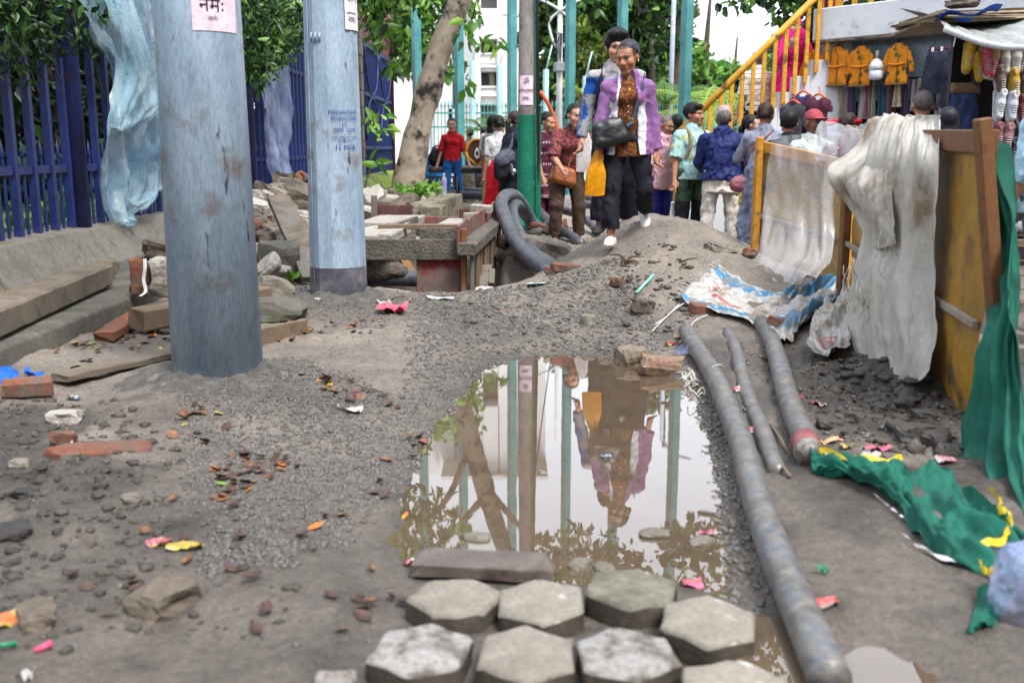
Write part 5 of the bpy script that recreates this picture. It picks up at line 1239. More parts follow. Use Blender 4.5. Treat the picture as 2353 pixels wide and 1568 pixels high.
# pipal tree overhanging on the right, over the footbridge and the puddle's mirror
pt = thing('pipal_tree', 'big heart leaved tree overhanging the yellow footbridge rail', 'tree', (7.2, 19.5, 0))
MB().tube(bez([(7.2, 19.5, -.1), (7.0, 19.3, 2), (6.4, 18.6, 4.5), (5.4, 17.5, 6.5), (4.0, 16.4, 8)], 5), [.45 - .015 * i for i in range(21)], 12).obj('trunk', bark_dark, pt)
for l in ([(5.6, 17.8, 6.2), (4.2, 16.8, 5.4), (3.2, 16.2, 5.0)], [(6.2, 18.4, 5), (6.4, 17, 4.8), (6.8, 16.2, 4.0)], [(4.8, 17, 7.2), (2.8, 16, 7.4), (1.6, 15.4, 6.6)], [(4, 16.4, 8), (2.6, 15.6, 9), (1.6, 15, 9)]):
    MB().tube(bez(l, 5), [.12 - .008 * i for i in range(11)], 8).obj('limb', bark_dark, pt)
pb_ = cl(1800, -60, 16.5, .5, 5) + cl(1860, 40, 16.5, .55, 5) + cl(1870, 120, 17, .5, 4) + cl(1930, 10, 16.5, .6, 4) + cl(2010, -30, 16.5, .7, 4) + cl(1835, 80, 16.7, .4, 3) + \
     [(2.6, 15.8, 6.6, .9, .8, .6), (1.9, 15.4, 6.0, .7, .7, .5), (3.2, 16, 5.6, .8, .8, .5), (2.2, 15.4, 8.6, 1.2, 1.0, .8), (3.6, 16.2, 8.2, 1.4, 1.2, .9), (1.4, 15.2, 7.4, .8, .8, .5), (4.8, 17, 7.2, 1.4, 1.2, .9), (1.0, 14.9, 9.4, .9, .8, .6)]
leaf_mass('crown', blob_pts(pb_, 5200, 90, .15), .17, G_DARK + G_MID, leaf_mat, pt, 1.0, .85, 90, kind='stuff')
q = blob_pts([dp(1690, 8, 15).to_tuple() + (.45, .2, .10)], 26, 91, .1)
leaf_mass('hanging_sprig', q, .15, G_DARK + G_MID, leaf_mat, pt, 1.0, .85, 91, kind='stuff')

# low barrier, stone posts, rickshaw hood on the street
brn = mat('brown_rail_paint', rgb(92, 66, 56, .8), rgb(114, 86, 72, .8), sc=6, rough=.6, bump=.1)
for k, (x0, x1, Yb, lab) in enumerate([(985, 1060, 21, 'low brown street railing left of the stone bollard'), (1082, 1160, 20.5, 'low brown street railing right of the stone bollard'), (1335, 1400, 18, 'low brown railing piece behind the yellow plastic bag'), (1480, 1545, 17, 'low brown railing behind the pink striped shirt')]):
    a, b = dp(x0, 400, Yb), dp(x1, 400, Yb); t = thing('low_railing', lab, 'railing', ((a.x + b.x) / 2, Yb, .05)); cx = (a.x + b.x) / 2; w_ = b.x - a.x
    for z in (.16, .42, .55): MB().box((cx, Yb, z), (w_, .05, .045)).obj('rail', brn, t)
    n_ = 8
    for i in range(n_ + 1): MB().box((a.x + w_ * i / n_, Yb, .32), (.035, .03, .5)).obj('baluster', brn, t)
    if k < 2: MB().tube([(a.x, Yb - .05, .72), (b.x, Yb - .05, .70)], .075, 10).obj('top_pipe', hdpe, t)
c = dp(1070, 440, 20.3); S = SDF(.03); S.cap((c.x, 20.3, 0), (c.x, 20.3, .75), .21, .17, k=.03, sc=(1, .8, 1)); S.cut((0, 0, -1), -.8)
tag(sdf_obj('stone_bollard', S, ruin), 'square weathered cement bollard behind the girl in red', 'bollard')
rk = thing('rickshaw_hood', 'maroon fan shaped rickshaw back with yellow rim and white eye emblem', 'rickshaw', (-.72, 17.8, 0))
c = dp(1096, 352, 17.8)
fan = []
for i in range(15): a = R(180 - 180 * i / 14); fan.append((.19 * math.cos(a), .22 * math.sin(a) + .02))
fan += [(.16, -.08), (.08, -.14), (0, -.22), (-.08, -.14), (-.16, -.08)]
def plate(poly, th, m, nm, s=1.0, y=0):
    mb = MB(); n_ = len(poly); mb.add([(c.x + p[0] * s, c.y + y, c.z + p[1] * s) for p in poly] + [(c.x + p[0] * s, c.y + y + th, c.z + p[1] * s) for p in poly], [tuple(range(n_)), tuple(reversed(range(n_, 2 * n_)))] + [(i, (i + 1) % n_, n_ + (i + 1) % n_, n_ + i) for i in range(n_)]); return mb.obj(nm, m, rk)
plate(fan, .04, mat('hood_maroon', rgb(88, 42, 40, .85), rough=.5), 'back_panel')
mb = MB(); mb.tube([(c.x + p[0], c.y - .01, c.z + p[1]) for p in fan + fan[:1]], .022, 8).obj('rim', mat('hood_yellow', rgb(208, 160, 50, .85), rough=.5), rk)
eye = [(.045 * math.cos(a) * (1 - .3 * math.sin(a)), .10 * math.sin(a)) for a in np.linspace(0, 6.28, 17)[:-1]]
plate(eye, .01, white_paint, 'eye_emblem', 1, -.015); plate([(.025 * math.cos(a), .035 * math.sin(a)) for a in np.linspace(0, 6.28, 13)[:-1]], .01, mat('emblem_black', rgb(60, 44, 44, .8), rough=.5), 'pupil', 1, -.03)
MB().box((c.x, c.y + .35, c.z - .3), (.6, .5, .1), (0, 0, 0), 0, .02).obj('seat', mat('seat_black', rgb(40, 36, 38, .8), rough=.5), rk)
for s in (-1, 1):
    MB().tube([(c.x + s * .36, c.y + .3 + .3 * math.cos(a), .33 + .3 * math.sin(a)) for a in np.linspace(0, 6.3, 22)], .02, 6).obj('wheel', cabm, rk)
    MB().beam((c.x + s * .3, c.y + .05, .35), (c.x + s * .3, c.y + .05, c.z), .03, .03).obj('frame_bar', brn, rk)
# red conduit arching up behind the green pole
MB().tube(bez([dp(1240, 210, 14.5), dp(1262, 245, 14.5), dp(1280, 300, 14.5), dp(1283, 400, 14.4), dp(1270, 500, 14.2), dp(1268, 530, 14.1)], 6), .028, 8).obj('orange_conduit', mat('orange_plastic', rgb(206, 84, 50, .85), rough=.45, bump=0), None, 'orange flexible conduit curving up beside the maroon kurta', 'conduit')
# ================================================================= RIGHT SIDE: stair, footbridge, stall, barrier
ypaint = mat('yellow_paint', rgb(206, 146, 36, .85), rgb(226, 168, 52, .85), sc=4, rough=.5, bump=.2, bsc=30, dirt=(rgb(116, 84, 40, .75), .62, 6, .05))
wpaint = mat('white_wash', rgb(206, 211, 219, .9), rgb(224, 227, 233, .9), sc=2, det=8, rough=.7, bump=.2, bsc=20, grain=.06, dirt=(rgb(140, 140, 140, .8), .66, 3, .06))
stairs = thing('footbridge_stair', 'white concrete stair with yellow rail climbing to the footbridge', 'stair', (3, 13.5, 0))
NS = 13; SX0, SRUN, SR = 1.86, .205, .205
for i in range(NS):
    x = SX0 + i * SRUN; z = .02 + (i + 1) * SR
    MB().box((x + SRUN / 2, 13.57, z / 2), (SRUN - .002, .24, z), None, 0, .006).obj('parapet_block', wpaint, stairs)
    zt = max(.04, z - .80); MB().box((x + SRUN / 2, 14.45, zt / 2), (SRUN - .002, 1.5, zt), None, 0, .006).obj('step', wpaint, stairs)
slope = SR / SRUN
def rz(x): return .02 + (x - SX0) * slope + .98
a = Vector((1.98, 13.42, rz(1.98))); b = Vector((4.42, 13.42, rz(4.42)))
MB().tube([a, b], .045, 10).obj('handrail', ypaint, stairs)
for i in range(17):
    x = 2.06 + i * .136; zz = .02 + (x - SX0) * slope
    MB().box((x, 13.42, zz + .48), (.048, .042, .98)).obj('baluster', ypaint, stairs)
# deck
D0 = Vector((3.93, 13.55, 0)); D1 = Vector((5.71, 11.5, 0)); dd = (D1 - D0).normalized(); dn = Vector((-dd.y, dd.x, 0)); 
if dn.y < 0: dn = -dn
deck = thing('footbridge_deck', 'white footbridge deck with grimy underside above the clothes stall', 'footbridge', (D0.x, D0.y, 2.5))
def dk_pt(s, n_, z): return D0 + dd * s + dn * n_ + Vector((0, 0, z))
L_ = (D1 - D0).length + 1.2
M_ = Matrix((dd, dn, Vector((0, 0, 1)))).transposed()
mb = MB(); mb.box(dk_pt(L_ / 2, .08, 2.72), (L_, .16, .40), M_, 0, .01); mb.obj('fascia', wpaint, deck)
mb = MB(); mb.box(dk_pt(L_ / 2, 1.1, 2.62), (L_, 1.86, .16), M_); mb.obj('slab', mat('grimy_concrete', rgb(120, 112, 104, .8), rgb(150, 142, 134, .8), sc=3, rough=.9, bump=.4, dirt=(rgb(70, 62, 56, .7), .58, 5, .06)), deck)
mb = MB(); mb.box(dk_pt(L_ / 2, .06, 2.505), (L_, .1, .028), M_, .004, .003); mb.obj('chipped_edge', MATS['grimy_concrete'], deck)
for i in range(16):
    mb = MB(); mb.box(dk_pt(.05 + i * .235, .1, 3.4), (.05, .045, .98), M_); mb.obj('baluster', ypaint, deck)
MB().tube([dk_pt(-.1, .1, 3.9), dk_pt(L_, .1, 3.9)], .045, 8).obj('handrail', ypaint, deck)
# stall back wall, metal
sheetm = mat('stall_sheet', rgb(120, 140, 156, .85), rgb(150, 168, 182, .85), sc=2, det=7, rough=.5, bump=.2, bsc=10, metal=.2, dirt=(rgb(112, 98, 90, .8), .66, 3, .05))
darkc = mat('stall_dark', rgb(34, 32, 36, .8), rgb(52, 48, 50, .8), sc=4, rough=.9, bump=.3)
st = thing('clothes_stall', 'grey blue sheet metal clothes stall under the footbridge', 'stall', (D0.x, D0.y + .3, 0))
for i in range(4):
    mb = MB(); mb.box(dk_pt(.22 + i * .66, .32 + .006 * (i % 2), 2.12), (.65, .02, .76), M_, 0, .004); mb.obj('sheet_panel', sheetm, st)
mb = MB(); mb.box(dk_pt(1.3, .62, .9), (2.7, .02, 1.75), M_); mb.obj('back_cloth', darkc, st)
mb = MB(); mb.box(dk_pt(1.3, .30, .35), (2.6, .5, .7), M_, 0, .02); mb.obj('counter', mat('counter_board', rgb(96, 84, 72, .8), rough=.8), st)
mb = MB(); mb.tube([dk_pt(.0, .26, 2.0), dk_pt(2.7, .26, 2.0)], .012, 6); mb.obj('hanging_rod', cabm, st)
ft = MB(); 
def emblem():
    o = MB(); c0 = dk_pt(1.52, .300, 2.16)
    def q(x, z): return c0 + dd * x + Vector((0, 0, z))
    for k in range(8):
        a = k * math.pi / 4; r0, r1 = .015, .055; pa = a + .2; pb = a - .2
        o.add([q(r0 * math.cos(a), r0 * math.sin(a)), q(.04 * math.cos(pb), .04 * math.sin(pb)), q(r1 * math.cos(a), r1 * math.sin(a)), q(.04 * math.cos(pa), .04 * math.sin(pa))], [(0, 1, 2, 3)])
    for (x, z, w_, h_) in [(-.03, .085, .24, .004), (-.03, -.085, .24, .004), (-.15, 0, .004, .17), (.09, 0, .004, .17)] + [(-.12 + .02 * i, -.01 + .012 * (i % 2), .007, .09) for i in range(3)]:
        o.add([q(x - w_ / 2, z - h_ / 2), q(x + w_ / 2, z - h_ / 2), q(x + w_ / 2, z + h_ / 2), q(x - w_ / 2, z + h_ / 2)], [(0, 1, 2, 3)])
    return o
emblem().obj('printed_emblem', ink, st)
# cloth panel helper: outline extruded with soft folds
def garment(name, root, poly, C0, U, V, m, th=.03, fold=.012, seed=0):
    """flat garment outline (u,v) given depth and creases"""
    from mathutils.geometry import tessellate_polygon
    P = np.array(poly); lo, hi = P.min(0), P.max(0); n_ = 26
    st_ = max((hi - lo)) / n_; gx = np.arange(lo[0], hi[0] + st_, st_); gy = np.arange(lo[1], hi[1] + st_, st_)
    X, Y_ = np.meshgrid(gx, gy, indexing='ij'); s_ = poly_sd(X, Y_, P); keep = s_ < st_ * .55
    idx = -np.ones(X.shape, int); W = Vector(U).cross(Vector(V)).normalized(); vs = []; fs = []
    k = 0
    d_ = th * np.sqrt(np.clip(-s_ / (max(hi - lo) * .18), 0, 1)) + fold * fbm(X, Y_ * .35, seed, 22, seed)
    # snap border to outline
    for i in range(X.shape[0]):
        for j in range(X.shape[1]):
            if keep[i, j]:
                x, y = X[i, j], Y_[i, j]
                idx[i, j] = k; k += 1; vs.append(Vector(C0) + Vector(U) * float(x) + Vector(V) * float(y) + W * float(d_[i, j]))
    for i in range(X.shape[0] - 1):
        for j in range(X.shape[1] - 1):
            q = [idx[i, j], idx[i + 1, j], idx[i + 1, j + 1], idx[i, j + 1]]
            if min(q) >= 0: fs.append(q)
    nb = len(vs); back = [v - W * 2 * max(0.004, .0) * 1 for v in vs]
    mb = MB(); mb.add(vs + back, fs + [[q + nb for q in reversed(f)] for f in fs], True)
    return mb.obj(name, m, root)
def pat_print(base, spot, scl, th=.62):
    def f(N, L, co, noise, ramp, mix):
        v = N.new('ShaderNodeTexVoronoi'); v.inputs['Scale'].default_value = scl; L.new(co, v.inputs['Vector'])
        s_ = ramp(v.outputs['Distance'], [(.22, (1, 1, 1)), (.30, (0, 0, 0))]); return mix(s_, mix(ramp(noise(6, 3), [(.4, (0, 0, 0)), (.7, (.5, .5, .5))]), base, tuple(x * .8 for x in base)), spot)
    return f
org = rgb(226, 140, 22, .9)
kid1 = mat('orange_kids_cloth', org, rgb(214, 126, 20, .9), sc=12, rough=.8, bump=.4, bsc=30, dirt=(rgb(176, 88, 24, .9), .64, 30, .03))
kid2 = mat('orange_leaf_print', org, pat=pat_print(org, rgb(96, 92, 30, .9), 9), rough=.8, bump=.4, bsc=30)
trim = mat('red_green_trim', rgb(168, 52, 30, .9), rgb(86, 140, 50, .9), sc=20, rough=.7, bump=0)
UV = (dd, Vector((0, 0, 1)))
def kid_outfit(s, z, m, label, pants=False, w_=1.0):
    c0 = dk_pt(s, .10, z); t = thing('kids_kurta', label, 'garment', c0)
    KS = 1.28
    body = [(-.07, 0), (-.03, .03), (.03, .03), (.07, 0), (.10, -.05), (.095, -.14), (.10, -.25), (.115, -.36), (-.115, -.36), (-.10, -.25), (-.095, -.14), (-.10, -.05)]
    garment('jacket', t, [(a * KS, b * KS) for a, b in body], c0, *UV, m, .035, .012, int(s * 40))
    for sg in (-1, 1):
        slv = [(sg * .075, .0), (sg * .11, -.02), (sg * .165, -.16), (sg * .175, -.24), (sg * .13, -.25), (sg * .095, -.12)]
        garment('sleeve', t, [(a * KS, b * KS) for a, b in slv], c0 - dn * -.004, *UV, m, .025, .008, int(s * 40) + 5 + sg)
    q = MB(); W = dd.cross(Vector((0, 0, 1)))
    q.box(c0 + Vector((0, 0, -.352 * KS)) + W * .02, (.225 * KS, .02, .016), M_); q.obj('hem_trim', trim, t)
    q = MB(); q.tube([c0 + dd * -.03 + Vector((0, 0, .02)) + W * .035, c0 + dd * .03 + Vector((0, 0, -.1)) + W * .045, c0 + dd * .02 + Vector((0, 0, -.43)) + W * .045], .007, 5); q.obj('front_trim', trim, t)
    q = MB(); q.tube(bez([c0 + dd * -.11 + Vector((0, 0, -.21)) + W * .03, c0 + Vector((0, 0, -.225)) + W * .05, c0 + dd * .11 + Vector((0, 0, -.21)) + W * .03], 4), .013, 6); q.obj('sash', m, t)
    q = MB(); q.tube(bez([c0 + dd * -.06 + Vector((0, 0, .01)), c0 + Vector((0, 0, .05)), c0 + dd * .06 + Vector((0, 0, .01))], 4), .006, 5); q.tube(bez([c0 + Vector((0, 0, .045)), c0 + Vector((.01, 0, .08)), c0 + Vector((0, 0, .105))], 4), .003, 5); q.obj('hanger', cabm, t)
    if pants:
        garment('trousers', t, [(a * 1.2, b * 1.2) for a, b in [(-.10, -.35), (.09, -.35), (.10, -.5), (.06, -.66), (.03, -.72), (.02, -.6), (0, -.5), (-.03, -.62), (-.02, -.72), (-.06, -.70), (-.12, -.5)]], c0, *UV, kid1, .04, .012, 9)
        q = MB(); q.tube([c0 + dd * -.04 + Vector((0, 0, -.12)) + W * .06, c0 + dd * .02 + Vector((0, 0, -.30)) + W * .06], .008, 6); q.obj('toy_flute', mat('toy_bamboo', rgb(190, 170, 80, .85), rgb(40, 140, 70, .85), sc=20, rough=.5), t)
    return t
kid_outfit(-.02, 2.38, kid1, 'orange kids kurta with trousers and toy flute hung at the stall', True)
kid_outfit(.33, 2.40, kid1, 'plain orange kids kurta with dark hem, between two others')
kid_outfit(.66, 2.38, kid2, 'orange leaf printed kids kurta left of the hanging bulb')
kid_outfit(1.16, 2.38, kid2, 'orange leaf printed kids kurta with green trim right of the hanging bulb')
bc = dk_pt(.905, .06, 2.0); bl = thing('hanging_bulb', 'big white hanging bulb before the orange garments', 'bulb', bc)
MB().lathe([(.02, -.02), (.075, -.01), (.085, .02), (.085, .10)], 18, bc).obj('diffuser', mat('bulb_diffuser', rgb(206, 206, 224, .9), rough=.3, bump=0), bl)
MB().lathe([(.087, .10), (.087, .16), (.07, .2), (.035, .235), (.03, .24)], 18, bc).obj('housing', white_paint, bl); MB().lathe([(.02, .24), (.022, .3), (.02, .34)], 12, bc).obj('socket', mat('pale_metal2', rgb(186, 180, 170, .9), rough=.4), bl)
MB().tube([bc + Vector((0, 0, .33)), bc + Vector((.005, 0, .52))], .004, 5).obj('cord', cabm, bl)
# dark jeans on a clip hanger
jc = dk_pt(1.80, -.05, 2.29); jt = thing('hanging_jeans', 'dark navy shorts clipped to a hanger beside the shoe stall', 'garment', jc)
navy = mat('navy_denim', rgb(30, 34, 50, .85), rgb(42, 48, 68, .85), sc=8, rough=.85, bump=.4, bsc=40)
garment('trousers', jt, [(a * 1.3, b * 1.3) for a, b in [(-.14, 0), (.14, 0), (.15, -.15), (.17, -.34), (.14, -.52), (.02, -.54), (.0, -.3), (-.03, -.42), (-.2, -.40), (-.17, -.2)]], jc, *UV, navy, .05, .02, 7)
mb = MB(); mb.box(jc + Vector((0, 0, .015)), (.34, .015, .03), M_); mb.obj('hanger_bar', mat('maroon_bar', rgb(110, 40, 50, .85), rough=.5), jt)
for s in (-.11, .0, .12): mb = MB(); mb.box(jc + dd * s + Vector((0, 0, .0)) - dn * .03, (.02, .02, .05), M_); mb.obj('clip', white_paint, jt)
garment('print_leggings', jt, [(.13, 0), (.18, -.02), (.2, -.3), (.16, -.46), (.08, -.60), (.05, -.58), (.10, -.42), (.15, -.25)], jc - dn * -.03, *UV, mat('ochre_print', rgb(176, 120, 50, .9), pat=pat_print(rgb(190, 140, 80, .9), rgb(80, 50, 40, .9), 60), rough=.8), .03, .01, 8)
# many scarves and small clothes hanging below
cols = [rgb(170, 150, 130), rgb(120, 70, 84), rgb(60, 66, 96), rgb(196, 186, 190), rgb(176, 130, 140), rgb(150, 160, 130), rgb(54, 90, 120), rgb(110, 108, 112), rgb(90, 50, 60), rgb(190, 176, 150), rgb(70, 60, 84), rgb(168, 160, 168)]
gg = random.Random(4)
for i in range(26):
    s = .35 + i * .088; w_ = gg.uniform(.08, .16); z0 = 1.98 + gg.uniform(-.03, .03); L2 = gg.uniform(.34, .52); cc = cols[i % 12]
    c0 = dk_pt(s, .22 + gg.uniform(-.06, .06), z0); m = mat('scarf_cloth_%d' % (i % 12), tuple(x * .85 for x in cc), sc=20, rough=.85, bump=.5, bsc=30)
    mb = MB(); ph = gg.uniform(0, 6)
    mb.grid(lambda u, v: c0 + dd * ((u - .5) * w_ * (.5 + .6 * v)) + Vector((0, 0, -L2 * v)) + dn * (.025 * math.sin(u * 9 + ph) * (.4 + v) + .03 * v), 8, 8)
    mb.obj('hanging_scarf', m, None, 'small %s cloth hanging on the rod beneath the orange garments' % ['tan', 'rose', 'navy', 'white', 'pink', 'sage', 'blue', 'grey', 'maroon', 'cream', 'plum', 'lilac'][i % 12], 'scarf', 'cloths hung on the stall rod')
# hangers with dark shirts left of stall
for i, (px, py, cc, lab) in enumerate([(1845, 215, rgb(62, 46, 96, .8), 'purple shirt on an orange hanger by the stair side'), (1822, 236, rgb(70, 70, 76, .8), 'grey shirt on an orange hanger above the red cap'), (1880, 222, rgb(96, 40, 64, .8), 'maroon shirt hung beside the orange kids trousers')]):
    c0 = dp(px, py, 13.0 - .15 * i); t = thing('hanging_shirt', lab, 'garment', c0); m = mat('shirt_%d' % i, cc, sc=10, rough=.85, bump=.4, bsc=30)
    garment('shirt', t, [(-.08, 0), (-.03, -.03), (.03, -.03), (.08, 0), (.19, -.06), (.2, -.2), (.15, -.2), (.15, -.5), (-.15, -.5), (-.15, -.2), (-.2, -.2), (-.19, -.06)], c0, *UV, m, .04, .015, 40 + i)
    q = MB(); q.tube(bez([c0 + dd * -.1 + Vector((0, 0, -.02)), c0 + Vector((0, 0, .03)), c0 + dd * .1 + Vector((0, 0, -.02))], 4), .014, 6); q.tube(bez([c0 + Vector((0, 0, .03)), c0 + Vector((.015, 0, .08)), c0 + Vector((-.01, 0, .12))], 4), .006, 5); q.obj('hanger', mat('orange_hanger', rgb(226, 92, 30, .9), rough=.4, bump=0), t)

# ---- shoe stall
SY = 9.4
ss = thing('shoe_stall', 'dark shoe stall with tarpaulin and cardboard roof', 'stall', (4.9, SY, 0))
a = dp(2195, 90, SY + .3); b = dp(2500, 420, SY + .3)
MB().box(((a.x + b.x) / 2, SY + .35, 1.1), (b.x - a.x, .04, 2.3)).obj('back_cloth', darkc, ss)
tarp = mat('grey_tarp', rgb(134, 138, 136, .85), rgb(168, 172, 172, .85), sc=3, rough=.55, bump=.4, bsc=12, dirt=(rgb(84, 84, 80, .8), .6, 3, .08))
t0 = dp(2170, 62, 8.9); t1 = dp(2470, 90, 8.2)
mb = MB(); mb.grid(lambda u, v: (t0.x + (t1.x - t0.x) * u, t0.y + (t1.y - t0.y) * u + 1.1 * v, t0.z + (t1.z - t0.z) * u - .10 * math.sin(math.pi * u) + .30 * v ** .7 + .015 * math.sin(u * 30 + v * 4) * (1 - v)), 40, 10)
mb.obj('tarpaulin', tarp, ss)
mb = MB(); mb.tube([(t0.x + (t1.x - t0.x) * u, t0.y + (t1.y - t0.y) * u, t0.z + (t1.z - t0.z) * u - .10 * math.sin(math.pi * u) - .015) for u in np.linspace(0, 1, 14)], .028, 8).obj('rolled_edge', mat('pale_tarp_edge', rgb(190, 194, 196, .85), rgb(206, 208, 210, .85), sc=6, rough=.6, bump=.5, bsc=20), ss)
card = mat('cardboard', rgb(134, 118, 98, .8), rgb(166, 150, 128, .8), sc=6, rough=.9, bump=.4, bsc=20, rnd=.12)
for i in range(11):
    p = dp(2165 + 6 * i, 42 - 3 * i, 9.0)
    MB().box((p.x + .75, 9.5 + .02 * i, p.z + .012), (1.7, .95, .016), (gg.uniform(-.03, .03), gg.uniform(-.06, .01), gg.uniform(-.15, .15)), .012, .004).obj('cardboard_sheet', card, ss)
stone(dp(2210, 8, 9.2), (.28, .2, .07), (0, 0, .2), stone_mats[1], 'flat stone weighing down the cardboard roof', 501)
bt = mat('blue_tarp', rgb(20, 92, 190, .9), rough=.5, bump=.3)
mb = MB(); p = dp(2155, 45, 8.95); mb.grid(lambda u, v: (p.x + .55 * u, p.y + .1 * v, p.z + .03 - .05 * v + .03 * math.sin(u * 9) + .08 * u), 14, 4).obj('blue_tarp_strip', bt, ss)
MB().tube([dp(2198, 66, 8.85), dp(2195, 85, 8.85), dp(2190, 108, 8.85)], .006, 5).obj('tie_string', white_paint, ss)
for x in (2200, 2352): p = dp(x, 300, SY); MB().box((p.x, SY + .2, 1.1), (.06, .06, 2.3)).obj('post', cabm, ss)
# shoe model: upper, sole, laces (parts) - toe down when hung
def shoe_meshes():
    U = SDF(.011); U.cap((0, 0, .035), (0, -.12, .03), .036, .034, k=.03, sc=(1, 1, .9)).cap((0, .05, .05), (0, -.02, .05), .036, .036, k=.03).cap((0, .07, .06), (0, .06, .095), .033, .030, k=.03).ell((0, .055, .12), (.024, .035, .03), k=.01, sub=True)
    U.cut((0, 0, 1), .012); V, Q = U.build(); up = raw_mesh('shoe_upper', V, Q)
    So = SDF(.011); So.cap((0, .075, .0), (0, -.13, .0), .042, .044, k=.02, sc=(1, 1, .45)); V, Q = So.build(); so = raw_mesh('shoe_sole', V, Q)
    m = MB()
    for i in range(5): y = -.03 - .018 * i; z = .084 - .006 * i; m.tube([(-.022, y, z - .008), (0, y - .006, z + .003), (.022, y, z - .008)], .0038, 5)
    la = m.mesh('shoe_laces'); return up, so, la
UPm, SOm, LAm = shoe_meshes()
lace_m = mat('lace_white', rgb(214, 214, 214, .9), rough=.8, bump=0); sole_w = mat('sole_white', rgb(204, 202, 198, .9), rgb(220, 218, 214, .9), sc=20, rough=.6, bump=.1); sole_y = mat('sole_gum', rgb(196, 164, 90, .9), rough=.6, bump=.1); sole_k = mat('sole_black', rgb(40, 38, 40, .8), rough=.7, bump=.1)
for me_, m in ((UPm, None), (SOm, None), (LAm, None)): me_.materials.append(sole_w)
def shoe(P, rot, colr, sole, label, s=1.0, group=None, lace=None):
    t = thing('shoe', label, 'shoe', P, 0, group); t.rotation_euler = rot; t.scale = (s, s, s)
    mu = mat('shoe_upper_' + '_'.join(str(int(c * 255)) for c in colr), colr, tuple(min(1, c * 1.25) for c in colr), sc=20, rough=.6, bump=.2, bsc=80)
    for nm, me_, m in (('upper', UPm, mu), ('sole', SOm, sole), ('laces', LAm, lace or lace_m)):
        o = link_mesh(nm, me_, None, t); o.material_slots[0].link = 'OBJECT'; o.material_slots[0].material = m
    return t
shoes = [(2222, 125, (206, 170, 40), sole_y, 'yellow sneaker hanging highest, next to the dark jeans'), (2238, 150, (190, 150, 40), sole_k, 'yellow black sneaker hung behind the pink pair'),
 (2258, 135, (210, 96, 116), sole_w, 'pink sneaker with white laces, first of its hung pair'), (2280, 138, (210, 92, 114), sole_w, 'pink sneaker with white laces, second of its hung pair'),
 (2303, 132, (196, 194, 192), sole_w, 'white sneaker hung beside the pink pair'), (2328, 130, (200, 198, 196), sole_w, 'white sneaker hung between two other white ones'), (2350, 128, (170, 168, 168), sole_w, 'greyish sneaker hung last in the upper row'),
 (2290, 180, (120, 104, 96), sole_w, 'dull brown sneaker tucked under the pink pair'), (2322, 185, (196, 160, 60), sole_y, 'ochre canvas shoe under the white sneakers'), (2345, 180, (90, 86, 88), sole_w, 'dark grey sneaker under the white sneakers'),
 (2290, 235, (206, 212, 224), sole_w, 'white running shoe wrapped in plastic, with stripes'), (2318, 238, (200, 206, 220), sole_w, 'white running shoe wrapped in plastic, beside its twin'), (2342, 245, (120, 60, 64), sole_w, 'dark red high top beside the plastic wrapped pair'),
 (2285, 310, (128, 84, 92), sole_w, 'mauve sneaker in clear wrap'), (2310, 312, (150, 110, 116), sole_w, 'mauve and white sneaker in clear wrap, beside its twin'), (2338, 320, (60, 58, 62), sole_w, 'black laced sneaker under the red high top'), (2322, 345, (52, 50, 54), sole_w, 'black laced sneaker low on the rack'),
 (2300, 368, (40, 38, 42), sole_k, 'black shoe with magenta laces on the lowest shelf'), (2330, 365, (44, 40, 46), sole_k, 'black shoe with magenta laces, beside its twin')]
for i, (px, py, cc, so, lab) in enumerate(shoes):
    P = dp(px, py, SY - .12 - .03 * (i % 3)); mag = mat('lace_magenta', rgb(220, 40, 120, .9), rough=.7, bump=0) if i >= 17 else None
    shoe(P, (R(78 if i < 17 else 20), R(gg.uniform(-8, 8)), R(gg.uniform(-15, 15))), rgb(*cc, .85), so, lab, 1.08, 'shoes hung on the stall', mag)
for i in range(14):
    P = dp(2300 + 14 * (i % 5), 395 + 34 * (i // 5), SY - .2 - .25 * (i // 5)); shoe(P, (R(gg.uniform(0, 25)), 0, R(gg.uniform(60, 130))), rgb(44, 42, 48, .85), sole_k, 'plain black shoe on the stepped rack below the hung pairs', 1.1, 'black shoes on the rack')
for i, (px, py) in enumerate([(2262, 95), (2288, 92)]):
    P = dp(px, py, SY - .2); S = SDF(.015); S.cap((0, 0, 0), (0, 0, -.14), .045, .05, k=.02, sc=(1, .7, 1)); o = sdf_obj('straw_slipper', S, mat('straw', rgb(196, 170, 116, .85), rgb(214, 190, 140, .85), sc=20, rough=.8)); o.location = P; tag(o, ['straw coloured slipper hung left under the tarpaulin', 'straw coloured slipper hung right under the tarpaulin'][i], 'slipper')
jp = dp(2215, 215, SY + .1); bt_ = thing('hanging_skirt', 'blue denim skirt hung between jeans and shoes', 'garment', jp)
garment('skirt', bt_, [(-.12, 0), (.12, 0), (.18, -.5), (-.2, -.5)], jp, Vector((1, 0, 0)), Vector((0, 0, 1)), mat('blue_denim', rgb(48, 66, 110, .85), rgb(62, 82, 128, .85), sc=8, rough=.85, bump=.4), .04, .03, 12)
garment('waistband', bt_, [(-.13, .1), (.14, .1), (.15, 0), (-.13, 0)], jp, Vector((1, 0, 0)), Vector((0, 0, 1)), mat('tan_cloth', rgb(150, 124, 100, .85), rough=.85), .03, .01, 13)
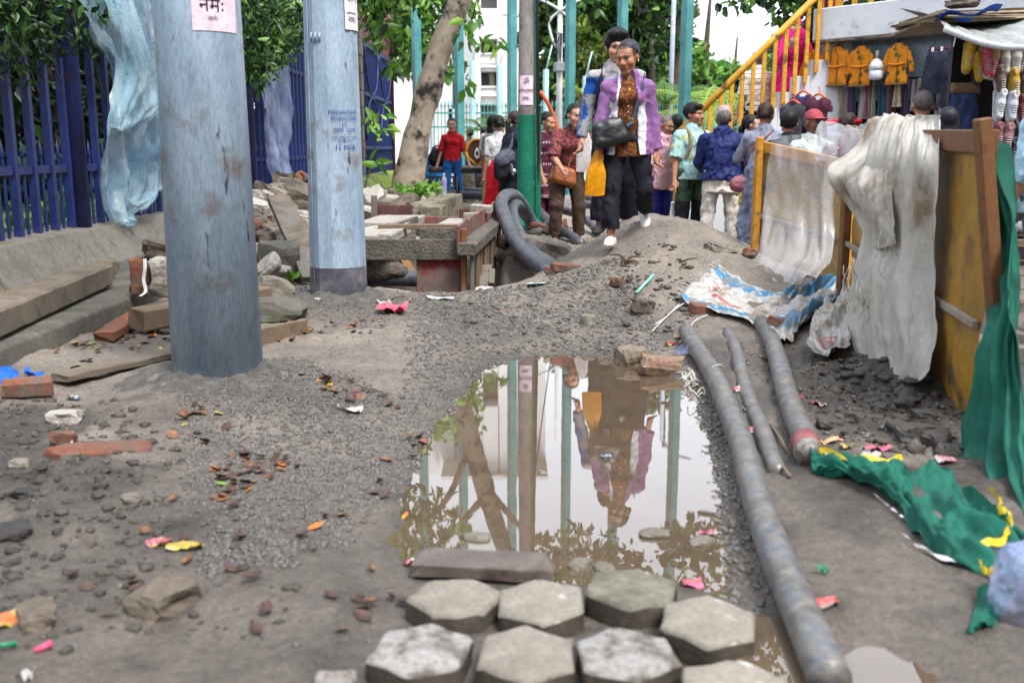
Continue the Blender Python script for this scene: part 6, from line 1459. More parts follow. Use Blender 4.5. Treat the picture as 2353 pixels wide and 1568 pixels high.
# wire rack of wares on the street by the stall
wr = thing('ware_rack', 'rusty wire rack of dark wares beyond the green net', 'rack', (3.45, 6.9, 0))
rust = mat('rusty_mesh', rgb(130, 84, 56, .8), rough=.7, bump=.1)
for i in range(9): MB().tube([(3.1 + .1 * i, 6.9, .05), (3.1 + .1 * i, 6.9, .5)], .006, 5).obj('wire', rust, wr)
for i in range(5): MB().tube([(3.1, 6.9, .08 + .1 * i), (3.95, 6.9, .08 + .1 * i)], .006, 5).obj('wire', rust, wr)
MB().box((3.5, 7.2, .5), (.9, .6, .04)).obj('shelf', wood_grey, wr)
for i in range(10):
    shoe((3.15 + .085 * i, 7.05 + .12 * (i % 2), .54), (0, 0, R(90 + 20 * (i % 3))), rgb(60, 64, 76, .85) if i % 2 else rgb(150, 152, 156, .85), sole_k, 'dark shoe laid out on the wire rack', 1.0, 'shoes on the wire rack')

# ---- houses added out of the frame to close the sky off low down and deepen contrast
def house(label, cx, cy, w_, d_, h_, rzd, c, seed):
    t = thing('added_house', label, 'building', (cx, cy, 0), R(rzd)); m = mat('added_house_wall_%d' % seed, c, sc=1.5, rough=.85)
    MB().box((0, 0, h_ / 2), (w_, d_, h_)).obj('wall', m, t, local=True); MB().box((0, 0, h_ + .1), (w_ + .5, d_ + .5, .2)).obj('roof', MATS['grimy_concrete'], t, local=True)
    nw = int(w_ / 1.8); wm_ = MB().box((0, 0, 0), (1.0, .08, 1.3)).mesh('window'); wm_.materials.append(dk); sl_ = MB().box((0, 0, -.7), (1.2, .2, .1)).mesh('sill'); sl_.materials.append(MATS['grimy_concrete'])
    for k in range(int(h_ / 3)):
        for i in range(nw):
            loc = ((i + .5) * w_ / nw - w_ / 2, -d_ / 2 - .045, 1.7 + 3 * k); wo_ = link_mesh('window', wm_, None, t, loc); link_mesh('sill', sl_, None, wo_, (0, -.05, 0))
house('plain ochre house added out of view behind the camera to block low sky', -7, -11, 9, 6, 9, 180, rgb(150, 128, 100, .7), 1)
house('plain grey house added out of view behind the camera to block low sky', 3, -12, 10, 6, 12, 180, rgb(128, 124, 120, .7), 2)
house('brick red house added out of view beyond the shoe stall to block low sky', 12.5, -1, 9, 6, 10, -90, rgb(132, 88, 72, .7), 3)
house('pale house added out of view beyond the footbridge to block low sky', 14.5, 9, 9, 6, 9, -90, rgb(160, 152, 140, .7), 4)
# ---- yellow sheet barrier
ysheet = mat('yellow_sheet', rgb(152, 112, 30, .8), rgb(184, 140, 44, .8), sc=3, det=8, rough=.45, bump=.25, bsc=14, bdist=.02, spec=.5, dirt=(rgb(92, 88, 82, .75), .61, 4, .03), dirt2=(rgb(112, 84, 42, .75), .58, 7, .06))
bwood = mat('barrier_wood', rgb(100, 66, 38, .8), rgb(136, 92, 54, .8), sc=6, det=7, rough=.6, bump=.4, bsc=12, bstretch=(14, 14, 1.5), dirt=(rgb(74, 52, 34, .8), .62, 6, .06))
yw = mat('yellow_wood', rgb(190, 130, 32, .85), rgb(212, 154, 52, .85), sc=6, det=7, rough=.6, bump=.4, bsc=12, bstretch=(14, 14, 1.5), dirt=(rgb(110, 80, 50, .8), .60, 6, .06))
def barrier(label, N0, F0, h, mats_, posts=(0, 1), dent=.05, rails=True, topw=True):
    """N0 near foot, F0 far foot (ground points)"""
    N0, F0 = Vector(N0), Vector(F0); ax = (F0 - N0); L_ = ax.length; ax.normalize(); nn = Vector((-ax.y, ax.x, 0)).normalized()
    if nn.x > 0: nn = -nn          # towards the street side seen by the camera
    t = thing('sheet_barrier', label, 'barrier', N0)
    def fn(u, v):
        p = N0.lerp(F0, u) + Vector((0, 0, -.05 + (h + .02) * v))
        q = float(fbm(u * L_, v * h, 0, 1.7, 31)) * dent + .02 * math.sin(math.pi * v * 2) * math.sin(math.pi * u)
        return p + nn * q
    MB().grid(fn, 40, 30).obj('metal_sheet', mats_[0], t)
    for u in posts:
        p = N0.lerp(F0, u); MB().beam(p + Vector((0, 0, -.1)) + nn * .05, p + Vector((0, 0, h + .03)) + nn * .05, .075, .055, up=(1, 0, 0), ch=.006, jit=.003).obj('post', mats_[1], t)
    if rails:
        for z in (.38,): MB().beam(N0 + nn * .04 + Vector((0, 0, h * z)), F0 + nn * .04 + Vector((0, 0, h * z)), .025, .03, ch=.003).obj('rail', mat('pale_batten', rgb(150, 140, 126, .8), rough=.8), t)
    if topw: MB().beam(N0 + nn * .03 + Vector((0, 0, h - .04)), F0 + nn * .03 + Vector((0, 0, h - .04)), .03, .09, ch=.004).obj('top_rail', mats_[1], t)
    return t, nn, ax
B1N = Vector((1.80, 3.72, .05)); B1F = Vector((2.22, 6.5, .1))
barrier('scuffed yellow sheet barrier in a brown wooden frame, beneath the draped sacking', B1N, B1F, 1.16, (ysheet, bwood), (1.0,))
MB().beam(dp(2302, 940, 3.66), dp(2256, 272, 3.66), .06, .05, up=(1, 0, 0), ch=.005).obj('wooden_batten', bwood, None, 'brown wooden batten rising above the near barrier corner', 'batten')
B0N = Vector((2.52, 7.45, .1)); B0F = Vector((2.02, 8.15, .25))
barrier('farther yellow barrier panel behind the clear plastic sheet', B0N, B0F, .95, (mat('cream_sheet', rgb(178, 150, 96, .85), rgb(196, 170, 118, .85), sc=3, rough=.6, bump=.2, dirt=(rgb(120, 130, 150, .8), .62, 3, .08)), yw), (0, 1.0), .015)
MB().beam((2.44, 7.2, .05), (2.46, 7.25, .98), .05, .05, up=(1, 0, 0), ch=.005).obj('yellow_post', yw, None, 'yellow post standing between the two barrier panels', 'post')
gp = MB(); gp.grid(lambda u, v: (2.45 + .12 * u, 7.02 - .2 * u, .05 + .85 * v + .01 * math.sin(9 * v)), 4, 8).obj('green_net', net, None, 'strip of green net between the barrier panels', 'net')
# ---- draped things: sack cloth, clear sheets, green net
sackm = mat('white_sacking', rgb(180, 175, 166, .88), rgb(204, 200, 192, .88), sc=4, det=7, rough=.85, bump=.35, bsc=60, bdist=.006, grain=.12, dirt=(rgb(138, 120, 96, .8), .57, 2.5, .08), translucent=.1)
clearp = mat('clear_sheet', rgb(206, 208, 216, .95), rgb(224, 226, 232, .95), sc=4, rough=.22, bump=.5, bsc=16, bdist=.01, grain=0, alpha=.30, spec=.7)
bluep = mat('blue_clear_sheet', rgb(136, 186, 206, .95), rgb(186, 212, 224, .95), sc=3, rough=.2, bump=.6, bsc=12, bdist=.02, grain=0, alpha=.42, spec=.7)
bluep2 = mat('violet_clear_sheet', rgb(150, 166, 220, .95), rgb(184, 196, 232, .95), sc=3, rough=.2, bump=.5, bsc=14, bdist=.012, grain=0, alpha=.42, spec=.7)
def sheet(name, P, nu, nv, m, label, cat, fold=.03, ff=7, seed=0, parent=None, hold=None, group=None, flow=.35):
    """cloth through a control net P[v][u] (rows top to bottom), with folds"""
    P = [[Vector(q) for q in row] for row in P]; rows, colsn = len(P), len(P[0])
    def cr(a, b, c, d, t): return .5 * ((2 * b) + (c - a) * t + (2 * a - 5 * b + 4 * c - d) * t * t + (3 * b - a - 3 * c + d) * t ** 3)
    def samp(L2, t):
        n_ = len(L2) - 1; i = min(int(t * n_), n_ - 1); f = t * n_ - i; g = lambda k: L2[min(max(k, 0), n_)]
        return cr(g(i - 1), g(i), g(i + 1), g(i + 2), f)
    pts = [[None] * (nv + 1) for _ in range(nu + 1)]
    for i in range(nu + 1):
        cv = [samp(r_, i / nu) for r_ in P]
        for j in range(nv + 1): pts[i][j] = samp(cv, j / nv)
    out = []
    for i in range(nu + 1):
        for j in range(nv + 1):
            a = pts[min(i + 1, nu)][j] - pts[max(i - 1, 0)][j]; b = pts[i][min(j + 1, nv)] - pts[i][max(j - 1, 0)]; n_ = a.cross(b)
            n_ = n_.normalized() if n_.length > 1e-9 else Vector((0, 0, 1)); u, v = i / nu, j / nv
            d = fold * (float(vn(u * ff, v * ff * flow, seed, 1, seed)) + .5 * float(vn(u * ff * 2.3, v * ff * flow * 2.5, seed, 1, seed + 3)) + .22 * float(vn(u * ff * 5, v * ff * 2.5, seed, 1, seed + 5)))
            out.append(pts[i][j] + n_ * d)
    fs = [(i * (nv + 1) + j, (i + 1) * (nv + 1) + j, (i + 1) * (nv + 1) + j + 1, i * (nv + 1) + j + 1) for i in range(nu) for j in range(nv)]
    mb = MB(); mb.add(out, fs, True); return mb.obj(name, m, parent, label, cat, group)
bp = lambda px, py, Y: dp(px, py, Y)
# sacking over the near barrier, built in two hanging folds
sk = thing('sack_cloth', 'long soiled white woven sacking draped over the near barrier', 'sack', (1.95, 4.9, .1))
def sack_rows():
    rows = []
    for (y, xl, xr, bul) in [(264, 2035, 2162, 0), (285, 2012, 2163, .02), (360, 1985, 2160, .05), (450, 1975, 2158, .07), (540, 1978, 2152, .08), (620, 1962, 2150, .09), (700, 1950, 2148, .12), (770, 1958, 2146, .15), (830, 1968, 2132, .16), (880, 1948, 2112, .12), (925, 1928, 2080, .06)]:
        row = []
        for k in range(9):
            u = k / 8; px = xl + (xr - xl) * u; Yb = 5.25 - (.95 if y > 300 else .6) * u - .25 * max(0, (y - 700) / 225) * (1 - u)
            fo = .028 * math.sin(k * 2.1 + y * .004) * min(1, (y - 250) / 150); row.append(bp(px, y + (18 * math.sin(k * 1.3) if y > 860 else 0) - (40 * u if y > 900 else 0), Yb - fo - bul))
        rows.append(row)
    return rows
sheet('drape', sack_rows(), 70, 120, sackm, None, None, .016, 12, 3, sk, flow=.3)
sheet('fold', [[bp(1990, 275, 5.7), bp(2040, 262, 5.5), bp(2085, 275, 5.1)], [bp(1970, 330, 5.6), bp(2030, 330, 5.2), bp(2070, 330, 5.0)], [bp(1905, 395, 5.5), bp(1985, 420, 5.0), bp(2050, 420, 4.8)], [bp(1960, 480, 5.3), bp(2000, 500, 4.9), bp(2055, 500, 4.7)], [bp(2000, 560, 5.1), bp(2020, 570, 4.85), bp(2055, 560, 4.65)]], 30, 50, sackm, None, None, .022, 7, 7, sk)
fr = MB(); gg2 = random.Random(9)
for k in range(60):
    q = gg2.choice([(2035, 560, 4.70), (1985, 690, 4.75), (1955, 640, 4.9)]); p = bp(q[0] + gg2.uniform(-18, 18), q[1] + gg2.uniform(-50, 40), q[2] - .05)
    fr.tube([p, p + Vector((gg2.uniform(-.02, .02), -.015, -.04)), p + Vector((gg2.uniform(-.04, .04), -.01, -.09))], .0016, 3)
fr.obj('frayed_threads', mat('thread', rgb(206, 202, 194, .9), rough=.9, bump=0), sk, kind='stuff')
sheet('clear_plastic', [[bp(1760, 312, 8.0), bp(1840, 308, 7.6), bp(1925, 305, 7.3)], [bp(1757, 400, 7.9), bp(1840, 400, 7.5), bp(1915, 400, 7.25)], [bp(1750, 480, 7.8), bp(1835, 490, 7.45), bp(1912, 500, 7.2)], [bp(1740, 560, 7.6), bp(1830, 580, 7.2), bp(1905, 590, 7.0)], [bp(1735, 600, 7.2), bp(1800, 625, 6.9), bp(1895, 600, 6.9)], [bp(1745, 605, 7.0), bp(1790, 658, 6.7), bp(1870, 640, 6.75)]], 36, 50, clearp, 'long clear plastic sheet hanging over the farther barrier to the ground', 'plastic sheet', .04, 7, 11)
sheet('clear_plastic', [[bp(1890, 285, 6.7), bp(1950, 272, 6.4), bp(2030, 285, 5.9)], [bp(1870, 330, 6.5), bp(1950, 310, 6.1), bp(2020, 320, 5.75)], [bp(1858, 370, 6.4), bp(1940, 360, 6.0), bp(2010, 360, 5.7)], [bp(1895, 415, 6.3), bp(1950, 400, 6.0), bp(2000, 390, 5.7)]], 30, 30, clearp, 'milky plastic sheet bunched on the barrier top beside the sacking', 'plastic sheet', .06, 5, 12)
# green net from the near barrier end
sheet('green_net', [[bp(2276, 325, 3.85), bp(2284, 330, 3.8), bp(2292, 335, 3.75)], [bp(2288, 480, 3.8), bp(2308, 480, 3.7), bp(2326, 480, 3.65)], [bp(2284, 640, 3.7), bp(2310, 640, 3.6), bp(2338, 640, 3.5)], [bp(2240, 800, 3.55), bp(2290, 800, 3.4), bp(2345, 800, 3.35)], [bp(2222, 960, 3.5), bp(2290, 960, 3.3), bp(2365, 960, 3.2)], [bp(2215, 1080, 3.4), bp(2300, 1100, 3.15), bp(2380, 1110, 3.0)], [bp(2270, 1200, 3.0), bp(2330, 1210, 2.85), bp(2400, 1210, 2.8)]], 34, 80, net, 'green safety net hanging from the near barrier end', 'net', .05, 7, 21)
def gsheet(name, pix, nu, nv, m, label, cat, lift=.02, fold=.02, ff=6, seed=0, parent=None):
    return sheet(name, [[on(*q) + Vector((0, 0, lift)) for q in row] for row in pix], nu, nv, m, label, cat, fold, ff, seed, parent, flow=1.0)
gsheet('green_net', [[(1860, 1066), (1940, 1080), (2050, 1100), (2130, 1085), (2200, 1130), (2280, 1200), (2400, 1290)], [(1862, 1078), (1945, 1100), (2030, 1125), (2080, 1150), (2150, 1190), (2230, 1240), (2360, 1330)], [(1866, 1092), (1950, 1110), (2010, 1135), (2070, 1185), (2120, 1250), (2190, 1300), (2340, 1360)]], 80, 34, net, 'green safety net trailing crumpled across the mud', 'net', .03, .04, 9, 22)
gsheet('green_net', [[(2250, 1370), (2290, 1340), (2340, 1350)], [(2225, 1440), (2260, 1430), (2300, 1420)], [(2222, 1462), (2240, 1455), (2270, 1450)]], 12, 14, net, 'torn end of green net lying loose on the mud', 'net', .015, .015, 4, 23)
ystrip = mat('yellow_strip', rgb(196, 170, 30, .9), rough=.6, bump=.2)
for i, pix in enumerate([[(1880, 1072), (1960, 1090), (2040, 1098), (2070, 1085)], [(2270, 1170), (2295, 1190), (2290, 1215), (2320, 1225)], [(2250, 1300), (2300, 1285), (2320, 1250), (2310, 1240)], [(2245, 1345), (2260, 1365), (2290, 1360)]]):
    P = bez([on(*q) + Vector((0, 0, .06)) for q in pix], 6); n_ = len(P) - 1
    MB().grid(lambda u, v: P[min(int(u * n_), n_)] + Vector((.004 * math.sin(u * 25), .016 * (v - .5), .016 * (v - .5) + .006 * math.sin(u * 17))), n_, 2).obj('yellow_band', ystrip, None, ['yellow woven band along the far edge of the trailing net', 'yellow band twisted beside the hanging net', 'broad yellow band folded over the trailing net', 'yellow band on the torn net end'][i], 'band')
for i, pix in enumerate([[(2075, 1238), (2120, 1268), (2190, 1298), (2245, 1300), (2280, 1340)], [(2010, 1145), (2040, 1170), (2085, 1205)]]):
    P = bez([on(*q) + Vector((0, 0, .012)) for q in pix], 8); n_ = len(P) - 1
    MB().grid(lambda u, v: P[min(int(u * n_), n_)] + Vector((.0, .03 * (v - .5) * (1 + .4 * math.sin(u * 20)), .004 * math.sin(u * 30))), n_, 2).obj('plastic_strip', strap, None, ['long muddy white strip leading into the green net', 'short white strip lying near the trailing net'][i], 'strip')
# blue plastic hung on the fence
def fp(y, z, off=.1): return Vector((FX + off, y, z))
sh1 = thing('blue_plastic', 'large torn sheet of blue translucent plastic hung on the near fence', 'plastic sheet', (FX + .15, 8.6, .6))
sheet('hanging_sheet', [[fp(7.60, 2.45), fp(8.4, 2.5), fp(9.4, 2.5)], [fp(7.55, 2.2, .15), fp(8.4, 2.15, .2), fp(9.5, 2.1)], [fp(7.7, 1.95, .22), fp(8.5, 1.75, .24), fp(9.5, 1.8)], [fp(7.95, 1.7, .2), fp(8.6, 1.5, .26), fp(9.5, 1.5)], [fp(7.72, 1.3, .18), fp(8.5, 1.2, .22), fp(9.5, 1.2)], [fp(7.72, 1.0, .15), fp(8.5, .95, .2), fp(9.5, .95)], [fp(7.75, .75, .16), fp(8.3, .7, .2), fp(9.4, .82)], [fp(7.85, .58, .2), fp(8.05, .56, .22), fp(8.2, .74, .2)]], 50, 90, bluep, None, None, .06, 11, 31, sh1)
sheet('folded_flap', [[fp(7.75, 2.4, .2), fp(8.1, 2.5, .25), fp(8.5, 2.4, .2)], [fp(7.7, 2.1, .3), fp(8.15, 2.0, .35), fp(8.5, 1.9, .3)], [fp(7.9, 1.8, .3), fp(8.3, 1.65, .34), fp(8.7, 1.55, .3)], [fp(7.75, 1.5, .3), fp(8.0, 1.42, .34), fp(8.4, 1.4, .3)], [fp(7.72, 1.3, .28), fp(7.8, 1.28, .3), fp(8.0, 1.38, .28)]], 34, 40, bluep, None, None, .06, 5, 32, sh1)
sheet('blue_plastic', [[fp(12.9, 2.35), fp(13.6, 2.5), fp(14.6, 2.4)], [fp(12.8, 1.9, .15), fp(13.6, 1.8, .2), fp(14.6, 1.9)], [fp(12.75, 1.4, .15), fp(13.6, 1.3, .2), fp(14.6, 1.4)], [fp(12.9, 1.0, .15), fp(13.6, .95, .22), fp(14.6, .95)], [fp(13.1, .62, .2), fp(13.8, .6, .25), fp(14.5, .65, .2)]], 36, 50, bluep2, 'narrow violet clear plastic hung on the farther fence behind the rubble', 'plastic sheet', .09, 7, 33)
# ================================================================= PEOPLE
def rotm(yaw=0, pitch=0, roll=0):
    """head turn: yaw>0 towards +x, pitch>0 looks down"""
    return np.array((Matrix.Rotation(R(yaw), 3, 'Z') @ Matrix.Rotation(R(pitch), 3, 'X') @ Matrix.Rotation(R(roll), 3, 'Y')))
skin_mat = mat('skin', (.3, .2, .15), attr=True, sc=18, lo=.3, hi=.7, rough=.5, bump=.12, bsc=90, bdist=.003, spec=.4, sss=.06)
skin_mat.node_tree.nodes['Principled BSDF'].inputs['Roughness'].default_value = .48
def cloth(name, c, c2=None, **kw):
    k = dict(sc=14, rough=.85, bump=.35, bsc=45, bdist=.006, spec=.2); k.update(kw)
    return mat(name, c, c2, **k)
hair_black = mat('hair_black', rgb(18, 16, 18, .8), rgb(30, 27, 30, .8), sc=30, rough=.55, bump=.6, bsc=60, bdist=.006, bstretch=(3, 1, .5), spec=.25)
hair_brown = mat('hair_brown', rgb(42, 28, 26, .8), rgb(62, 44, 38, .8), sc=30, rough=.55, bump=.6, bsc=60, bdist=.006, bstretch=(3, 1, .5), spec=.25)
hair_grey = mat('hair_grey', rgb(84, 78, 76, .8), rgb(116, 110, 108, .8), sc=40, rough=.6, bump=.6, bsc=80, bdist=.005, spec=.3)
hair_bluish = mat('hair_oiled', rgb(22, 23, 30, .8), rgb(44, 46, 58, .8), sc=30, rough=.5, bump=.6, bsc=60, bdist=.006, bstretch=(3, 1, .5), spec=.3)
S_TAN, S_BROWN, S_DARK, S_FAIR = [np.array(c) for c in (rgb(184, 134, 108, .92), rgb(168, 116, 90, .92), rgb(124, 82, 62, .92), rgb(204, 160, 138, .92))]
def folds(amp, seed, horiz=1.0):
    amp *= 1.6
    def f(V):
        n_ = 1 - 2.2 * np.abs(fbm(V[:, 0] + .3 * V[:, 2], V[:, 1], V[:, 2] * horiz, 11, seed, 3)); n2 = vn(V[:, 0] * 3, V[:, 1] * 3, V[:, 2] * .8, 9, seed + 2)
        c = V.mean(0); d = V - np.array([c[0], c[1], 0]); d[:, 2] = 0; l = np.linalg.norm(d, axis=1)[:, None] + 1e-6
        return V + d / l * (amp * (n_ + .6 * n2))[:, None]
    return f
def person(label, loc, rz=0, H=1.6, b=1.0, vox=.012, lean=0, side=0, legs=((0, 2, 0), (0, 2, 0)), arms=((0, 8, 8, 0), (0, 8, 8, 0)), head=(0, 0, 0), skin=S_BROWN,
           hair='bun', hmat=None, top=None, bottom=None, shoes=None, female=True, extra=None, lift=0, bag=None, hands=True, nolegs=False, group=None):
    """top: dict(m, sleeve 0..1, hem z-frac, fl=flare, infl, col, drop); bottom: dict(m, w, end, skirt)"""
    root = thing('person', label, 'person', loc, R(rz), group)
    h = H; J = {}
    # ---- legs
    th, sh_, ah = .245 * h, .232 * h, .043 * h; hw = .053 * h * b
    feet = []; low = 1e9
    for i, s in enumerate((-1, 1)):
        a, o, k = legs[i][:3]; a, o, k = R(a), R(o), R(k)
        hip = np.array([s * hw, 0, 0.])
        kd = np.array([s * math.sin(o), -math.sin(a) * math.cos(o), -math.cos(a) * math.cos(o)]); knee = hip + kd * th
        sd_ = np.array([s * math.sin(o) * .5, -math.sin(a - k), -math.cos(a - k)]); sd_ /= np.linalg.norm(sd_); ank = knee + sd_ * sh_
        fp_ = (a - k) if len(legs[i]) < 4 else R(legs[i][3])       # foot pitch
        fd = np.array([s * .12, -math.cos(fp_), math.sin(fp_)]) if True else None
        dn_ = np.array([0, -math.sin(fp_), -math.cos(fp_)])
        feet.append((hip, knee, ank, fd / np.linalg.norm(fd), dn_)); low = min(low, (ank + dn_ * ah)[2], (ank + dn_ * ah * .8 + fd * .1 * h)[2])
    zo = -low
    legsJ = [tuple([p + np.array([0, 0, zo]) for p in f[:3]] + [f[3], f[4]]) for f in feet]
    J['legs'] = legsJ; zp = zo
    # ---- torso
    l, sl = R(lean), R(side)
    up = np.array([math.sin(sl), -math.sin(l), math.cos(l) * math.cos(sl)]); up /= np.linalg.norm(up); fw_ = np.array([0, -math.cos(l), -math.sin(l)]); rt = np.array([math.cos(sl), 0, -math.sin(sl)])
    pel = np.array([0, 0, zp + .015 * h]); T = lambda f: pel + up * (f * h)
    waist, chest, neck = T(.10), T(.205), T(.305)
    shw = (.090 if female else .104) * h * b
    J.update(pel=pel, waist=waist, chest=chest, neck=neck, up=up, h=h, T=T)
    # ---- arms
    ua, fa = .172 * h, .148 * h; armsJ = []
    for i, s in enumerate((-1, 1)):
        f, o, e, inw = [R(q) for q in arms[i][:4]]
        shd = T(.250) + rt * (s * shw)
        ud = np.array([s * math.sin(o), -math.sin(f) * math.cos(o), -math.cos(f) * math.cos(o)]); el = shd + ud * ua
        o2 = o - inw; fd = np.array([s * math.sin(o2), -math.sin(f + e) * math.cos(o2), -math.cos(f + e) * math.cos(o2)]); wr_ = el + fd * fa
        armsJ.append((shd, el, wr_, fd, s))
    J['arms'] = armsJ
    # ---- head frame
    q = h / 1.6 * 1.12; RH = rotm(*head); Hc = neck + up * (.072 * h) + RH @ np.array([0, -.012 * q, .03 * q])
    hp = lambda x, y, z: Hc + RH @ (np.array([x, y, z]) * q); hl = lambda V: (V - Hc) @ RH / q
    J.update(hp=hp, Hc=Hc, RH=RH, q=q)
    # ---- body (one continuous skin surface)
    S = SDF(vox)
    S.ell(T(.02), (.095 * h * b, .066 * h * b, .075 * h), k=.03).ell(T(.11), (.078 * h * b, .055 * h * b, .09 * h), k=.04).ell(T(.205), (.092 * h * b, .060 * h * b, .085 * h), k=.04)
    S.cap(armsJ[0][0], armsJ[1][0], .030 * h, k=.04).cap(T(.25), T(.345), .036 * h, .031 * h, k=.03)
    for s in (0, 1): S.cap(T(.290), armsJ[s][0], .024 * h, .026 * h, k=.03)
    for hip, knee, ank, fd, dn_ in legsJ:
        if nolegs: break
        S.cap(hip, knee, .052 * h * b, .034 * h, k=.03).cap(knee, ank, .033 * h, .021 * h, k=.02)
        S.cap(ank + dn_ * ah * .55 - fd * .02 * h, ank + dn_ * ah * .72 + fd * .085 * h, .022 * h, .017 * h, k=.02)
    for shd, el, wr_, fd, s in armsJ:
        S.cap(shd, el, .031 * h * b, .024 * h, k=.03).cap(el, wr_, .024 * h, .0155 * h, k=.02)
        if hands:
            inn = np.array([-s * .35, -.9, 0]); inn -= fd * (inn @ fd); inn /= np.linalg.norm(inn); sdv = np.cross(fd, inn)
            S.cap(wr_, wr_ + fd * .05 * h, .016 * h, .021 * h, k=.012, sc=(.8, 1.1, 1))
            for m_ in range(4):
                a = (m_ - 1.5) * .0125 * h; p0 = wr_ + fd * .046 * h + inn * a * 1.0; L2 = [.038, .046, .044, .034][m_] * h
                p1 = p0 + fd * L2 * .55 + inn * a * .15 - sdv * s * .006 * h; p2 = p1 + fd * L2 * .4 - sdv * s * .022 * h
                S.cap(p0, p1, .0062 * h, .0056 * h, k=.004).cap(p1, p2, .0056 * h, .0048 * h, k=.004)
            t0 = wr_ + fd * .014 * h + inn * .014 * h; t1 = t0 + (fd * .7 + inn * .7) * .026 * h; S.cap(t0, t1, .008 * h, .0068 * h, k=.006).cap(t1, t1 + fd * .024 * h, .0066 * h, .0055 * h, k=.005)
    S.ell(hp(0, .012, .022), np.array([.072, .090, .082]) * q, RH, k=.02).ell(hp(0, -.030, -.040), np.array([.056, .062, .064]) * q, RH, k=.025)
    S.cap(hp(-.014, -.070, -.088), hp(.014, -.070, -.088), .020 * q, k=.02).cap(hp(0, -.084, .012), hp(0, -.104, -.022), .009 * q, .012 * q, k=.012)
    S.cap(hp(-.011, -.094, -.026), hp(.011, -.094, -.026), .0095 * q, k=.008)
    for s in (-1, 1):
        S.ell(hp(s * .042, -.058, -.022), np.array([.024, .026, .026]) * q, RH, k=.02).cap(hp(s * .012, -.084, .030), hp(s * .046, -.068, .028), .009 * q, k=.015)
        S.ell(hp(s * .031, -.090, .010), np.array([.017, .012, .009]) * q, RH, k=.012, sub=True).ell(hp(s * .031, -.071, .010), np.array([.014, .012, .009]) * q, RH, k=.004)
        S.ell(hp(s * .074, .012, -.004), np.array([.010, .020, .030]) * q, RH, k=.008)
    S.cap(hp(-.019, -.083, -.056), hp(.019, -.083, -.056), .0085 * q, k=.008).cap(hp(-.015, -.082, -.066), hp(.015, -.082, -.066), .009 * q, k=.008)
    def bodycol(V):
        c = np.tile(skin, (len(V), 1)); p = hl(V); x, y, z = p[:, 0], p[:, 1], p[:, 2]; fr_ = y < -.045
        for s in (-1, 1):
            dx = (x - s * .031); e = (dx / .0175) ** 2 + ((z - .010) / .0078) ** 2 < 1
            c[fr_ & e] = (.34, .31, .29); ir = (dx ** 2 + (z - .009) ** 2) < .0078 ** 2; c[fr_ & e & ir] = (.015, .01, .008)
            lash = (np.abs(dx) < .019) & (z > .0150 - 14 * dx ** 2) & (z < .0190 - 14 * dx ** 2); c[fr_ & lash] = skin * .15
            br = (np.abs(dx - s * .004) < .022) & (np.abs(z - (.040 - 7 * (dx - s * .002) ** 2)) < .0042); c[fr_ & br] = skin * .28
        lp = (np.abs(x) < .026) & (np.abs(z + .061) < .0105 * np.sqrt(np.clip(1 - (x / .027) ** 2, 0, 1))) & (y < -.06); c[lp] = skin * np.array([.88, .52, .52])
        mo = lp & (np.abs(z + .0605) < .0022); c[mo] = skin * .25
        ck = fr_ & (np.hypot(np.abs(x) - .045, z + .025) < .02); c[ck] = c[ck] * np.array([1.06, .96, .94])
        if hair not in ('cropped', 'scarf', 'helmet', 'cap', 'topi'):
            sc_ = (z > .074 + 2.2 * x ** 2 * -1 + .02 * np.clip(y + .07, 0, 1)) & (y > -.10); c[sc_] = skin * .22; sb = (np.abs(x) > .058) & (z > .012) & (y > -.035); c[sb] = skin * .22
        return c
    sdf_obj('body', S, skin_mat, root, bodycol)
    # ---- hair / headwear
    hm = hmat or hair_black; sk_r = np.array([.072, .090, .082]) * q; vh = max(vox * .8, .008)
    def hairmesh(name, fn, m, disp=.004):
        Hh = SDF(vh); fn(Hh); 
        return sdf_obj(name, Hh, m, root, disp=(lambda V: V + (disp * fbm(V[:, 0], V[:, 1], V[:, 2] * .5, 38, 3, 2))[:, None] * (V - Hc) / (np.linalg.norm(V - Hc, axis=1)[:, None] + 1e-6)))
    def cap_(Hh, th_=.009, back=.016, upz=.014):
        Hh.ell(hp(0, .012 + back, .022 + upz), sk_r + th_ * q, RH, k=.01)
    if hair in ('bun', 'pony', 'long'):
        def f(Hh):
            cap_(Hh, .006, .026, .016)
            for s in (-1, 1): Hh.cap(hp(s * .062, .02, .045), hp(s * .066, .06, -.03), .018 * q, k=.02)
            if hair == 'bun': Hh.ell(hp(0, .115, -.005), np.array([.038, .03, .038]) * q, RH, k=.015)
            if hair == 'pony': Hh.cap(hp(0, .10, .01), hp(0, .13, -.05), .028 * q, .034 * q, k=.015).cap(hp(0, .13, -.05), hp(0, .105, -.20), .034 * q, .018 * q, k=.02)
            if hair == 'long': Hh.cap(hp(0, .05, -.01), hp(0, .085, -.20), .072 * q, .055 * q, k=.03, sc=(1, .6, 1)); [Hh.cap(hp(s * .05, .04, .0), hp(s * .06, .06, -.16), .035 * q, .022 * q, k=.02) for s in (-1, 1)]
        hairmesh('hair', f, hm)
    elif hair == 'short':
        def f(Hh):
            cap_(Hh, .012, .018, .018); Hh.cap(hp(-.04, -.05, .088), hp(.04, -.05, .088), .024 * q, k=.03)
            for s in (-1, 1): Hh.cap(hp(s * .066, .0, .03), hp(s * .062, .05, -.02), .012 * q, k=.015)
        hairmesh('hair', f, hm, .008)
    elif hair == 'curly':
        def f(Hh):
            cap_(Hh, .018, .02, .024); Hh.cap(hp(-.04, -.05, .098), hp(.04, -.05, .098), .034 * q, k=.03)
        hairmesh('hair', f, hm, .016)
    elif hair == 'cropped':
